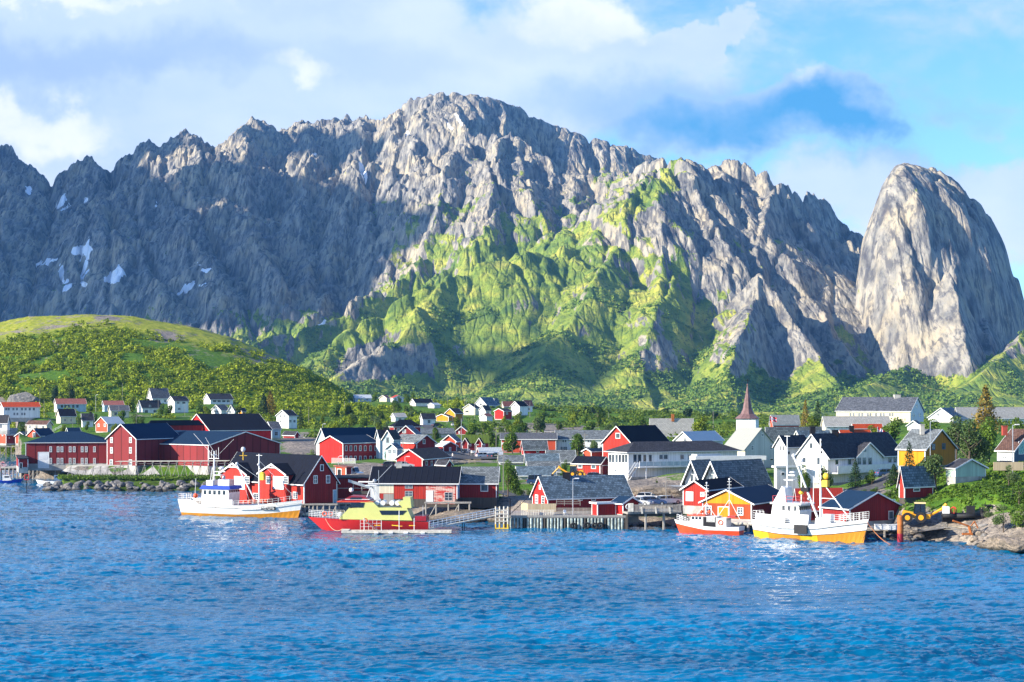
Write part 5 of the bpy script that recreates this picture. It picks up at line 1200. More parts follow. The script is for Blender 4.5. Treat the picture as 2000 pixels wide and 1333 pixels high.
# ---------------------------------------------------------------- boats
BW = pm('boat_white', (0.76, 0.76, 0.74), 0.45, 0.4, 0.16, 0.8, coat=.15)
def hullpaint(name, col, rust=(.30, .13, .05)):
    m, t, b = material(name); o = t.new('ShaderNodeTexCoord').outputs['Object']; n = t.noise(o, 1.0, 6, .7, 0, scl=(2.2, 2.2, .22)); n2 = t.noise(o, .5, 5, .6)
    c = t.mix(t.m('MULTIPLY', t.smooth(n, .56, .74), .55), col + (1,), rust + (1,)); c = t.mix(t.m('MULTIPLY', t.smooth(n2, .45, .7), .25), c, tuple(x * .7 for x in col) + (1,)); t.l.new(c, b.inputs[0]); b.inputs['Roughness'].default_value = .45; return m
BHW = hullpaint('weathered_white_hull', (.76, .76, .74)); BHO = hullpaint('weathered_orange_hull', (.62, .25, .015), (.25, .1, .02)); BHR = hullpaint('weathered_red_hull', (.55, .02, .02), (.25, .03, .03))
BOR = pm('boat_orange_wood', (0.62, 0.25, 0.015), 0.45, 0.4, 0.45, 1.0, coat=.2); BYE = pm('boat_yellow', (0.80, 0.48, 0.02), 0.45, 0.4, 0.1)
BRED = pm('boat_red', (0.55, 0.02, 0.02), 0.35, 0.5, 0.15, coat=.3); BORED = pm('boat_orange_red', (0.72, 0.07, 0.015), 0.4, 0.5, 0.12, coat=.3); BLIME = pm('boat_lime_yellow', (0.56, 0.57, 0.19), 0.4, 0.4, 0.06); BBLUE = pm('awning_blue', (0.02, 0.06, 0.42), 0.5)
ORG = pm('buoy_orange', (0.80, 0.10, 0.03), 0.5, 0.4, 0.1); DECK = pm('deck_tan', (0.45, 0.36, 0.25), 0.8); DMAR = pm('maroon_paint', (0.28, 0.015, 0.03), 0.4); YEL = pm('yellow_paint', (0.80, 0.50, 0.04), 0.5); ROPE = pm('rope', (0.55, 0.45, 0.30), 0.9); DGL = pm('dark_tinted_glass', (0.012, 0.02, 0.035), 0.1, 0.8, 0.0)
def lerp_tab(t, x): return float(np.interp(x, [a for a, b in t], [b for a, b in t]))
def hull(root, L, beam, sheer, bands, stern=0.75, bowrake=1.2, sternrake=0.2, chine=0.55, name='hull', fullness=0.5, n=26):
    """sheer: (t, height) from stern 0 to bow 1; bands: list of (top height table or value, material) from the keel up"""
    mb = MB(); rowsl = 11
    def hb(t, f):
        # half breadth at station t and height fraction f (0 keel, 1 sheer)
        b = beam / 2 * (1 - max(0, (t - fullness) / (1 - fullness)) ** 2.2) * (stern + (1 - stern) * min(1, t / 0.3))
        return b * (0.12 + 0.88 * f ** chine) if t < .985 else b * f
    G = []
    for i in range(n + 1):
        t = i / n; zs = lerp_tab(sheer, t); col = []
        lv = [-0.7, 0.0]
        zb = sorted(set([min(zs, max(0.02, lerp_tab(b[0], t) if hasattr(b[0], '__len__') else b[0])) for b in bands[:-1]]))
        lv += zb; 
        while len(lv) < len(bands) + 1: lv.append(lv[-1] + 0.001)
        z0 = lv[-1]; lv += [z0 + (zs - z0) * q for q in (0.25, 0.5, 0.75, 1.0)]
        for z in lv:
            f = (z + 0.7) / (zs + 0.7); x = -L / 2 + t * L + bowrake * (f - 0.6) * t ** 6 - sternrake * (f - .5) * (1 - t) ** 6
            col.append((x, hb(t, f), z))
        G.append(col)
    k = len(G[0]); b0 = len(mb.v)
    for s in (1, -1):
        off = len(mb.v)
        for c in G: mb.v += [(x, y * s, z) for x, y, z in c]
        for i in range(n):
            for j in range(k - 1):
                q = (off + i * k + j, off + (i + 1) * k + j, off + (i + 1) * k + j + 1, off + i * k + j + 1)
                mb.f.append(q if s < 0 else q[::-1])
                mi = min(max(j - 1, 0), len(bands) - 1) if j >= 1 else 0
                mb.m.append(bands[mi][1])
    # stern
    for j in range(k - 1):
        mb.f.append((b0 + j, b0 + j + 1, b0 + (n + 1) * k + j + 1, b0 + (n + 1) * k + j)); mb.m.append(bands[min(max(j - 1, 0), len(bands) - 1)][1])
    o = mb.build(name, root, smooth=False)
    return G, o
def deckplate(root, G, drop, m, upto=1.0):
    mb = MB(); k = len(G[0]) - 1; n = int((len(G) - 1) * upto)
    for i in range(n):
        a, b = G[i][k], G[i + 1][k]
        mb.poly([(a[0], -a[1] * .97, a[2] - drop), (b[0], -b[1] * .97, b[2] - drop), (b[0], b[1] * .97, b[2] - drop), (a[0], a[1] * .97, a[2] - drop)], m)
    return mb.build('deck', root)
def rail(root, pts, h, m, nbar=2, step=1.2, r=0.03, name='railing', posts=True):
    mb = MB()
    for a, b in zip(pts[:-1], pts[1:]):
        a, b = Vector(a), Vector(b); L = (b - a).length; n = max(1, int(L / step))
        for q in range(1, nbar + 1): mb.tube(a + Z * h * q / nbar, b + Z * h * q / nbar, r, m, 4)
        for i in range(n + 1): p = a.lerp(b, i / n); mb.tube(p, p + Z * h, r * 1.15, m, 4)
    return mb.build(name, root)
def window_strip(root, pts, w, h, m=DGL, name='window'):
    for p, d, n in pts:
        p, d, n = Vector(p), Vector(d), Vector(n); mb = MB(); mb.obox(p - d * w / 2 - Z * h / 2, d * w, n * 0.03, Z * h, m); mb.build(name, root)
def textobj(root, s, loc, rot, size, m, name='lettering', parent=None):
    cu = bpy.data.curves.new(name, 'FONT'); cu.body = s; cu.size = size; cu.extrude = 0.01; cu.align_x = 'CENTER'; cu.align_y = 'CENTER'
    o = bpy.data.objects.new(name, cu); COL.objects.link(o)
    me = bpy.data.meshes.new_from_object(o); bpy.data.objects.remove(o); me.materials.clear(); me.materials.append(m)
    o = bpy.data.objects.new(name, me); COL.objects.link(o); o.location = loc; o.rotation_euler = rot; o.parent = root
    return o
# --- left fishing boat: bow to the right
def side_y(G, x):
    xs = [c[-1][0] for c in G]; return float(np.interp(x, xs, [c[-1][1] for c in G])), float(np.interp(x, xs, [c[-1][2] for c in G]))
def fishing_boat_left():
    A = Vector((XD(357, 313), 313 + 2, 0)); Bq = Vector((XD(584, 304), 304 + 2, 0)); c = (A + Bq) / 2; d = Bq - A; L = d.length
    r = thing('fishing_boat', 'white fishing boat with orange waterline band and registration number moored by the sea house', 'fishing boat', c, math.atan2(d.y, d.x), 'fishing boats at the quays')
    sh = [(0, 3.25), (.14, 3.2), (.19, 2.45), (.5, 2.35), (.65, 2.45), (.8, 2.85), (1, 3.5)]
    G, ho = hull(r, L, 5.6, sh, [([(0, .75), (.5, .65), (.75, .95), (1, 1.65)], BHO), (9, BHW)], stern=.8, bowrake=1.3)
    deckplate(r, G, .5, DECK)
    mb = MB()
    y0, z0 = side_y(G, L * .36)
    # strip along the bow wale and yellow panel amidships
    for i in range(14, 26):
        a, b = G[i][-1], G[i + 1][-1]; mb.tube((a[0], -a[1] - .03, a[2] - .62), (b[0], -b[1] - .03, b[2] - .62), .06, BW, 4)
    mb.build('rubbing_strake', r)
    # registration plate with its characters
    i = 19; p, q = Vector((G[18][-3][0], -G[18][-3][1], 0)), Vector((G[22][-3][0], -G[22][-3][1], 0)); dd = (q - p).normalized(); nn = Vector((dd.y, -dd.x, 0))
    if nn.y > 0: nn = -nn
    cpos = (p + q) / 2 + nn * .22; cpos.z = 1.95
    pl = MB(); pl.obox(cpos - dd * 1.3 - Z * .28 - nn * .25, dd * 2.6, nn * .28, Z * .56, pm('number_plate_black', (.015, .015, .02), .5)); pl.build('number_plate', r)
    t_ = textobj(r, 'N272MS', cpos + nn * .045, (R(90), 0, math.atan2(dd.y, dd.x)), .66, BW)
    # wheelhouse and superstructure, windows forward (to the right)
    x0, x1 = -L / 2 + 4.6, -L / 2 + 10.4
    mb = MB(); mb.extr([(x0, -1.9, 2.0), (x1, -1.9, 2.0), (x1 + .15, -1.9, 4.4), (x1 + .0, -1.9, 5.15), (x0 + .3, -1.9, 5.15)], (0, 3.8, 0), BW); wh = mb.build('wheelhouse', r)
    for i in range(5):
        window_strip(wh, [((x0 + .9 + i * 1.0, -1.9, 4.55), (1, 0, 0), (0, -1, 0))], .55, .75)
    for i in range(5):
        window_strip(wh, [((x1 + .08, -1.5 + i * .75, 4.6), (0, 1, 0), (1, 0, 0))], .55, .7)
    mb = MB(); mb.extr([(x0 - .2, -2.15, 5.15), (x1 + .5, -2.15, 5.15), (x1 + .1, -1.7, 5.75), (x0 + .1, -1.7, 5.75)], (0, 4.3, 0), BBLUE); mb.build('visor', wh)
    mb = MB(); mb.box(x0 + .6, x0 + 2.0, -1, 1, 5.75, 6.7, BW); mb.box(x0 + 3.0, x1 - .4, -.9, .9, 5.75, 6.9, GREYM); mb.ball((x1 - 1.5, -1.0, 7.3), .35, GREYM); mb.build('deckhouse', r)
    mb = MB(); mx = x0 + 1.6; mb.tube((mx, 0, 5.7), (mx + .1, 0, 12.0), .26, BW, 8, .12); mb.obox((mx - 1.1, -.1, 10.6), (2.2, 0, 0), (0, .2, 0), (0, 0, .12), BW); mb.obox((mx - .1, -.9, 11.3), (.2, 0, 0), (0, 1.8, 0), (0, 0, .12), BW)
    for e in (-1.0, -.5, .5, 1.0): mb.tube((mx + e, 0, 10.7), (mx + e, 0, 12.2 + .5 * (e > .9)), .04, BW, 4)
    mb.ball((mx + 1.6, 0, 8.9), .45, BW, sz=(1.2, 1.2, .7)); mb.obox((mx, -.15, 8.2), (2.4, 0, 0), (0, .3, 0), (0, 0, .15), BW); mb.obox((mx + .3, -.8, 7.6), (1.5, 0, 0), (0, 1.6, 0), (0, 0, .12), BW); mb.tube((mx, 0, 11), (mx - 4.3, 0, 15.2), .03, BW, 4); mb.tube((mx + .4, .3, 11), (mx - 1.8, 0, 14.5), .03, BW, 4); mb.tube((mx + .4, .3, 11), (mx + 3.6, 1, 14.2), .025, BW, 4)
    mb.tube((mx - .6, -.5, 5.7), (mx - .3, 0, 9), .08, BW, 5); mb.build('radar_mast', r)
    mb = MB(); fx = -L / 2 + 15.7; mb.tube((fx, 0, 2), (fx, 0, 11.6), .17, BW, 7, .1); mb.obox((fx - .6, -.04, 11.3), (1.2, 0, 0), (0, .08, 0), (0, 0, .08), BW); mb.ball((fx, -.25, 9.7), .22, BW); mb.ball((fx + .3, -.2, 8.9), .2, GREYM); mb.build('mast', r)
    mb = MB(); mb.tube((fx - .6, -.2, 3.0), (fx - 4.3, -.6, 9.7), .16, BW, 7, .12); mb.ball((fx - 4.3, -.6, 9.8), .28, BW); mb.tube((fx - 4.2, -.6, 9.9), (fx, 0, 7.2), .04, GREYM, 4); mb.tube((fx - 4.3, -.5, 9.7), (fx - 2.0, 0, 3.0), .03, GREYM, 4); mb.tube((fx, 0, 10.4), (L / 2 - 1.2, 0, 4.0), .03, GREYM, 4); mb.build('derrick', r)
    mb = MB(); mb.box(fx + .3, fx + 1.1, -.4, .4, 6.9, 8.0, YEL); mb.ball((fx + .7, 0, 8.1), .4, YEL, sz=(1.2, 1, .6)); mb.build('power_block', r)
    rail(r, [(-L / 2 + .1, 2.0, 3.2), (-L / 2 + .05, -2.1, 3.2), (-L / 2 + 2.8, -2.45, 3.2)], 1.0, BW, 3, .8)
    rail(r, [(-L / 2 + 3.6, -2.65, 2.4), (-L / 2 + 8.8, -2.78, 2.35)], .85, BW, 3, 1.1)
    rail(r, [(-L / 2 + 12, -2.75, 2.4), (L / 2 - 4.5, -2.1, 2.9), (L / 2 - .9, -.2, 3.55)], .75, BW, 2, .9)
    mb = MB(); mb.box(-L / 2 + 9.5, -L / 2 + 11.8, -2.75, -2.45, 2.1, 3.4, GREYM); mb.build('hatch_cover', r)
    for q, (x, y, z, s) in enumerate([(-L / 2 + 3.7, -2.2, 3.9, .45), (-L / 2 + 13.7, -1.8, 3.0, .3), (fx - 1.0, -1.6, 3.0, .42), (fx - .4, -1.0, 3.1, .42), (fx + 1.4, -1.3, 3.2, .45), (fx + 2.0, -1.0, 3.2, .42)]):
        mb = MB(); mb.ball((x, y, z), s, ORG); mb.build('buoy', r, smooth=True)
    mb = MB(); fpx = -L / 2 + 3.1; mb.tube((fpx, -1.5, 3.2), (fpx + .2, -1.5, 7.0), .05, BW, 5); mb.build('flagpole', r)
    return r
fishing_boat_left()
def fishing_boat_right():
    A = Vector((XD(1482, 263), 265, 0)); Bq = Vector((XD(1697, 251), 253, 0)); c = (A + Bq) / 2; d = Bq - A; L = d.length
    r = thing('fishing_boat', 'white fishing boat with yellow lower hull and tall masts moored by the orange steel pile', 'fishing boat', c, math.atan2(d.y, d.x), 'fishing boats at the quays')
    sh = [(0, 3.0), (.1, 3.05), (.3, 2.85), (.45, 2.7), (.6, 2.85), (.8, 3.2), (1, 3.9)]
    G, ho = hull(r, L, 5.2, sh, [(.12, BW), ([(0, 1.35), (.25, 1.0), (.5, .95), (.75, 1.4), (1, 2.1)], BHO), ([(0, 1.45), (.25, 1.1), (.5, 1.05), (.75, 1.5), (1, 2.2)], DARK), (9, BHW)], stern=.55, bowrake=1.1, fullness=.45)
    deckplate(r, G, .45, DECK)
    mb = MB()
    for i in range(0, 26):
        a, b = G[i][-2], G[i + 1][-2]; za, zb_ = [lerp_tab([(0, 2.3), (.3, 1.95), (.6, 2.1), (1, 3.25)], k / 26) for k in (i, i + 1)]
        mb.tube((a[0], -a[1] - .04, za), (b[0], -b[1] - .04, zb_), .04, DARK, 4)
    mb.build('rubbing_strake', r)
    # raised white bulwark aft and amidships
    mb = MB()
    for i in range(1, 9):
        a, b = G[i][-1], G[i + 1][-1]; mb.poly([(a[0], -a[1], a[2] - .05), (b[0], -b[1], b[2] - .05), (b[0], -b[1] + .1, b[2] + 1.0), (a[0], -a[1] + .1, a[2] + 1.0)], BW)
    mb.build('bulwark', r); mb = MB()
    for i in range(16, 19):
        a, b = G[i][-1], G[i + 1][-1]; mb.poly([(a[0], -a[1], a[2] - .05), (b[0], -b[1], b[2] - .05), (b[0], -b[1] + .1, b[2] + .9), (a[0], -a[1] + .1, a[2] + .9)], BW)
    mb.build('bulwark', r)
    # yellow painted panels on the timber hull
    for i0, i1 in ((0, 4), (12, 16)):
        mb = MB()
        for i in range(i0, i1):
            a, b = G[i][2], G[i + 1][2]; a2, b2 = G[i][3], G[i + 1][3]
            mb.poly([(a[0], -a[1] - .03, a[2]), (b[0], -b[1] - .03, b[2]), (b2[0], -b2[1] - .03, b2[2] - .02), (a2[0], -a2[1] - .03, a2[2] - .02)], BYE)
        mb.build('painted_panel', r)
    # black block painted in for the shaded inside of an open side hatch
    i = 12; y, z = side_y(G, -.2); mb = MB(); mb.box(-1.3, .9, -y - .05, -y + .2, 1.3, 2.65, BLACK); mb.build('hatch_shade_block', r); mb = MB(); mb.obox((-1.6, -y - .06, 2.7), (2.7, 0, 0), (0, .08, 0), (0, .25, 1.5), BW); mb.build('hatch_cover', r)
    # wheelhouse
    x0, x1 = -L / 2 + 3.4, -L / 2 + 8.4
    mb = MB(); mb.extr([(x0, -1.8, 2.4), (x1, -1.8, 2.4), (x1 + .2, -1.8, 4.6), (x1 - .05, -1.8, 5.6), (x0 + .5, -1.8, 5.6)], (0, 3.6, 0), BW); wh = mb.build('wheelhouse', r)
    for i in range(3): window_strip(wh, [((x1 - 2.6 + i * 1.0, -1.8, 5.0), (1, 0, 0), (0, -1, 0))], .5, .75)
    for i in range(6): window_strip(wh, [((x1 + .13, -1.5 + i * .58, 5.0), (0, 1, 0), (1, 0, -.2))], .42, .7)
    mb = MB(); mb.box(x0 + .2, x1 + .6, -2.1, 2.1, 5.6, 5.85, BW); mb.build('wheelhouse_roof', wh)
    mb = MB(); mb.extr([(x0 + .2, -1.1, 5.85), (x0 + 2.4, -1.1, 5.85), (x0 + 2.2, -1.1, 8.0), (x0 + 1.7, -1.1, 8.3)], (0, 2.2, 0), BW); mb.build('funnel', r)
    mb = MB(); mx = x0 + 2.0; mb.tube((mx, 0, 8), (mx, 0, 16.0), .16, BW, 7, .07); mb.obox((mx - .5, -.05, 15.9), (1.0, 0, 0), (0, .1, 0), (0, 0, .08), BW); mb.obox((mx - .2, -.7, 9.2), (1.6, 0, 0), (0, 1.4, 0), (0, 0, .14), BW); mb.obox((mx + .3, -.7, 9.9), (1.4, 0, 0), (0, .3, 0), (0, 0, .2), BW); mb.ball((mx + .8, .2, 10.4), .35, BW, sz=(1.4, 1.4, .5)); mb.build('radar_mast', r)
    mb = MB(); m2 = mx + 2.7; mb.tube((m2, -.4, 5.8), (m2, -.4, 12.2), .1, BW, 6); mb.ball((m2, -.4, 12.3), .28, BW); mb.ball((m2, -.4, 7.4), .4, YEL, sz=(1, 1, .8)); mb.ball((m2 + 1.4, -.5, 6.5), .3, GREYM); mb.tube((m2 + 2.3, -.8, 5.8), (m2 + 2.3, -.8, 10.0), .06, BW, 5); mb.build('aerial_mast', r)
    rail(r, [(x0 + .6, -1.9, 5.85), (x1 + .3, -1.9, 5.85), (x1 + .4, 1.8, 5.85)], 1.0, BRED, 2, 1)
    fx = -L / 2 + 11.2
    mb = MB(); mb.tube((fx, 0, 2.4), (fx, 0, 15.6), .2, BW, 8, .12); mb.obox((fx, -.05, 6.6), (2.6, 0, 0), (0, .1, 0), (0, 0, .1), BW); mb.obox((fx, -.05, 5.2), (2.9, 0, 0), (0, .1, 0), (0, 0, .1), BW)
    for z in (15.2, 14.4, 13.6, 11.0, 10.3, 9.4): mb.ball((fx + .22, -.15, z), .16, DARK)
    mb.tube((fx + .7, 0, 8.6), (fx + 5.2, 0, 3.4), .09, BW, 6); mb.tube((fx + 5.2, 0, 3.4), (L / 2 - .2, 0, 4.4), .02, GREYM, 4); mb.build('mast', r)
    mb = MB(); mb.tube((fx - .3, -.3, 3.6), (fx - 4.2, -.8, 12.9), .2, BW, 8, .14); mb.ball((fx - 4.2, -.8, 13.0), .32, BW); mb.box(fx - 2.9, fx - 1.6, -1.0, -.3, 7.6, 8.2, DARK); mb.tube((fx - 4.2, -.8, 12.8), (fx, 0, 8.5), .03, GREYM, 4); mb.build('derrick', r)
    mb = MB(); mb.box(fx + .4, fx + 1.3, -.4, .4, 8.4, 9.4, YEL); mb.ball((fx + .9, 0, 10.0), .5, YEL, sz=(1, .8, 1)); mb.build('power_block', r)
    mb = MB(); mb.box(-L / 2 + 12.6, -L / 2 + 14.0, -2.0, -.8, 3.0, 4.4, BW); mb.build('deck_locker', r)
    rail(r, [(-L / 2 + .5, 1.0, 3.0), (-L / 2 + .2, -1.5, 3.0), (-L / 2 + 2.6, -2.2, 3.0)], 1.4, BW, 4, .7)
    rail(r, [(-L / 2 + 5.5, -2.5, 2.8), (-L / 2 + 8.4, -2.55, 2.75)], 1.2, BW, 4, .9)
    rail(r, [(L / 2 - 5.6, -2.35, 3.1), (L / 2 - 2.2, -1.2, 3.5), (L / 2 + .5, 0, 3.9)], 1.1, BW, 4, .7)
    rail(r, [(L / 2 - 5.6, 2.35, 3.1), (L / 2 - 2.2, 1.2, 3.5), (L / 2 + .5, 0, 3.9)], 1.1, BW, 4, .7)
    mb = MB()
    for i in range(9): mb.box(L / 2 - .05 - .08 * i, L / 2 + .1 - .08 * i, -.06, .06, .4 + .2 * (8 - i), .52 + .2 * (8 - i), DARK)
    mb.build('draught_marks', r)
    return r
fishing_boat_right()
def small_boat():
    A = Vector((XD(1448, 268), 268, 0)); Bq = Vector((XD(1323, 273), 273, 0)); c = (A + Bq) / 2; d = Bq - A; L = d.length
    r = thing('fishing_boat', 'small white and orange red boat with open wheelhouse and life ring at the yellow boathouse', 'fishing boat', c, math.atan2(d.y, d.x), 'fishing boats at the quays')
    sh = [(0, 1.6), (.3, 1.45), (.6, 1.6), (1, 2.35)]
    G, ho = hull(r, L, 3.4, sh, [([(0, .95), (.5, .95), (1, 1.75)], BORED), (9, BW)], stern=.85, bowrake=1.3, fullness=.5)
    deckplate(r, G, .25, DECK)
    # the side turned to the camera is +y here
    mb = MB(); mb.extr([(.6, 1.1, 1.4), (3.0, 1.1, 1.6), (2.6, 1.1, 3.1), (.6, 1.1, 3.1)], (0, -2.2, 0), BW); wh = mb.build('wheelhouse', r)
    for i in range(3): window_strip(wh, [((2.3 - i * .6, 1.1, 2.75), (1, 0, 0), (0, 1, 0))], .4, .4)
    mb = MB(); mb.box(.2, 3.2, -1.3, 1.3, 3.1, 3.28, BORED); mb.build('wheelhouse_roof', wh)
    mb = MB(); mb.box(-1.6, .6, -1.1, 1.1, 1.5, 3.0, DARK); mb.build('shelter_shade_block', r); mb = MB(); mb.box(-1.8, .6, -1.2, 1.2, 3.0, 3.1, BW); mb.build('shelter_roof', r)  # solid dark block stands in for the shade under the shelter roof
    mb = MB(); mb.box(-3.3, -1.6, -1.1, 1.2, 1.4, 2.9, BW); aft = mb.build('aft_cabin', r); mb = MB(); mb.ring((-2.4, 1.26, 2.2), .36, .09, (0, 1, 0), ORG); mb.build('life_ring', aft)
    mb = MB(); mb.box(-4.7, -3.4, -1.2, 1.0, 3.0, 3.25, BRED); mb.build('canopy', r)
    for x, zt in ((.4, 8.3), (-3.4, 9.0)):
        mb = MB(); mb.tube((x, 0, 2.5), (x, 0, zt), .07, GREYM, 6)
        for e in (1.9, -1.9): mb.tube((x, 0, zt - 3.2), (x + e, .5, 2.8), .04, BW, 4)
        for k in range(4): mb.tube((x - .35, 0, zt - .4 - k * .5), (x + .35, 0, zt - .4 - k * .5), .035, BW, 4)
        mb.ball((x, 0, zt), .16, BW); mb.build('mast', r)
    rail(r, [(3.0, 1.5, 1.75), (L / 2, .2, 2.3), (3.2, -1.4, 1.75)], .9, BW, 3, .6)
    for x in (.1, 1.4): 
        mb = MB(); mb.ball((x, -.3, 3.7), .3, ORG); mb.build('buoy', r, smooth=True)
    mb = MB()
    for k in range(8): mb.box(-1.4 + k * .18, -1.32 + k * .18, 1.15, 1.22, 2.2, 3.0, BW)
    mb.build('life_raft_rack', r)
    return r
small_boat()
def speed_boat():
    A = Vector((XD(838, 277), 277.2, 0)); Bq = Vector((XD(617, 278), 278.6, 0)); c = (A + Bq) / 2; d = Bq - A; L = d.length
    r = thing('passenger_boat', 'red hulled speedboat with lime yellow cabin moored at the floating pontoon', 'passenger boat', c, math.atan2(d.y, d.x))
    sh = [(0, 1.8), (.5, 2.0), (1, 2.35)]
    G, ho = hull(r, L, 4.8, sh, [(.12, DMAR), (9, BHR)], stern=.95, bowrake=3.4, fullness=.45, chine=.7)
    deckplate(r, G, .02, GREYM)
    f = -1  # forward = +x local ; camera side = +y
    # lime superstructure
    mb = MB(); mb.extr([(-6.8, 2.05, 2.0), (5.2, 2.05, 2.15), (3.6, 2.05, 3.9), (1.9, 2.05, 4.0), (1.6, 2.05, 5.0), (-2.4 + 2.2, 2.05, 5.1), (-1.3, 2.05, 4.05), (-5.9, 2.05, 4.0)], (0, -4.1, 0), BLIME); cab = mb.build('cabin', r)
    mb = MB(); mb.extr([(-1.8, 2.08, 2.9), (-5.2, 2.08, 2.9), (-5.9, 2.08, 3.6), (-1.4, 2.08, 3.6)][::-1], (0, .03, 0), DGL); mb.build('window', cab)
    mb = MB(); mb.extr([(3.5, 2.08, 4.05), (1.2, 2.08, 4.05), (1.0, 2.08, 4.85), (3.0, 2.08, 4.85)], (0, .03, 0), DGL); mb.build('window', cab)
    mb = MB(); mb.extr([(5.3, 1.95, 4.95), (-.2, 1.95, 4.95), (.3, 1.95, 5.35), (1.0, 1.95, 5.8), (3.4, 1.95, 5.9), (4.3, 1.95, 5.4)], (0, -3.9, 0), DMAR); top = mb.build('bridge_roof', r)
    mb = MB(); mb.extr([(3.4, 1.98, 5.4), (1.6, 1.98, 5.4), (1.4, 1.98, 5.7), (3.2, 1.98, 5.7)], (0, .03, 0), DGL); mb.build('window', top)
    mb = MB(); mb.box(-.4, 5.5, -2.05, 2.05, 4.9, 5.05, BORED); mb.box(.2, 4.2, -1.97, 1.97, 5.32, 5.42, BW); mb.build('visor', top)
    mb = MB(); mb.extr([(3.7, 1.6, 3.9), (3.1, 1.6, 4.9), (3.1, -1.6, 4.9), (3.7, -1.6, 3.9)], (.03, 0, 0), DGL); mb.build('windscreen', cab)
    for i in range(4):
        mb = MB(); x = -.9 - i * .95 - (i > 1) * .5; mb.tube((x, -1.0, 4.75), (x, 1.2, 4.75), .42, BW, 10); mb.build('life_raft', r)
    mb = MB(); mb.extr([(-5.2, 1.7, 4.0), (-6.6, 1.7, 4.0), (-6.4, 1.7, 5.7), (-5.2, 1.7, 5.7), (-5.3, 1.7, 5.1), (-4.3, 1.7, 5.0)], (0, -3.4, 0), BLIME); mb.build('funnel', r)
    mb = MB(); mb.tube((.9, 1.1, 5.4), (.2, 0, 7.6), .07, BW, 5); mb.tube((-.6, 1.1, 5.2), (.2, 0, 7.6), .07, BW, 5); mb.tube((-1.2, -1.1, 5), (.2, 0, 7.6), .07, BW, 5); mb.obox((-.8, -1, 7.5), (1.9, 0, 0), (0, 2, 0), (0, 0, .1), BW); mb.ball((-.3, 0, 8.3), .3, GREYM); mb.tube((0, 0, 7.6), (-3.2, 0, 10.9), .04, GREYM, 4); mb.tube((-1, 0, 7.6), (-1, 0, 10), .05, GREYM, 4); mb.obox((0, -.5, 8.0), (2.4, 0, 0), (0, .3, 0), (0, 0, .2), BW); mb.ball((3.4, .5, 6.8), .38, BW); mb.build('radar_mast', r)
    rail(r, [(5.0, 2.2, 2.2), (7.4, 1.7, 2.3), (L / 2 + 1.2, .2, 2.4), (7.4, -1.7, 2.3), (5, -2.2, 2.2)], 1.1, BW, 4, .55)
    for x in (6.6, 7.6): mb = MB(); mb.ring((x, 1.7, 3.0), .32, .09, (0, 1, 0), ORG); mb.build('life_ring', r)
    mb = MB(); mb.ball((5.0, 1.5, 2.8), .5, BW); mb.build('buoy', r, smooth=True)
    for x in (-1.2, -4.0, -6.8): mb = MB(); mb.box(x - .5, x + .5, 2.38, 2.42, 1.15, 1.28, BYE); mb.build('side_vent', r)
    mb = MB(); mb.box(-9.0, -7.2, -2, 2, 1.9, 2.7, DMAR); mb.tube((-8.5, 1.9, 2.5), (-8.5, 1.9, 4.4), .05, GREYM, 5); mb.build('stern_platform', r)
    return r
speed_boat()
# --- rigid inflatable on the shore
def rib_boat():
    p = gpt(1893, 259); r = thing('inflatable_boat', 'black rigid inflatable boat hauled up on timber beside the yellow digger', 'inflatable boat', (p.x, 259, GZ(1022, 259)), R(-8))
    mb = MB(); prof = [(-4.0, 0), (3.2, 0), (4.3, .35)]
    for s in (-1, 1): mb.path([(-4.0, s * 1.1, 1.15), (-2, s * 1.2, 1.15), (1.5, s * 1.2, 1.2), (3.4, s * .8, 1.45), (4.6, 0, 1.75)], .33, BLACK, 9)
    mb.build('tube', r, smooth=True)
    mb = MB(); mb.extr([(-4.0, -.9, 1.1), (-4.0, .9, 1.1), (-4.0, 0, .1)], (7.2, 0, 0), DARK); mb.poly([(3.2, -.9, 1.1), (4.5, 0, 1.5), (3.2, 0, .1)], DARK); mb.poly([(3.2, .9, 1.1), (3.2, 0, .1), (4.5, 0, 1.5)], DARK); mb.build('hull', r)
    mb = MB(); mb.box(-.4, .8, -.5, .5, 1.2, 2.6, BLACK); mb.build('console', r)
    for k in range(6): mb = MB(); x = 1.6 + k * .55; mb.box(x, x + .3, -.3, .3, 1.3, 2.1 - .02 * k, BLACK); mb.box(x - .1, x, -.25, .25, 1.9, 2.4, BLACK); mb.build('seat', r)
    mb = MB(); mb.box(-3.9, -3.0, -.9, -.2, 1.4, 2.5, BW); mb.build('outboard_motor', r); mb = MB(); mb.box(-3.9, -3.0, .2, .9, 1.4, 2.5, BW); mb.build('outboard_motor', r)
    mb = MB(); mb.ring((-2.3, 0, 1.9), .5, .09, (1, 1, 0), BRED); mb.tube((-2.3, -.6, 1.2), (-2.3, -.6, 2.3), .06, BRED, 5); mb.build('roll_bar', r)
    mb = MB(); mb.tube((2.4, 0, 2.5), (2.4, 0, 3.3), .05, DARK, 4); mb.box(2.1, 3.3, -.6, .6, 2.7, 2.8, BLACK); mb.build('canopy', r)
rib_boat()
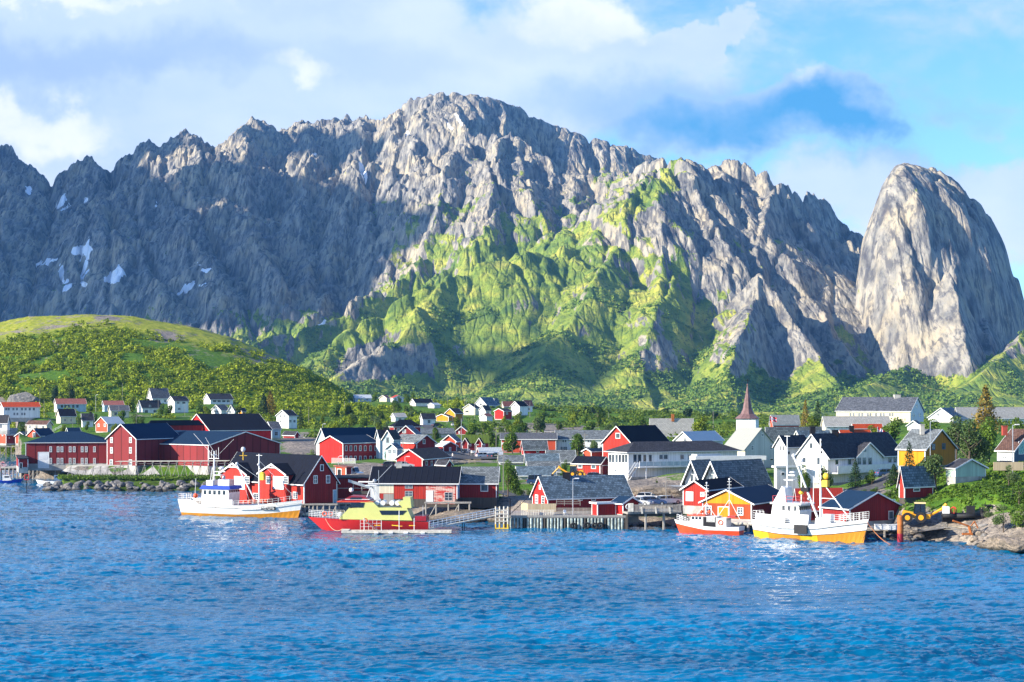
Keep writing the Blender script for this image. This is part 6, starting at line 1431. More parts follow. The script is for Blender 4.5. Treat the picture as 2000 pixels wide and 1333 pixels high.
def small_craft(label, px, D, L, rz, hullm, cabin=True):
    r = thing('motorboat', label, 'motorboat', (XD(px, D), D, 0), rz, 'small boats by the breakwater')
    G, h = hull(r, L, L * .3, [(0, .8), (.6, .9), (1, 1.3)], [(.25, BBLUE if hullm is BW else hullm), (9, hullm)], n=12)
    deckplate(r, G, .1, BW)
    if cabin: mb = MB(); mb.extr([(-L * .1, -.8, .8), (L * .2, -.8, .9), (L * .12, -.8, 2.2), (-L * .1, -.8, 2.2)], (0, 1.6, 0), BW); c = mb.build('cabin', r); window_strip(c, [((L * .04, -.8, 1.8), (1, 0, 0), (0, -1, 0))], L * .15, .4); mb = MB(); mb.tube((-L * .05, 0, 2.2), (-L * .05, 0, 3.6), .04, GREYM, 4); mb.build('mast', r)
small_craft('blue hulled workboat with mast at the left edge of the water', 12, 430, 7.5, R(5), BBLUE)
small_craft('small white boat with outboard left of breakwater tip', 90, 425, 4.5, R(170), BW, False)
small_craft('white motorboat with little cabin near the breakwater tip', 110, 430, 5.5, R(12), BW)
small_craft('small open white boat under the fish racks', 148, 424, 5, R(30), BW, False)
# ---------------------------------------------------------------- quays, pontoons, rocks
def quay(label, a, b, depth, ztop, boards_m, pile_step, yn='quay', plank=True, front=True, deckm=None):
    """a, b: (px, D) of the front corners"""
    A = Vector((XD(*a), a[1], 0)); Bq = Vector((XD(*b), b[1], 0)); d = (Bq - A).normalized(); L = (Bq - A).length; n = Vector((-d.y, d.x, 0)); c = (A + Bq) / 2
    r = thing(yn, label, yn, (c.x, c.y, 0))
    off = (c.x, c.y, 0); mb = MB(); mb.obox(A + Z * (ztop - .3), d * L, n * depth, Z * .3, deckm or WOODG); mb.build('deck', r, off)
    mb = MB(); mb.obox(A - n * .06 + Z * (ztop - .15), d * L, n * .25, Z * .28, deckm or WOODG); mb.build('kerb_beam', r, off)
    if front:
        k = int(L / pile_step); 
        for i in range(k + 1):
            p = A + d * (L * i / k) + n * .15; mb = MB(); mb.tube(p - Z * 1.5, p + Z * (ztop - .3), .17 + .03 * ((i * 7) % 3), boards_m if i % 6 else WOODD, 7); mb.build('pile', r, off)
        mb = MB()
        if label.startswith('long'): mb.obox(A + n * 2.5 - Z * .8, d * L, n * .2, Z * (ztop + .5), WOODD)  # dark wall added behind the piles to stand for the shade there
        for i in range(3): p = A + n * (.5 + depth * .3 * i) + Z * (ztop - .75); mb.obox(p, d * L, n * .25, Z * .4, WOODD)
        mb.build('cross_beams_shade_wall', r, off)
    return r, A, d, n, L
TEAL = pm('bleached_teal_timber', (0.36, 0.42, 0.40), 0.85, 0.1, 0.5, 1.5); PALE = pm('pale_timber', (0.62, 0.58, 0.50), 0.8, 0.1, 0.25, 2)
q1, A, d, n, L = quay('long timber quay with closely set bleached piles below the slate roofed cabin', (985, 281), (1222, 281), 14, 2.3, TEAL, .55)
r = thing('tie_up_post', 'white and yellow timber fender post frame at the left end of the long quay', 'fender', (XD(980, 280.5), 280.5, 0))
mb = MB()
for x in (-1.0, -.35, .35, 1.0):
    for y in (-.6, .6): mb.tube((x, y, -1.2), (x, y, 1.1), .12, YEL, 6); mb.tube((x, y, 1.1), (x, y, 3.9), .12, PALE, 6)
for z in (1.5, 2.1, 2.7, 3.3): mb.obox((-1.1, -.75, z), (2.2, 0, 0), (0, .1, 0), (0, 0, .14), PALE)
mb.obox((-1.1, -.75, .3), (2.2, 0, 0), (0, .12, 0), (0, 0, .18), YEL); mb.build('frame', r)
quay('timber deck on posts with slatted railing between the red huts and the red boathouse', (1226, 280), (1332, 282), 8, 3.0, WOODG, 2.6)
r = thing('slatted_railing', 'grey slatted railing along the deck right of the life ring hut', 'railing', (XD(1280, 280), 280, 3.0)); L_ = XD(1332, 281) - XD(1226, 280)
mb = MB()
for i in range(int(L_ / .22)): mb.box(-L_ / 2 + i * .22, -L_ / 2 + i * .22 + .12, -.03, .03, 0.05, 1.15, WOODG)
mb.box(-L_ / 2, L_ / 2, -.06, .06, 1.15, 1.25, WOODG); mb.box(-L_ / 2, -L_ / 2 + .9, -.1, 0, .1, 1.5, PALE); mb.build('slats', r)
for i in range(4):
    mb = MB(); x = -L_ / 2 + 2.2 + i * 2.3; mb.obox((x, -.2, -.2), (.25, 0, 0), (0, .1, 0), (-.12, 0, 1.1), PALE); mb.build('bracket', r)
quay('pier with dark posts in front of the yellow boathouse', (1400, 274), (1492, 272), 6, 1.75, WOODG, 1.9, deckm=PALE)
quay('pier of the dark red boathouse with fish boxes behind the bow', (1690, 260), (1766, 258), 6, 1.9, WOODG, 2.0)
quay('sheet piled quay under the left end of the fish plant', (2, 452), (128, 450), 14, 3.3, WOODG, 1.1, deckm=CONC)
# posts under the sea house, annex and barn
def underposts(label, pts, D, zt, name='posts', nrow=2):
    c = XD(sum(pts) / len(pts), D); r = thing('stilt_platform', label, 'stilts', (c, D, 0))
    for px in pts:
        mb = MB(); mb.tube((XD(px, D) - c, 0, -1.2), (XD(px, D) - c, 0, zt), .15, WOODG, 6); mb.build('post', r)
    mb = MB()
    for a, b in zip(pts[:-1:2], pts[1::2]): mb.tube((XD(a, D) - c, 0, -.2), (XD(b, D) - c, 0, zt - .2), .09, WOODG, 5)
    mb.obox((XD(pts[0], D) - c - .3, -.2, zt), (XD(pts[-1], D) - XD(pts[0], D) + .6, 0, 0), (0, 1.4, 0), (0, 0, .25), WOODG); mb.build('beam', r)
    return r
underposts('grey timber posts and braces under the sea house gable', [588, 596, 604, 612, 620, 632, 644, 656], 309.5, 2.3)
underposts('thin posts and boardwalk under the dark red annex', [662, 676, 690, 704, 718, 732], 314, 2.2)
underposts('boardwalk on posts in front of the peeling pink barn wall', [832, 852, 876, 896, 917], 300, 3.2)
underposts('timber stilts under the red waterside cabins at left edge', [0, 12, 22, 34, 46], 595, 4.4)
# annex: open frame and pale fascia
r = thing('timber_frame', 'weathered open timber frame with slanting pale fascia in front of the dark annex', 'timber frame', (XD(700, 314), 314, 2.3)); o = (XD(700, 314), 314, 2.3)
mb = MB()
for px in (659, 690, 707, 722): mb.tube((XD(px, 314), 314, 2.3), (XD(px, 314), 314, GZ(944 if px > 680 else 946, 314)), .09, WOODG, 5)
for y in (954, 975, 981): mb.tube((XD(659, 314), 314, GZ(y, 314)), (XD(722, 314), 314, GZ(y, 314)), .07, WOODG, 4)
mb.build('posts', r, o); mb = MB(); mb.obox((XD(686, 314), 313.8, GZ(966, 314)), (XD(722, 314) - XD(686, 314), 0, 0), (0, .15, 0), (0, 0, .6), WOODD); mb.build('gangway', r, o)
mb = MB(); a, b = P(680, 942, 313.5), P(724, 956, 313.5); mb.obox(a, b - a, (0, .3, 0), (0, 0, .5), GREYM); mb.build('fascia', r, o)
# cream and pink claddings on the barn, brown gate
o_, dl, nl, tt = None, None, None, None
bd = [x for x in bpy.data.objects if x.get('label', '').startswith('long black roofed barn')][0]
def panel_on(lab, px0, px1, y0, y1, m, nm, D=302):
    # the barn front runs between its two lower corners
    t0, t1 = (solve_t(BARN.C, BARN.dL, p) for p in (px0, px1)); a = BARN.C + BARN.dL * t1; b = BARN.C + BARN.dL * t0; zt, zb_ = GZ(y0, a.y), GZ(y1, a.y)
    mb = MB(); mb.obox(Vector((a.x, a.y, zb_)), (b - a), -BARN.dR * .025, Z * (zt - zb_), m); mb.build(nm, BARN.root, BARN.base)
panel_on('', 741, 769, 946, 964, B['cream'], 'cream_panel'); panel_on('', 749, 769, 965, 985, WOODG, 'gate'); panel_on('', 724, 741, 946, 985, B['grey'], 'grey_panel'); panel_on('', 832, 889, 946, 985, B['pink'], 'peeling_panel')
# balconies, stair and screens of the white houses
def balcony(label, h, fn, x0, x1, ytop, yfl, proj=1.6, solid=True, step=1.6, name='balcony', full=True):
    o, d_, n_, tt_ = h.faces[fn]; t0, t1 = sorted((solve_t(o, d_, x0), solve_t(o, d_, x1))); a = o + d_ * t0; b = o + d_ * t1; y = (a.y + b.y) / 2; zf, zt = GZ(yfl, y), GZ(ytop, y)
    mb = MB(); mb.obox(Vector((a.x, a.y, zf - .2)) + n_ * .02, b - a, n_ * proj, Z * .2, WHITE); s = mb.build(name, h.root, h.base)
    mb = MB(); e = Vector((a.x, a.y, zf)) + n_ * proj
    if solid: mb.obox(e, b - a, n_ * .06, Z * (zt - zf), WHITE)
    else:
        k = max(1, int((b - a).length / step)); mb.obox(e + Z * (zt - zf - .08), b - a, n_ * .07, Z * .08, WHITE); mb.obox(e + Z * .1, b - a, n_ * .05, Z * .06, WHITE)
        for i in range(k + 1): mb.obox(e + (b - a) * (i / k) - d_ * .04, d_ * .09, n_ * .09, Z * (zt - zf), WHITE)
        mb.obox(e + n_ * .02 + Z * .15, b - a, n_ * .015, Z * (zt - zf - .3), pm('frosted_glass', (.42, .52, .58), .25, .5))
    mb.build('balustrade', s, h.base)
balcony('', res, 'R', 1240, 1345, 900, 911, 1.8, False); balcony('', vil, 'R', 1622, 1755, 907, 920, 1.6, True)
o, d_, n_, t_ = res.faces['R']
mb = MB(); e0 = o + d_ * 1.0 + n_ * .9; zt_ = GZ(912, o.y); zb_ = GZ(937, o.y)
for i in range(11): mb.obox(Vector((e0.x, e0.y, zb_ + (zt_ - zb_) * (i + .5) / 11)) - d_ * (1.9 - 2.0 * i / 11) , d_ * .3, n_ * 1.0, Z * .07, WOODD)
a_ = Vector((e0.x, e0.y, zb_)) - d_ * 1.9; b_ = Vector((e0.x, e0.y, zt_)) + d_ * .1
for k in (0, 1.0): mb.tube(a_ + n_ * k, b_ + n_ * k, .1, WHITE, 4); mb.tube(a_ + n_ * k + Z * .95, b_ + n_ * k + Z * .95, .06, WHITE, 4)
mb.build('stair', res.root, res.base)
mb = MB(); p_ = o + d_ * 3.2 + n_ * 1.7; mb.tube(Vector((p_.x, p_.y, zb_)), Vector((p_.x, p_.y, zt_)), .12, WHITE, 6); mb.build('post', res.root, res.base)
mb = MB(); mb.obox(Vector((o.x, o.y, GZ(943, o.y))) + n_ * .05, d_ * (t_ - .5), n_ * .04, Z * 1.1, CONC); mb.build('plinth', res.root, res.base)
# red two storey: outside stair
# ---- church tower and spire
tx, ty = XD(1460, 397), 397
r = thing('church_tower', 'white square church tower with tall copper brown spire and cross', 'church tower', (tx, ty, GZ(900, ty)), 0); o = (tx, ty, GZ(900, ty)); hw = 2.25; a_ = R(-18)
def rot4(w, z): return [Vector((tx + w * (math.cos(a_) * sx - math.sin(a_) * sy), ty + w * (math.sin(a_) * sx + math.cos(a_) * sy), z)) for sx, sy in ((-1, -1), (1, -1), (1, 1), (-1, 1))]
zt = GZ(818, ty); mb = MB(); mb.hexa(rot4(hw, GZ(900, ty)) + rot4(hw, zt), B['white']); mb.build('tower', r, o)
COP = pm('copper_sheet', (0.20, 0.115, 0.11), 0.5, 0.4, 0.35, .8); mb = MB()
lv = [(hw + .55, zt), (hw * .62, GZ(809, ty)), (hw * .42, GZ(800, ty)), (hw * .22, GZ(775, ty)), (.06, GZ(752, ty))]
def rot8(w, z, k): return [Vector((tx + w * (1.08 if k else 1) * math.cos(a_ + R(45 * i + 22.5)) * 1.1, ty + w * math.sin(a_ + R(45 * i + 22.5)) * 1.1, z)) for i in range(8)]
sq = rot4(hw + .5, zt); mb.poly(sq[::-1], COP)
L8 = [rot8(w, z, 1) for w, z in lv[1:]]
s8 = []
for i in range(8):
    ang = a_ + R(45 * i + 22.5); ca, sa = math.cos(R(45 * i + 22.5)), math.sin(R(45 * i + 22.5)); m_ = (hw + .5) / max(abs(ca), abs(sa)); s8.append(Vector((tx + m_ * math.cos(ang), ty + m_ * math.sin(ang), zt + .03)))
rings = [s8] + L8
for q0, q1 in zip(rings[:-1], rings[1:]):
    for i in range(8): j = (i + 1) % 8; mb.poly([q0[i], q0[j], q1[j], q1[i]], COP)
mb.build('spire', r, o)
mb = MB(); mb.tube((tx, ty, GZ(753, ty)), (tx, ty, GZ(740, ty)), .06, DARK, 5); mb.ball((tx, ty, GZ(752, ty)), .22, COP); mb.obox((tx - .5, ty - .04, GZ(744.5, ty)), (1.0, 0, 0), (0, .08, 0), (0, 0, .1), DARK); mb.build('cross', r, o)
# ---- floating pontoon, gangway, steps
r = thing('pontoon', 'pale grey floating pontoon with white fenders beside the passenger boat', 'pontoon', (XD(775, 273), 273, 0)); Lp = XD(882, 273) - XD(668, 273)
mb = MB(); mb.box(-Lp / 2, Lp / 2, -1.1, 1.1, .25, .62, PALE); mb.build('deck', r); mb = MB(); mb.box(-Lp / 2 + .2, Lp / 2 - .2, -1.0, 1.0, -.5, .25, CONC); mb.build('float', r)
for x in (-3.2, -.9, 1.5, 4.2): mb = MB(); mb.tube((x - .3, -1.3, .25), (x + .35, -1.3, .3), .19, BW, 8); mb.tube((x, -1.2, .6), (x, -1.3, .3), .03, ROPE, 4); mb.build('fender', r)
for x, h_ in ((-5.2, 2.0), (.4, 3.2), (2.8, 2.0)): mb = MB(); mb.tube((x, -.4, .6), (x, -.4, .6 + h_), .06, BW, 6); mb.build('post', r)
rail(r, [(-5.9, .7, .6), (-2.6, .7, .6), (-2.4, -.7, .6)], 1.6, BW, 3, .6); mb = MB()
for i in range(7): mb.obox((-5.2 + i * .3, -.2, .7 + .22 * (6 - i)), (.32, 0, 0), (0, .9, 0), (0, 0, .06), GREYM)
mb.build('boarding_steps', r); mb = MB(); mb.ring((-5.0, -.3, 2.2), .3, .08, (0, 1, 0), ORG); mb.build('life_ring', r)
mb = MB(); mb.box(-Lp / 2, -Lp / 2 + 1.2, -1.15, 1.15, .62, .74, PALE); mb.build('end_plate', r)
r = thing('gangway', 'white railed gangway sloping from the long quay down to the pontoon', 'gangway', (XD(905, 277), 277, 1)); o = (XD(905, 277), 277, 1)
a_, b_ = Vector((XD(838, 275), 275, .75)), Vector((XD(972, 281), 281, 2.5)); mb = MB(); mb.obox(a_ - Z * .15, b_ - a_, (0, 1.3, 0), Z * .18, PALE); mb.build('walkway', r, o)
for yy in (0, 1.3):
    mb = MB(); k = 17
    for i in range(k): p = a_.lerp(b_, i / (k - 1)) + Vector((0, yy, 0)); mb.tube(p, p + Z * 1.1, .045, WHITE, 4)
    for hh in (.35, .7, 1.1): mb.tube(a_ + Vector((0, yy, hh)), b_ + Vector((0, yy, hh)), .045, WHITE, 4)
    mb.build('railing', r, o)
mb = MB()
for px in (903, 907): mb.tube((XD(px, 278), 278, -1.2), (XD(px, 278), 278, 1.4), .07, DARK, 5)
mb.build('support_post', r, o)
# ---- fence, planters and things on the long quay
r = thing('screen_fence', 'tan plank screen fence with slatted base left of the cabin', 'fence', (XD(1052, 284), 284, 2.3)); o = (XD(1052, 284), 284, 2.3)
x0, x1, xm = XD(1018, 284), XD(1086, 284), XD(1031, 284); mb = MB(); mb.box(xm, x1, 283.95, 284.05, GZ(1000, 284), GZ(984, 284), WOODT); mb.obox((xm, 284, GZ(1000, 284)), (x0 - xm, 4, 0), (0, .1, 0), (0, 0, 1.35), WOODT); mb.build('screen', r, o)
mb = MB(); k = int((x1 - x0) / .28)
for i in range(k): mb.box(x0 + i * .28, x0 + i * .28 + .17, 283.4, 283.46, 2.3, 3.15, PALE)
mb.box(x0, x1, 283.46, 283.52, 3.1, 3.2, PALE); mb.build('slats', r, o)
r = thing('bench_railing', 'dark timber railing in front of the dark cabin wall', 'railing', (XD(1110, 286), 286, 2.3)); o = (XD(1110, 286), 286, 2.3)
rail(r, [(XD(1087, 286) - o[0], 0, 1.4), (XD(1133, 286) - o[0], 0, 1.4)], 1.0, WOODG, 3, 1.2, .05); mb = MB()
for i in range(34): mb.box(XD(1087, 286) - o[0] + i * .2, XD(1087, 286) - o[0] + i * .2 + .11, -.4, -.34, 0, 1.1, WOODG)
mb.build('slats', r)
r = thing('chair', 'white garden chair on the long quay near lamp pole', 'chair', (XD(1104, 282.5), 282.5, 2.3), .4); mb = MB(); mb.box(-.25, .25, -.25, .25, .42, .47, WHITE); mb.build('seat', r); mb = MB(); mb.box(-.25, .25, .2, .25, .47, .95, WHITE); mb.build('backrest', r)
for sx in (-.22, .22):
    for sy in (-.22, .22): mb = MB(); mb.tube((sx, sy, 0), (sx, sy, .44), .03, WHITE, 4); mb.build('leg', r)
r = thing('fender_pole', 'black slanting derrick pole at left corner of the long quay', 'derrick pole', (XD(996, 281.5), 281.5, 2.3)); mb = MB(); mb.tube((0, 0, 0), (0, 0, 2.7), .12, DARK, 6); mb.build('post', r); mb = MB(); mb.tube((.15, 0, .4), (2.9, 0, 3.0), .05, DARK, 5); mb.build('arm', r)
o_ = [x for x in bpy.data.objects if x.get('label', '').startswith('dark red hut with blue roof')][0]
r = tag(MB_ring.build('life_ring'), 'orange and white life ring on the gable of the blue roofed hut', 'life ring') if False else None
mb = MB(); p_ = P(1226.5, 990, 281.2); mb.ring((0, 0, 0), .36, .09, (.45, -1, 0), BW); lr = mb.build('life_ring'); lr.location = p_; tag(lr, 'white life ring hanging on the gable of the blue roofed hut', 'life ring')
for i in range(4):
    mb = MB(); mb.ring((0, 0, 0), .42, .16, (0, 1, 0), BLACK); t_ = mb.build('tyre_fender'); t_.location = (XD([1120, 1146, 1162, 1172][i], 280.7), 280.7, .7 + .1 * (i % 2)); tag(t_, 'black tyre fender hanging on the piles of the long quay', 'tyre', 'tyre fenders on the long quay')
# ---- orange steel pile and mooring ropes
r = thing('steel_pile', 'thick orange steel pile with dark red foot right of the fishing boat bow', 'mooring pile', (XD(1758.5, 253), 253, 0)); mb = MB(); mb.tube((0, 0, -1), (0, 0, 1.7), .46, DMAR, 16); mb.build('foot', r, smooth=False); mb = MB(); mb.tube((0, 0, 1.7), (0, 0, 4.4), .46, STEEL, 16); mb.build('shaft', r)
def rope(label, pts, m=ROPE, rr=.035):
    c = Vector(pts[0]); mb = MB(); P0, P1 = Vector(pts[0]), Vector(pts[-1]); sag = pts[1]
    L = [P0.lerp(P1, i / 12) - Z * sag * 4 * (i / 12) * (1 - i / 12) - P0 for i in range(13)]; mb.path(L, rr, m, 4); o = mb.build('mooring_rope'); o.location = P0; tag(o, label, 'rope')
rope('orange mooring rope slanting from the right fishing boat bow into the water', [P(1692, 1018, 251), .8, P(1752, 1068, 250)], pm('orange_rope', (.75, .28, .1), .8))
rope('second orange mooring rope from the bow ending at the pile foot', [P(1696, 1024, 251), 1.0, P(1764, 1066, 251)], pm('orange_rope', (.75, .28, .1), .8))
rope('pale mooring rope sagging from the passenger boat bow to the pontoon', [P(635, 1013, 276), 1.0, P(669, 1033, 273)], ROPE)
rope('pale rope from passenger boat side down to the pontoon middle', [P(740, 1012, 279), .4, P(786, 1028, 273)], YEL)
# ---- rocks
RK = {}
def rockmat(name, c1, c2):
    m, t, b = material(name); pos = t.new('ShaderNodeNewGeometry'); n = t.noise(pos.outputs['Position'], .55, 7, .7); n2 = t.noise(pos.outputs['Position'], 3.0, 5, .7)
    c = t.mix(t.smooth(n, .35, .68), c1 + (1,), c2 + (1,)); c = t.mix(t.m('MULTIPLY', t.smooth(n2, .55, .4), .5), c, tuple(x * .4 for x in c1) + (1,))
    sx = t.new('ShaderNodeSeparateXYZ'); t.l.new(pos.outputs['Position'], sx.inputs[0]); wet = t.smooth(t.m('ADD', sx.outputs[2], t.m('MULTIPLY', n, -.9)), .55, .0)
    c = t.mix(wet, c, (.025, .025, .018, 1)); t.l.new(c, b.inputs[0]); b.inputs['Roughness'].default_value = .85; bump(t, b, t.m('ADD', n, t.m('MULTIPLY', n2, .4)), .9, .35); return m
RG = rockmat('boulder_grey', (.10, .10, .10), (.27, .25, .23)); RT = rockmat('boulder_tan', (.13, .11, .085), (.34, .27, .20))
def rock_mesh(seed, m, sub=2):
    import bmesh
    bm = bmesh.new(); bmesh.ops.create_icosphere(bm, subdivisions=sub, radius=1.0); rr = np.random.RandomState(seed); pl = [(Vector(rr.normal(size=3)).normalized(), rr.uniform(.55, .85)) for _ in range(9)]
    for v in bm.verts:
        for nn, h_ in pl:
            dd = v.co.dot(nn)
            if dd > h_: v.co -= nn * (dd - h_) * .9
        v.co.z *= .72; v.co += v.co.normalized() * rr.uniform(-.03, .03)
    me = bpy.data.meshes.new('boulder'); bm.to_mesh(me); bm.free(); me.materials.append(m); return me
RM = [rock_mesh(i, RG) for i in range(6)]; RMT = [rock_mesh(i + 20, RT) for i in range(6)]
def rocks(name, pts, meshes, label, group, cat='boulder'):
    for i, (x, y, z, s) in enumerate(pts):
        o = bpy.data.objects.new(name, meshes[i % len(meshes)]); COL.objects.link(o); o.location = (x, y, z); o.rotation_euler = (random.uniform(-.4, .4), random.uniform(-.4, .4), random.uniform(0, 6.3)); o.scale = (s * random.uniform(.8, 1.3), s * random.uniform(.8, 1.2), s * random.uniform(.7, 1.05)); tag(o, label, cat, group)
rn = random.Random(4)
pts = []
for i in range(150):
    px = rn.uniform(86, 440); k = rn.random(); D = 392 + 7 * k + rn.uniform(-.6, .6) - (px > 380) * (px - 380) * .25; pts.append((XD(px, D), D, -.35 + 2.2 * k, rn.uniform(.65, 1.4)))
rocks('boulder', pts, RM, 'grey boulder in the breakwater wall below the fish racks', 'boulders of the breakwater')
pts = []
for i in range(28):
    px = rn.uniform(1766, 1800); k = rn.random(); D = 253.5 + 4 * k; pts.append((XD(px, D), D, -.2 + 2.0 * k, rn.uniform(.4, .9)))
for i in range(52):
    px = rn.uniform(1845, 1930); k = rn.random(); D = 244.5 + 9 * k - (px - 1845) * .02; pts.append((XD(px, D), D, max(-.2, gz(XD(px, D), D) - .1), rn.uniform(.3, .85)))
rocks('boulder', pts, RMT + RM[:2], 'tan and grey boulder on the right shore below the digger and planks', 'boulders on the right shore')
pts = []
for i in range(44):
    px = rn.choice([rn.uniform(1228, 1330), rn.uniform(590, 740), rn.uniform(1330, 1380)]); D = tab(SHORE, px) + rn.uniform(-1.5, 2); pts.append((XD(px, D), D, 0.1, rn.uniform(.4, .9)))
for i in range(14): px = rn.uniform(1500, 1760); D = tab(SHORE, px) + rn.uniform(-1, 1); pts.append((XD(px, D), D, .1, rn.uniform(.4, .8)))
rocks('boulder', pts, RM, 'dark wet boulder at the waterline under the decks and sea house', 'boulders under the decks')
for i, (px, D, s, z) in enumerate([(1955, 242, 3.6, .8), (1992, 239, 3.8, 1.2), (2025, 239, 4.5, 1.4), (1925, 244.5, 1.9, .4)]):
    o = bpy.data.objects.new('rock_slab', rock_mesh(50 + i, RT, 4)); COL.objects.link(o); o.location = (XD(px, D), D, z); o.scale = (s, s * .8, s * .62); o.rotation_euler = (0, 0, i * 1.1); tag(o, ['big smooth tan rock slab beside the pile of planks', 'largest tan rock at the right edge of the shore', 'tan rock slab partly beyond the right picture edge', 'smaller rounded tan rock left of the big smooth slab'][i], 'rock')
# pale rock face by the barn boardwalk, boulder crag on the left hill
for i, (px, py, D, sx, sy, sz, lab, m) in enumerate([(903, 1005, 300, 9, 5, 2.3, 'long smooth pinkish rock slab below the pink barn wall', RT), (1000, 1012, 296, 5, 4, 2.6, 'pale smooth rock left of the tan screen fence', RT), (49, 774, 790, 8, 5, 6.5, 'dark crag standing out of the wooded left hill', RG), (1268, 958, 311, 10, 6, 2.6, 'broad grey rock slope below the white restaurant', RT)]):
    o = bpy.data.objects.new('rock_slab', rock_mesh(70 + i, m, 4)); COL.objects.link(o); p_ = P(px, py, D); o.location = (p_.x, D, p_.z - sz * .35); o.scale = (sx, sy, sz); tag(o, lab, 'rock')
# breakwater core with grass
mbx = np.linspace(100, 445, 60); V = []
for px in mbx:
    e = np.interp(px, [100, 130, 420, 445], [0, 1, 1, .6])
    for D_, z_ in ((393, -.6), (398, 1.6 * e), (402, 2.7 * e), (408, 2.9 * e), (414, 2.2 * e), (419, -1)): V.append((XD(px, D_), D_, z_ + .35 * perlin(np.array([px / 9.]), np.array([D_ / 5.]))[0]))
np_mesh('breakwater', np.array(V), grid_faces(60, 6), [pm('breakwater_grass', (.075, .13, .02), .95, .1, .6, .3, bumpy=.2)])
bk_ = []
for i in range(1500): px = rn.uniform(115, 440); D_ = rn.uniform(400, 413); bk_.append((XD(px, D_), D_, 2.6))
scrub('breakwater_grass', np.array(bk_), np.full(len(bk_), .55), 9, 'green', .4)
# ---- fish drying racks
def fish_rack(label, px0, px1, ytop, D, nb, dbl):
    r = thing('drying_rack', label, 'fish rack', (XD((px0 + px1) / 2, D), D, 2.6), 0, 'fish drying racks on the breakwater'); o = (XD((px0 + px1) / 2, D), D, 2.6); zt = GZ(ytop, D); k = nb
    for i in range(k):
        x = XD(px0 + (px1 - px0) * (i + .5) / k, D)
        mb = MB(); mb.tube((x - .9, D, 2.4), (x + .2, D + 1.5, zt), .07, WOODG, 4); mb.tube((x + .9, D, 2.4), (x - .2, D + 1.5, zt), .07, WOODG, 4); mb.tube((x - .7, D + 3, 2.4), (x + .1, D + 1.5, zt), .07, WOODG, 4)
        mb.build('trestle', r, o)
    mb = MB()
    for y in (0, .8, 1.6, 2.4, 3.2): mb.tube((XD(px0, D), D + y, zt), (XD(px1, D), D + y, zt + .15), .08, PALE, 4)
    mb.build('top_pole', r, o); mb = MB(); mb.tube((XD(px0, D), D + 1.5, zt - .6), (XD(px1, D), D + 1.5, zt - .5), .05, WOODG, 4); mb.build('lower_pole', r, o)
fish_rack('long fish drying rack of grey poles in front of the red hall', 225, 445, 902, 406, 14, 1)
fish_rack('shorter lower fish drying rack toward the breakwater tip', 128, 245, 911, 408, 8, 1)
# ---- poles, lamps, flags
def pole(label, px, yt, D, kind='pole', yb=None, rr=.09):
    x = XD(px, D); z = gz(x, D) if yb is None else GZ(yb, D); zt = GZ(yt, D); m = WOODG if kind == 'pole' else GREYM
    r = thing('street_lamp' if kind == 'lamp' else ('utility_pole' if kind == 'pole' else 'mast'), label, 'street lamp' if kind == 'lamp' else 'pole', (x, D, z), 0)
    mb = MB(); mb.tube((0, 0, -.5), (0, 0, zt - z), rr, m, 6, rr * .7); mb.build('post', r)
    if kind == 'lamp': mb = MB(); mb.tube((0, 0, zt - z), (.5, -.2, zt - z + .1), .05, m, 4); mb.build('arm', r); mb = MB(); mb.box(.3, 1.0, -.35, -.05, zt - z + .05, zt - z + .2, WHITE); mb.build('lamp_head', r)
    elif kind == 'pole' and D < 520: mb = MB(); mb.box(-.7, .7, -.06, .06, zt - z - .6, zt - z - .45, WOODG); mb.build('crossarm', r)
    return r
for a in [('grey pole left of the hillside houses', 78, 757, 760), ('tall grey pole in front of the orange roofed house', 86, 780, 625), ('pole in front of the cream brown roofed house', 50, 816, 590), ('pole with short arm behind the hillside houses', 187, 772, 700, 'lamp'), ('tall mast in the wood above the houses', 239, 749, 775), ('pole in front of the grey brown roof', 232, 793, 625), ('pole beside the white house annex', 309, 782, 690), ('pole before the bushes left of the black block', 266, 806, 590), ('pole behind the small white left house', 142, 824, 600),
          ('pole in front of the green storey house', 361, 788, 700), ('pole in front of the window band house', 449, 780, 740), ('tall pole right of the lone white hill house', 603, 795, 655), ('street lamp left of the long dark roofed hall', 630, 829, 540, 'lamp'), ('slim pole on the wooded slope', 673, 784, 780), ('pole on the dark slope left of the cottage', 609, 782, 800),
          ('lamp pole on the yard before the pale blue house', 787, 853, 405), ('wooden pole in the yard right of the car port', 969, 833, 470), ('tall grey pole before the broad bush tree', 983, 876, 317), ('thin pole at the corner of the slate barn', 973, 884, 312), ('pole in front of the white two storey building', 1142, 846, 420), ('slim lamp on the main quay in front of the cabin', 1119, 936, 284, 'lamp'),
          ('thin pole between the parked white cars', 1301, 929, 292), ('lamp post in front of the mustard yellow house', 1817, 824, 286, 'lamp'), ('lamp post in front of the brown tiled roof', 1978, 831, 276, 'lamp'), ('short lamp near the red two storey building', 661, 892, 370, 'lamp'), ('lamp in front of the bright gabled shop', 791, 893, 350, 'lamp'), ('lamp on the market square', 928, 870, 440, 'lamp'), ('thin mast left of church tower', 1393, 803, 600), ('pole among the far shore trees', 1182, 823, 700), ('pole behind the black roofed hall', 1189, 806, 760), ('pole near the yellow house', 873, 800, 660), ('pole beside the white cluster', 927, 778, 740), ('double pole left of the far white cluster, left one', 908, 777, 800), ('double pole left of the far white cluster, right one', 911, 777, 800), ('pole on the back ridge near black roof', 874, 774, 860), ('pole at right end of far white gabled house', 1035, 785, 735)]:
    pole(*a)
WF = {}
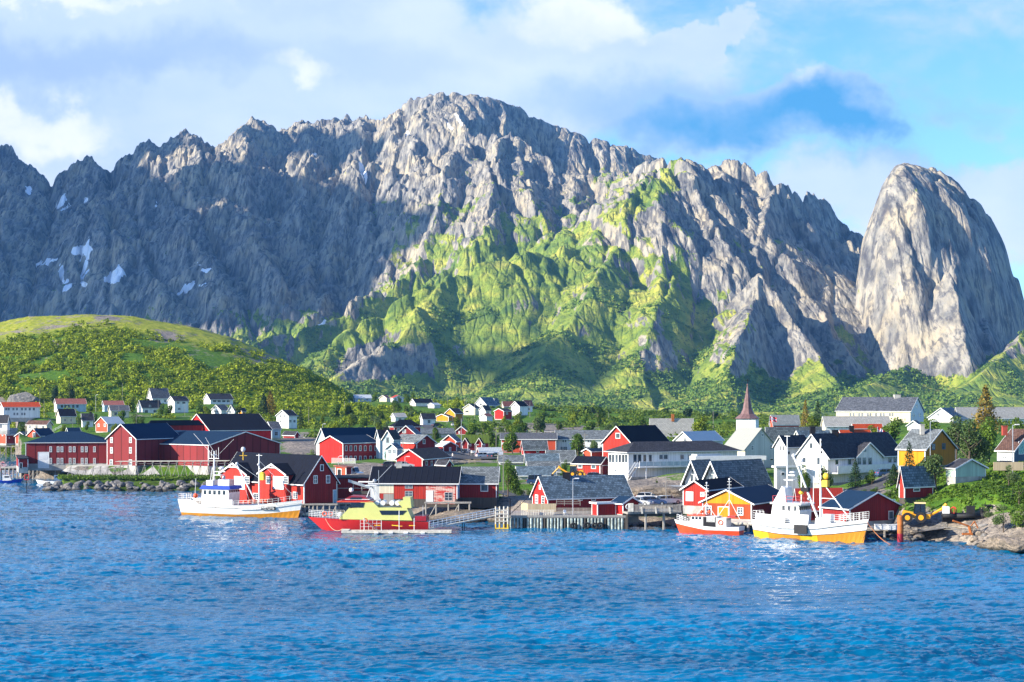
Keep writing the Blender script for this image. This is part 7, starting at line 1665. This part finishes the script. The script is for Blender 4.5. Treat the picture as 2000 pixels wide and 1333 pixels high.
def flagmats():
    m, t, b = material('flag_red_white_blue'); uv = t.new('ShaderNodeTexCoord').outputs['UV']; s = t.new('ShaderNodeSeparateXYZ'); t.l.new(uv, s.inputs[0])
    def band(v, c, w): return t.m('LESS_THAN', t.m('ABSOLUTE', t.m('SUBTRACT', v, c)), w)
    wv = t.m('MAXIMUM', band(s.outputs[0], .36, .10), band(s.outputs[1], .5, .13)); bv = t.m('MAXIMUM', band(s.outputs[0], .36, .05), band(s.outputs[1], .5, .065))
    c = t.mix(bv, t.mix(wv, (.55, .01, .02, 1), (.8, .8, .8, 1)), (.01, .02, .18, 1)); t.l.new(c, b.inputs[0]); b.inputs['Roughness'].default_value = .8; return m
FM = flagmats()
def flag(label, px, yt, D, w, h, droop, yb=None):
    r = pole(label, px, yt, D, 'mast'); r.name = 'flagpole'; r['category'] = 'flagpole'; z = r.location.z; zt = GZ(yt, D) - z
    nx, ny = 14, 6; V = []; U = []
    for j in range(ny + 1):
        for i in range(nx + 1): u, v_ = i / nx, j / ny; V.append((u * w * (1 - .12 * droop), .12 * math.sin(u * 9 + v_) * u * 2, zt - .1 - h * (1 - v_) - droop * u ** 1.3 * w * .55 + .05 * math.sin(u * 12))); U.append((u, v_))
    Fq = grid_faces(ny + 1, nx + 1); o = np_mesh('flag', np.array(V), Fq, [FM], kind=None); o.parent = r; ul = o.data.uv_layers.new(name='UVMap'); ul.data.foreach_set('uv', np.array([U[i] for i in Fq.ravel()], dtype=np.float32).ravel())
flag('flagpole flying a red flag with blue cross above the long slate roof', 1503, 813, 450, 1.9, 1.2, .3)
flag('flagpole with drooping red flag above the villa roof', 1714, 834, 345, 2.5, 1.3, .9)
pole('bare white flagpole on the market square', 901, 818, 445, 'mast')
r = thing('sea_marker', 'thin sea marker pole with red square top in the open water', 'sea marker', (XD(52, 386), 386, 0)); mb = MB(); mb.tube((0, 0, -1), (0, 0, 3.2), .09, DARK, 6); mb.build('post', r); mb = MB()
for a_, b_ in (((-.45, 3.2), (.45, 3.2)), ((.45, 3.2), (.45, 4.3)), ((.45, 4.3), (-.45, 4.3)), ((-.45, 4.3), (-.45, 3.2))): mb.tube((a_[0], 0, a_[1]), (b_[0], 0, b_[1]), .1, BRED, 4)
mb.build('square_frame', r)
r = thing('satellite_mast', 'white satellite dome on a yellow crossarm above the sea house ridge', 'satellite dome', (XD(475, 316), 316, GZ(894, 316))); mb = MB(); mb.tube((0, 0, -.5), (0, 0, 1.0), .08, YEL, 5); mb.obox((-.7, 0, .3), (1.4, 0, 0), (0, .1, 0), (0, 0, .1), YEL); mb.build('crossarm', r); mb = MB(); mb.ball((0, 0, 1.5), .42, BW, sz=(1, 1, 1.15)); mb.build('dome', r, smooth=True)
# ---- vehicles
CP = {k: pm('car_paint_' + k, c, .3, .5, .04, coat=.6) for k, c in {'white': (.75, .75, .75), 'blue': (.03, .07, .18), 'silver': (.42, .44, .46), 'dark': (.03, .035, .045), 'red': (.4, .02, .02)}.items()}
def car(label, px, D, ang, paint, z=None, van=False, g='cars parked in the village'):
    x = XD(px, D); z = gz(x, D) + .08 if z is None else z; r = thing('parked_car', label, 'car', (x, D, z), ang, g); w = .88; m = CP[paint]; hh = 1.9 if van else 1.48
    body = [(-2.15, .35), (-2.2, .8), (-2.05, 1.0), (-.0, 1.02), (1.0, .98), (1.9, .85), (2.2, .65), (2.2, .32), (1.75, .3), (-1.8, .3)]
    mb = MB(); mb.extr([(a, -w, b) for a, b in body], (0, 2 * w, 0), m); mb.build('body', r)
    top = [(-2.0, .98), (-1.75, hh - .05), (-1.3, hh), (.1 if not van else .7, hh), (1.15, .97)]
    mb = MB(); mb.extr([(a, -w * .82, b) for a, b in top], (0, 2 * w * .82, 0), DGL); mb.build('cabin_glass', r)
    mb = MB(); mb.extr([(-1.78, -w * .8, hh - .07), (-1.3, -w * .8, hh + .02), (.15 if not van else .75, -w * .8, hh + .02), (.3 if not van else .9, -w * .8, hh - .07)], (0, 2 * w * .8, 0), m)
    for s in (-1, 1):
        for a, b in ((-.6, -.5), (.4, .3)): mb.obox((a, s * w * .83 - .01, .95), (.08, 0, 0), (0, .03, 0), (b * .2, 0, hh - .98), m)
    mb.build('roof', r)
    for wx in (-1.35, 1.35):
        for s in (-1, 1): mb = MB(); mb.tube((wx, s * (w - .18), .33), (wx, s * (w + .02), .33), .33, BLACK, 14); wh = mb.build('wheel', r); mb = MB(); mb.tube((wx, s * (w + .0), .33), (wx, s * (w + .035), .33), .19, GREYM, 10); mb.build('rim', wh)
    for s in (-1, 1): mb = MB(); mb.box(2.12, 2.22, s * .6 - .15, s * .6 + .15, .62, .74, WHITE); mb.build('headlight', r); mb = MB(); mb.box(-2.24, -2.14, s * .62 - .12, s * .62 + .12, .75, .92, BRED); mb.build('tail_light', r)
    return r
car('white hatchback parked behind the blue roofed hut', 1267, 297, R(-8), 'white', GZ(979, 297)); car('dark blue car parked in front of the white hatchback', 1276, 291, R(5), 'blue', GZ(987, 291)); car('white car parked left of the white carport', 1306, 293, R(20), 'white', GZ(985, 293)); car('silver car half behind the life ring hut', 1250, 290, R(-30), 'silver', GZ(988, 290))
car('dark blue car in front of the red garage doors', 1165, 343, R(4), 'blue'); car('white car in front of the open car port', 946, 433, R(20), 'white'); car('dark car right of the white car by the car port', 965, 432, R(60), 'dark'); car('white van beside the orange red shed', 690, 364, R(-35), 'white', None, True); car('silver car under the bright gabled shop', 790, 378, R(3), 'silver'); car('dark car left of the shop gable', 766, 381, R(12), 'dark')
car('dark car on the market square left of the flagpole', 893, 450, R(15), 'dark'); car('blue car behind the planked wall at right edge', 1971, 278, R(-4), 'blue'); car('pickup like dark car behind the slate cabin roof', 1050, 334, R(3), 'blue', None, True); car('silver car on the drive below the balcony', 1735, 306, R(10), 'blue'); car('white car on road before the yellow gabled house', 893, 628, R(12), 'white'); car('dark car right of the white cottage with black roof', 855, 625, R(30), 'dark'); car('silver car on the market square right of flagpole', 912, 452, R(-20), 'silver')
r = thing('plank_wall', 'pale plank retaining wall under the blue car at right edge', 'wall', (XD(1970, 274), 274, GZ(912, 274))); mb = MB(); mb.box(-2.4, 2.4, 0, .2, -.6, .75, WOODT); mb.build('planks', r)
# yellow backhoe on the shore and one behind the cabin
def digger(label, px, D, z, ang, s=1.0, g='yellow diggers'):
    r = thing('digger', label, 'digger', (XD(px, D), D, z), ang, g); r.scale = (s, s, s); Y2 = pm('digger_yellow', (.82, .36, .015), .45, .4, .15)
    mb = MB(); mb.extr([(-2.6, -.5, .7), (.9, -.5, .7), (.9, -.5, 1.3), (-.6, -.5, 1.5), (-2.5, -.5, 1.9), (-2.7, -.5, 1.4)], (0, 1.0, 0), Y2); mb.build('body', r)
    mb = MB(); mb.extr([(-1.0, -.75, 1.4), (.8, -.75, 1.3), (.75, -.75, 2.9), (-.75, -.75, 2.95)], (0, 1.5, 0), DGL); mb.build('cab_glass', r); mb = MB(); mb.box(-.85, .85, -.85, .85, 2.92, 3.08, pm('cab_roof_cream', (.75, .6, .3)))
    for a, b in (((-1.0, 1.4), (-.75, 2.95)), ((.8, 1.3), (.75, 2.95)), ((0, 1.35), (0, 2.95))):
        for q in (-.77, .77): mb.tube((a[0], q, a[1]), (b[0], q, b[1]), .05, DARK, 4)
    mb.build('cab_frame', r)
    for x, rr in ((-1.9, .78), (.1, .82)):
        for q in (-1, 1): mb = MB(); mb.tube((x, q * .65, rr), (x, q * 1.08, rr), rr, BLACK, 18); w_ = mb.build('wheel', r); mb = MB(); mb.tube((x, q * 1.08, rr), (x, q * 1.12, rr), rr * .5, Y2, 12); mb.build('rim', w_)
    mb = MB(); mb.box(.9, 1.5, -.7, .7, .6, 1.3, Y2); mb.tube((1.3, 0, 1.0), (3.9, 0, 2.5), .2, Y2, 6); mb.build('boom', r); mb = MB(); mb.tube((3.6, 0, 2.75), (5.6, 0, .7), .18, Y2, 6); mb.tube((3.4, 0, 2.3), (3.9, 0, 2.9), .24, Y2, 6); mb.build('arm', r); mb = MB(); mb.extr([(5.4, -.35, .8), (5.9, -.35, .7), (5.9, -.35, 0.1), (5.2, -.35, .1)], (0, .7, 0), DARK); mb.build('bucket', r)
    mb = MB(); mb.extr([(-3.4, -1.0, .3), (-2.9, -1.0, .3), (-2.8, -1.0, 1.1), (-3.0, -1.0, 1.1)], (0, 2.0, 0), Y2); mb.build('front_loader', r)
digger('yellow backhoe digger parked on the gravel beside the black inflatable', 1797, 261, GZ(1021, 261), R(-12)); digger('small yellow excavator behind the slate cabin near the garage', 1120, 336, GZ(932, 336), R(170), .75)
# orange crane arm, planks, boxes on the shore
r = thing('crane_arm', 'orange bent crane arm lying on the planks below the inflatable', 'crane arm', (XD(1890, 250), 250, GZ(1040, 250))); mb = MB(); mb.tube((-2.2, 0, 1.7), (.2, 0, .9), .14, STEEL, 6); mb.tube((.2, 0, .9), (.5, 0, -.3), .2, STEEL, 6); mb.build('arm', r); mb = MB(); mb.tube((.5, 0, .9), (1.0, 0, 1.6), .1, STEEL, 5); mb.tube((1.0, 0, 1.6), (1.5, 0, .6), .1, STEEL, 5); mb.box(-.8, .7, -.2, .2, -.4, -.1, STEEL); mb.build('bracket', r)
mb = MB(); rn = random.Random(8)
for i in range(26): a_ = rn.uniform(-.5, .5); x, y = rn.uniform(-3.4, 3), rn.uniform(-1.5, 1.5); mb.obox((x, y, rn.uniform(0, .5)), (2.6 * math.cos(a_), 2.6 * math.sin(a_), rn.uniform(-.2, .2)), (-.16 * math.sin(a_), .16 * math.cos(a_), 0), (0, 0, .06), rn.choice([WOODT, WOODG, PALE]))
o = mb.build('plank_pile'); o.location = (XD(1880, 253), 253, GZ(1034, 253)); tag(o, 'loose pile of pale planks scattered below the black inflatable', 'planks')
for i, (px, py, D) in enumerate([(1716, 1018, 257.5), (1727, 1018, 257.3), (1741, 1018, 257), (1752, 1017, 257.4)]):
    mb = MB(); mb.box(-.55, .55, -.45, .45, 0, .7, BW); mb.box(-.6, .6, -.5, .5, .7, .8, BW); o = mb.build('fish_tub'); o.location = P(px, 1024, D); o.location.z = 1.95; tag(o, 'white fish tub on the pier before the dark red boathouse', 'fish tub', 'white fish tubs')
for i, (px, D) in enumerate([(1724, 281), (1749, 280)]):
    mb = MB(); mb.extr([(-.9, 0, 0), (.9, 0, 0), (.7, 0, .45), (-.7, 0, .45)], (0, .9, 0), pm('teal_plastic', (.12, .42, .40), .5)); o = mb.build('upturned_box'); p_ = gpt(px, D); o.location = p_; tag(o, 'teal upturned box on the grass above the dark red boathouse', 'box', 'teal boxes')
# sign panels on the long orange red shed
mb = MB(); mb.box(-1.6, 1.6, 0, .05, -.35, .35, BW); o = mb.build('sign_board'); o.location = P(991, 867, 478.2); o.location.y = 479.2; tag(o, 'long white sign board on the orange red shed', 'sign')
mb = MB(); mb.box(-.5, .5, 0, .05, -.35, .35, YEL); o = mb.build('sign_board'); o.location = P(998, 876, 478.9); tag(o, 'small yellow sign on the orange red shed', 'sign')
# low wall, guard rail and market tables
def fence(label, pts, h, m, D=None, name='fence', dbl=2):
    c = gpt(*pts[0]); r = thing(name, label, name.replace('_', ' '), c); L = [gpt(*p) - c for p in pts]
    rail(r, L, h, m, dbl, 2.0, .05, 'rails')
fence('white guard rail along the road behind the rubble bank', [(985, 600), (1040, 598), (1110, 596)], .9, WHITE, name='guard_rail'); fence('white guard rail below the lone white hill house', [(592, 560), (640, 556), (650, 552)], .9, WHITE, name='guard_rail'); fence('white picket fence on the yard by the red two storey building', [(648, 392), (694, 390)], 1.3, WHITE, dbl=6)
fence('low white fence beside the cream hillside house', [(97, 600), (120, 604)], 1.0, WHITE, dbl=3); fence('low white wall fence under the long orange roofed house', [(18, 600), (85, 604)], 1.2, WHITE, dbl=5)
for i in range(7):
    mb = MB(); mb.box(-.9, .9, -.4, .4, .7, .76, WOODT); mb.box(-.9, .9, -.9, -.6, .4, .45, WOODT); mb.box(-.9, .9, .6, .9, .4, .45, WOODT)
    for sx in (-.7, .7): mb.tube((sx, -.8, 0), (sx, 0, .72), .04, WOODT, 4); mb.tube((sx, .8, 0), (sx, 0, .72), .04, WOODT, 4)
    o = mb.build('picnic_table'); o.location = gpt(872 + i * 10, 402 - (i % 2) * 5); tag(o, 'brown picnic table on the market square in front of the barn roofs', 'table', 'picnic tables on the market square')
# people on the square: one continuous skinned body each
def person(label, px, D, shirt, legs, stride, ang):
    p = gpt(px, D); me = bpy.data.meshes.new('body'); s = stride
    v = [(0, 0, .95), (0, 0, 1.25), (0, 0, 1.48), (0, 0, 1.60), (0, 0, 1.72), (.11, 0, .90), (.13, s, .5), (.13, s * 1.4, .06), (.13, s * 1.4 + .16, .03), (-.11, 0, .90), (-.13, -s, .5), (-.13, -s * 1.6, .08), (-.13, -s * 1.6 + .16, .03), (.20, 0, 1.42), (.26, -s * .6, 1.15), (.27, -s * .4, .88), (-.20, 0, 1.42), (-.26, s * .6, 1.15), (-.27, s * .8, .9)]
    e = [(0, 1), (1, 2), (2, 3), (3, 4), (0, 5), (5, 6), (6, 7), (7, 8), (0, 9), (9, 10), (10, 11), (11, 12), (2, 13), (13, 14), (14, 15), (2, 16), (16, 17), (17, 18)]
    me.from_pydata(v, e, []); o = bpy.data.objects.new('person', me); COL.objects.link(o); md = o.modifiers.new('skin', 'SKIN'); sb = o.modifiers.new('sub', 'SUBSURF'); sb.levels = sb.render_levels = 1
    rad = [.14, .13, .12, .06, .10, .10, .07, .05, .04, .10, .07, .05, .04, .07, .05, .035, .07, .05, .035]; sk = me.skin_vertices[0].data
    for i, q in enumerate(rad): sk[i].radius = (q * 1.15, q * .95)
    sk[0].use_root = True; m, t, b = material('clothes_' + label[:12].replace(' ', '_')); tcz = t.new('ShaderNodeSeparateXYZ'); t.l.new(t.new('ShaderNodeTexCoord').outputs['Object'], tcz.inputs[0])
    c = t.mix(t.m('GREATER_THAN', tcz.outputs[2], .98), legs + (1,), shirt + (1,)); c = t.mix(t.m('GREATER_THAN', tcz.outputs[2], 1.54), c, (.5, .32, .24, 1)); c = t.mix(t.m('GREATER_THAN', tcz.outputs[2], 1.72), c, (.06, .04, .03, 1)); t.l.new(c, b.inputs[0]); me.materials.append(m)
    o.location = p; o.rotation_euler = (0, 0, ang); tag(o, label, 'person', 'people on the market square')
person('person in dark blue jacket walking on the market square', 917, 432, (.03, .04, .10), (.04, .04, .05), .18, .3); person('person in white top walking right of the dark jacket', 921, 434, (.7, .7, .68), (.25, .22, .2), .14, -.2); person('person in red top near the white car on the square', 930, 438, (.5, .04, .04), (.05, .05, .08), .1, 1.2); person('person in pale jacket at the picnic tables', 884, 415, (.55, .5, .45), (.06, .06, .1), .08, 2.2)
# ---------------------------------------------------------------- the air
def make_haze():
    me = bpy.data.meshes.new('haze')
    x0, x1, y0, y1, z0, z1 = -3400, 3400, -60, 4800, -6, 780
    vs = [(x, y, z) for z in (z0, z1) for y in (y0, y1) for x in (x0, x1)]
    me.from_pydata(vs, [], [(0, 2, 3, 1), (4, 5, 7, 6), (0, 1, 5, 4), (2, 6, 7, 3), (0, 4, 6, 2), (1, 3, 7, 5)])
    m = bpy.data.materials.new('air'); m.use_nodes = True; m.node_tree.nodes.clear()
    t = NT(m.node_tree)
    pv = t.new('ShaderNodeVolumePrincipled'); pv.inputs['Color'].default_value = (0.16, 0.46, 1.0, 1); pv.inputs['Density'].default_value = 4.0e-5; pv.inputs['Anisotropy'].default_value = 0.0
    o = t.new('ShaderNodeOutputMaterial'); t.l.new(pv.outputs[0], o.inputs['Volume'])
    me.materials.append(m)
    ob = bpy.data.objects.new('haze', me); COL.objects.link(ob); ob['kind'] = 'stuff'
make_haze()
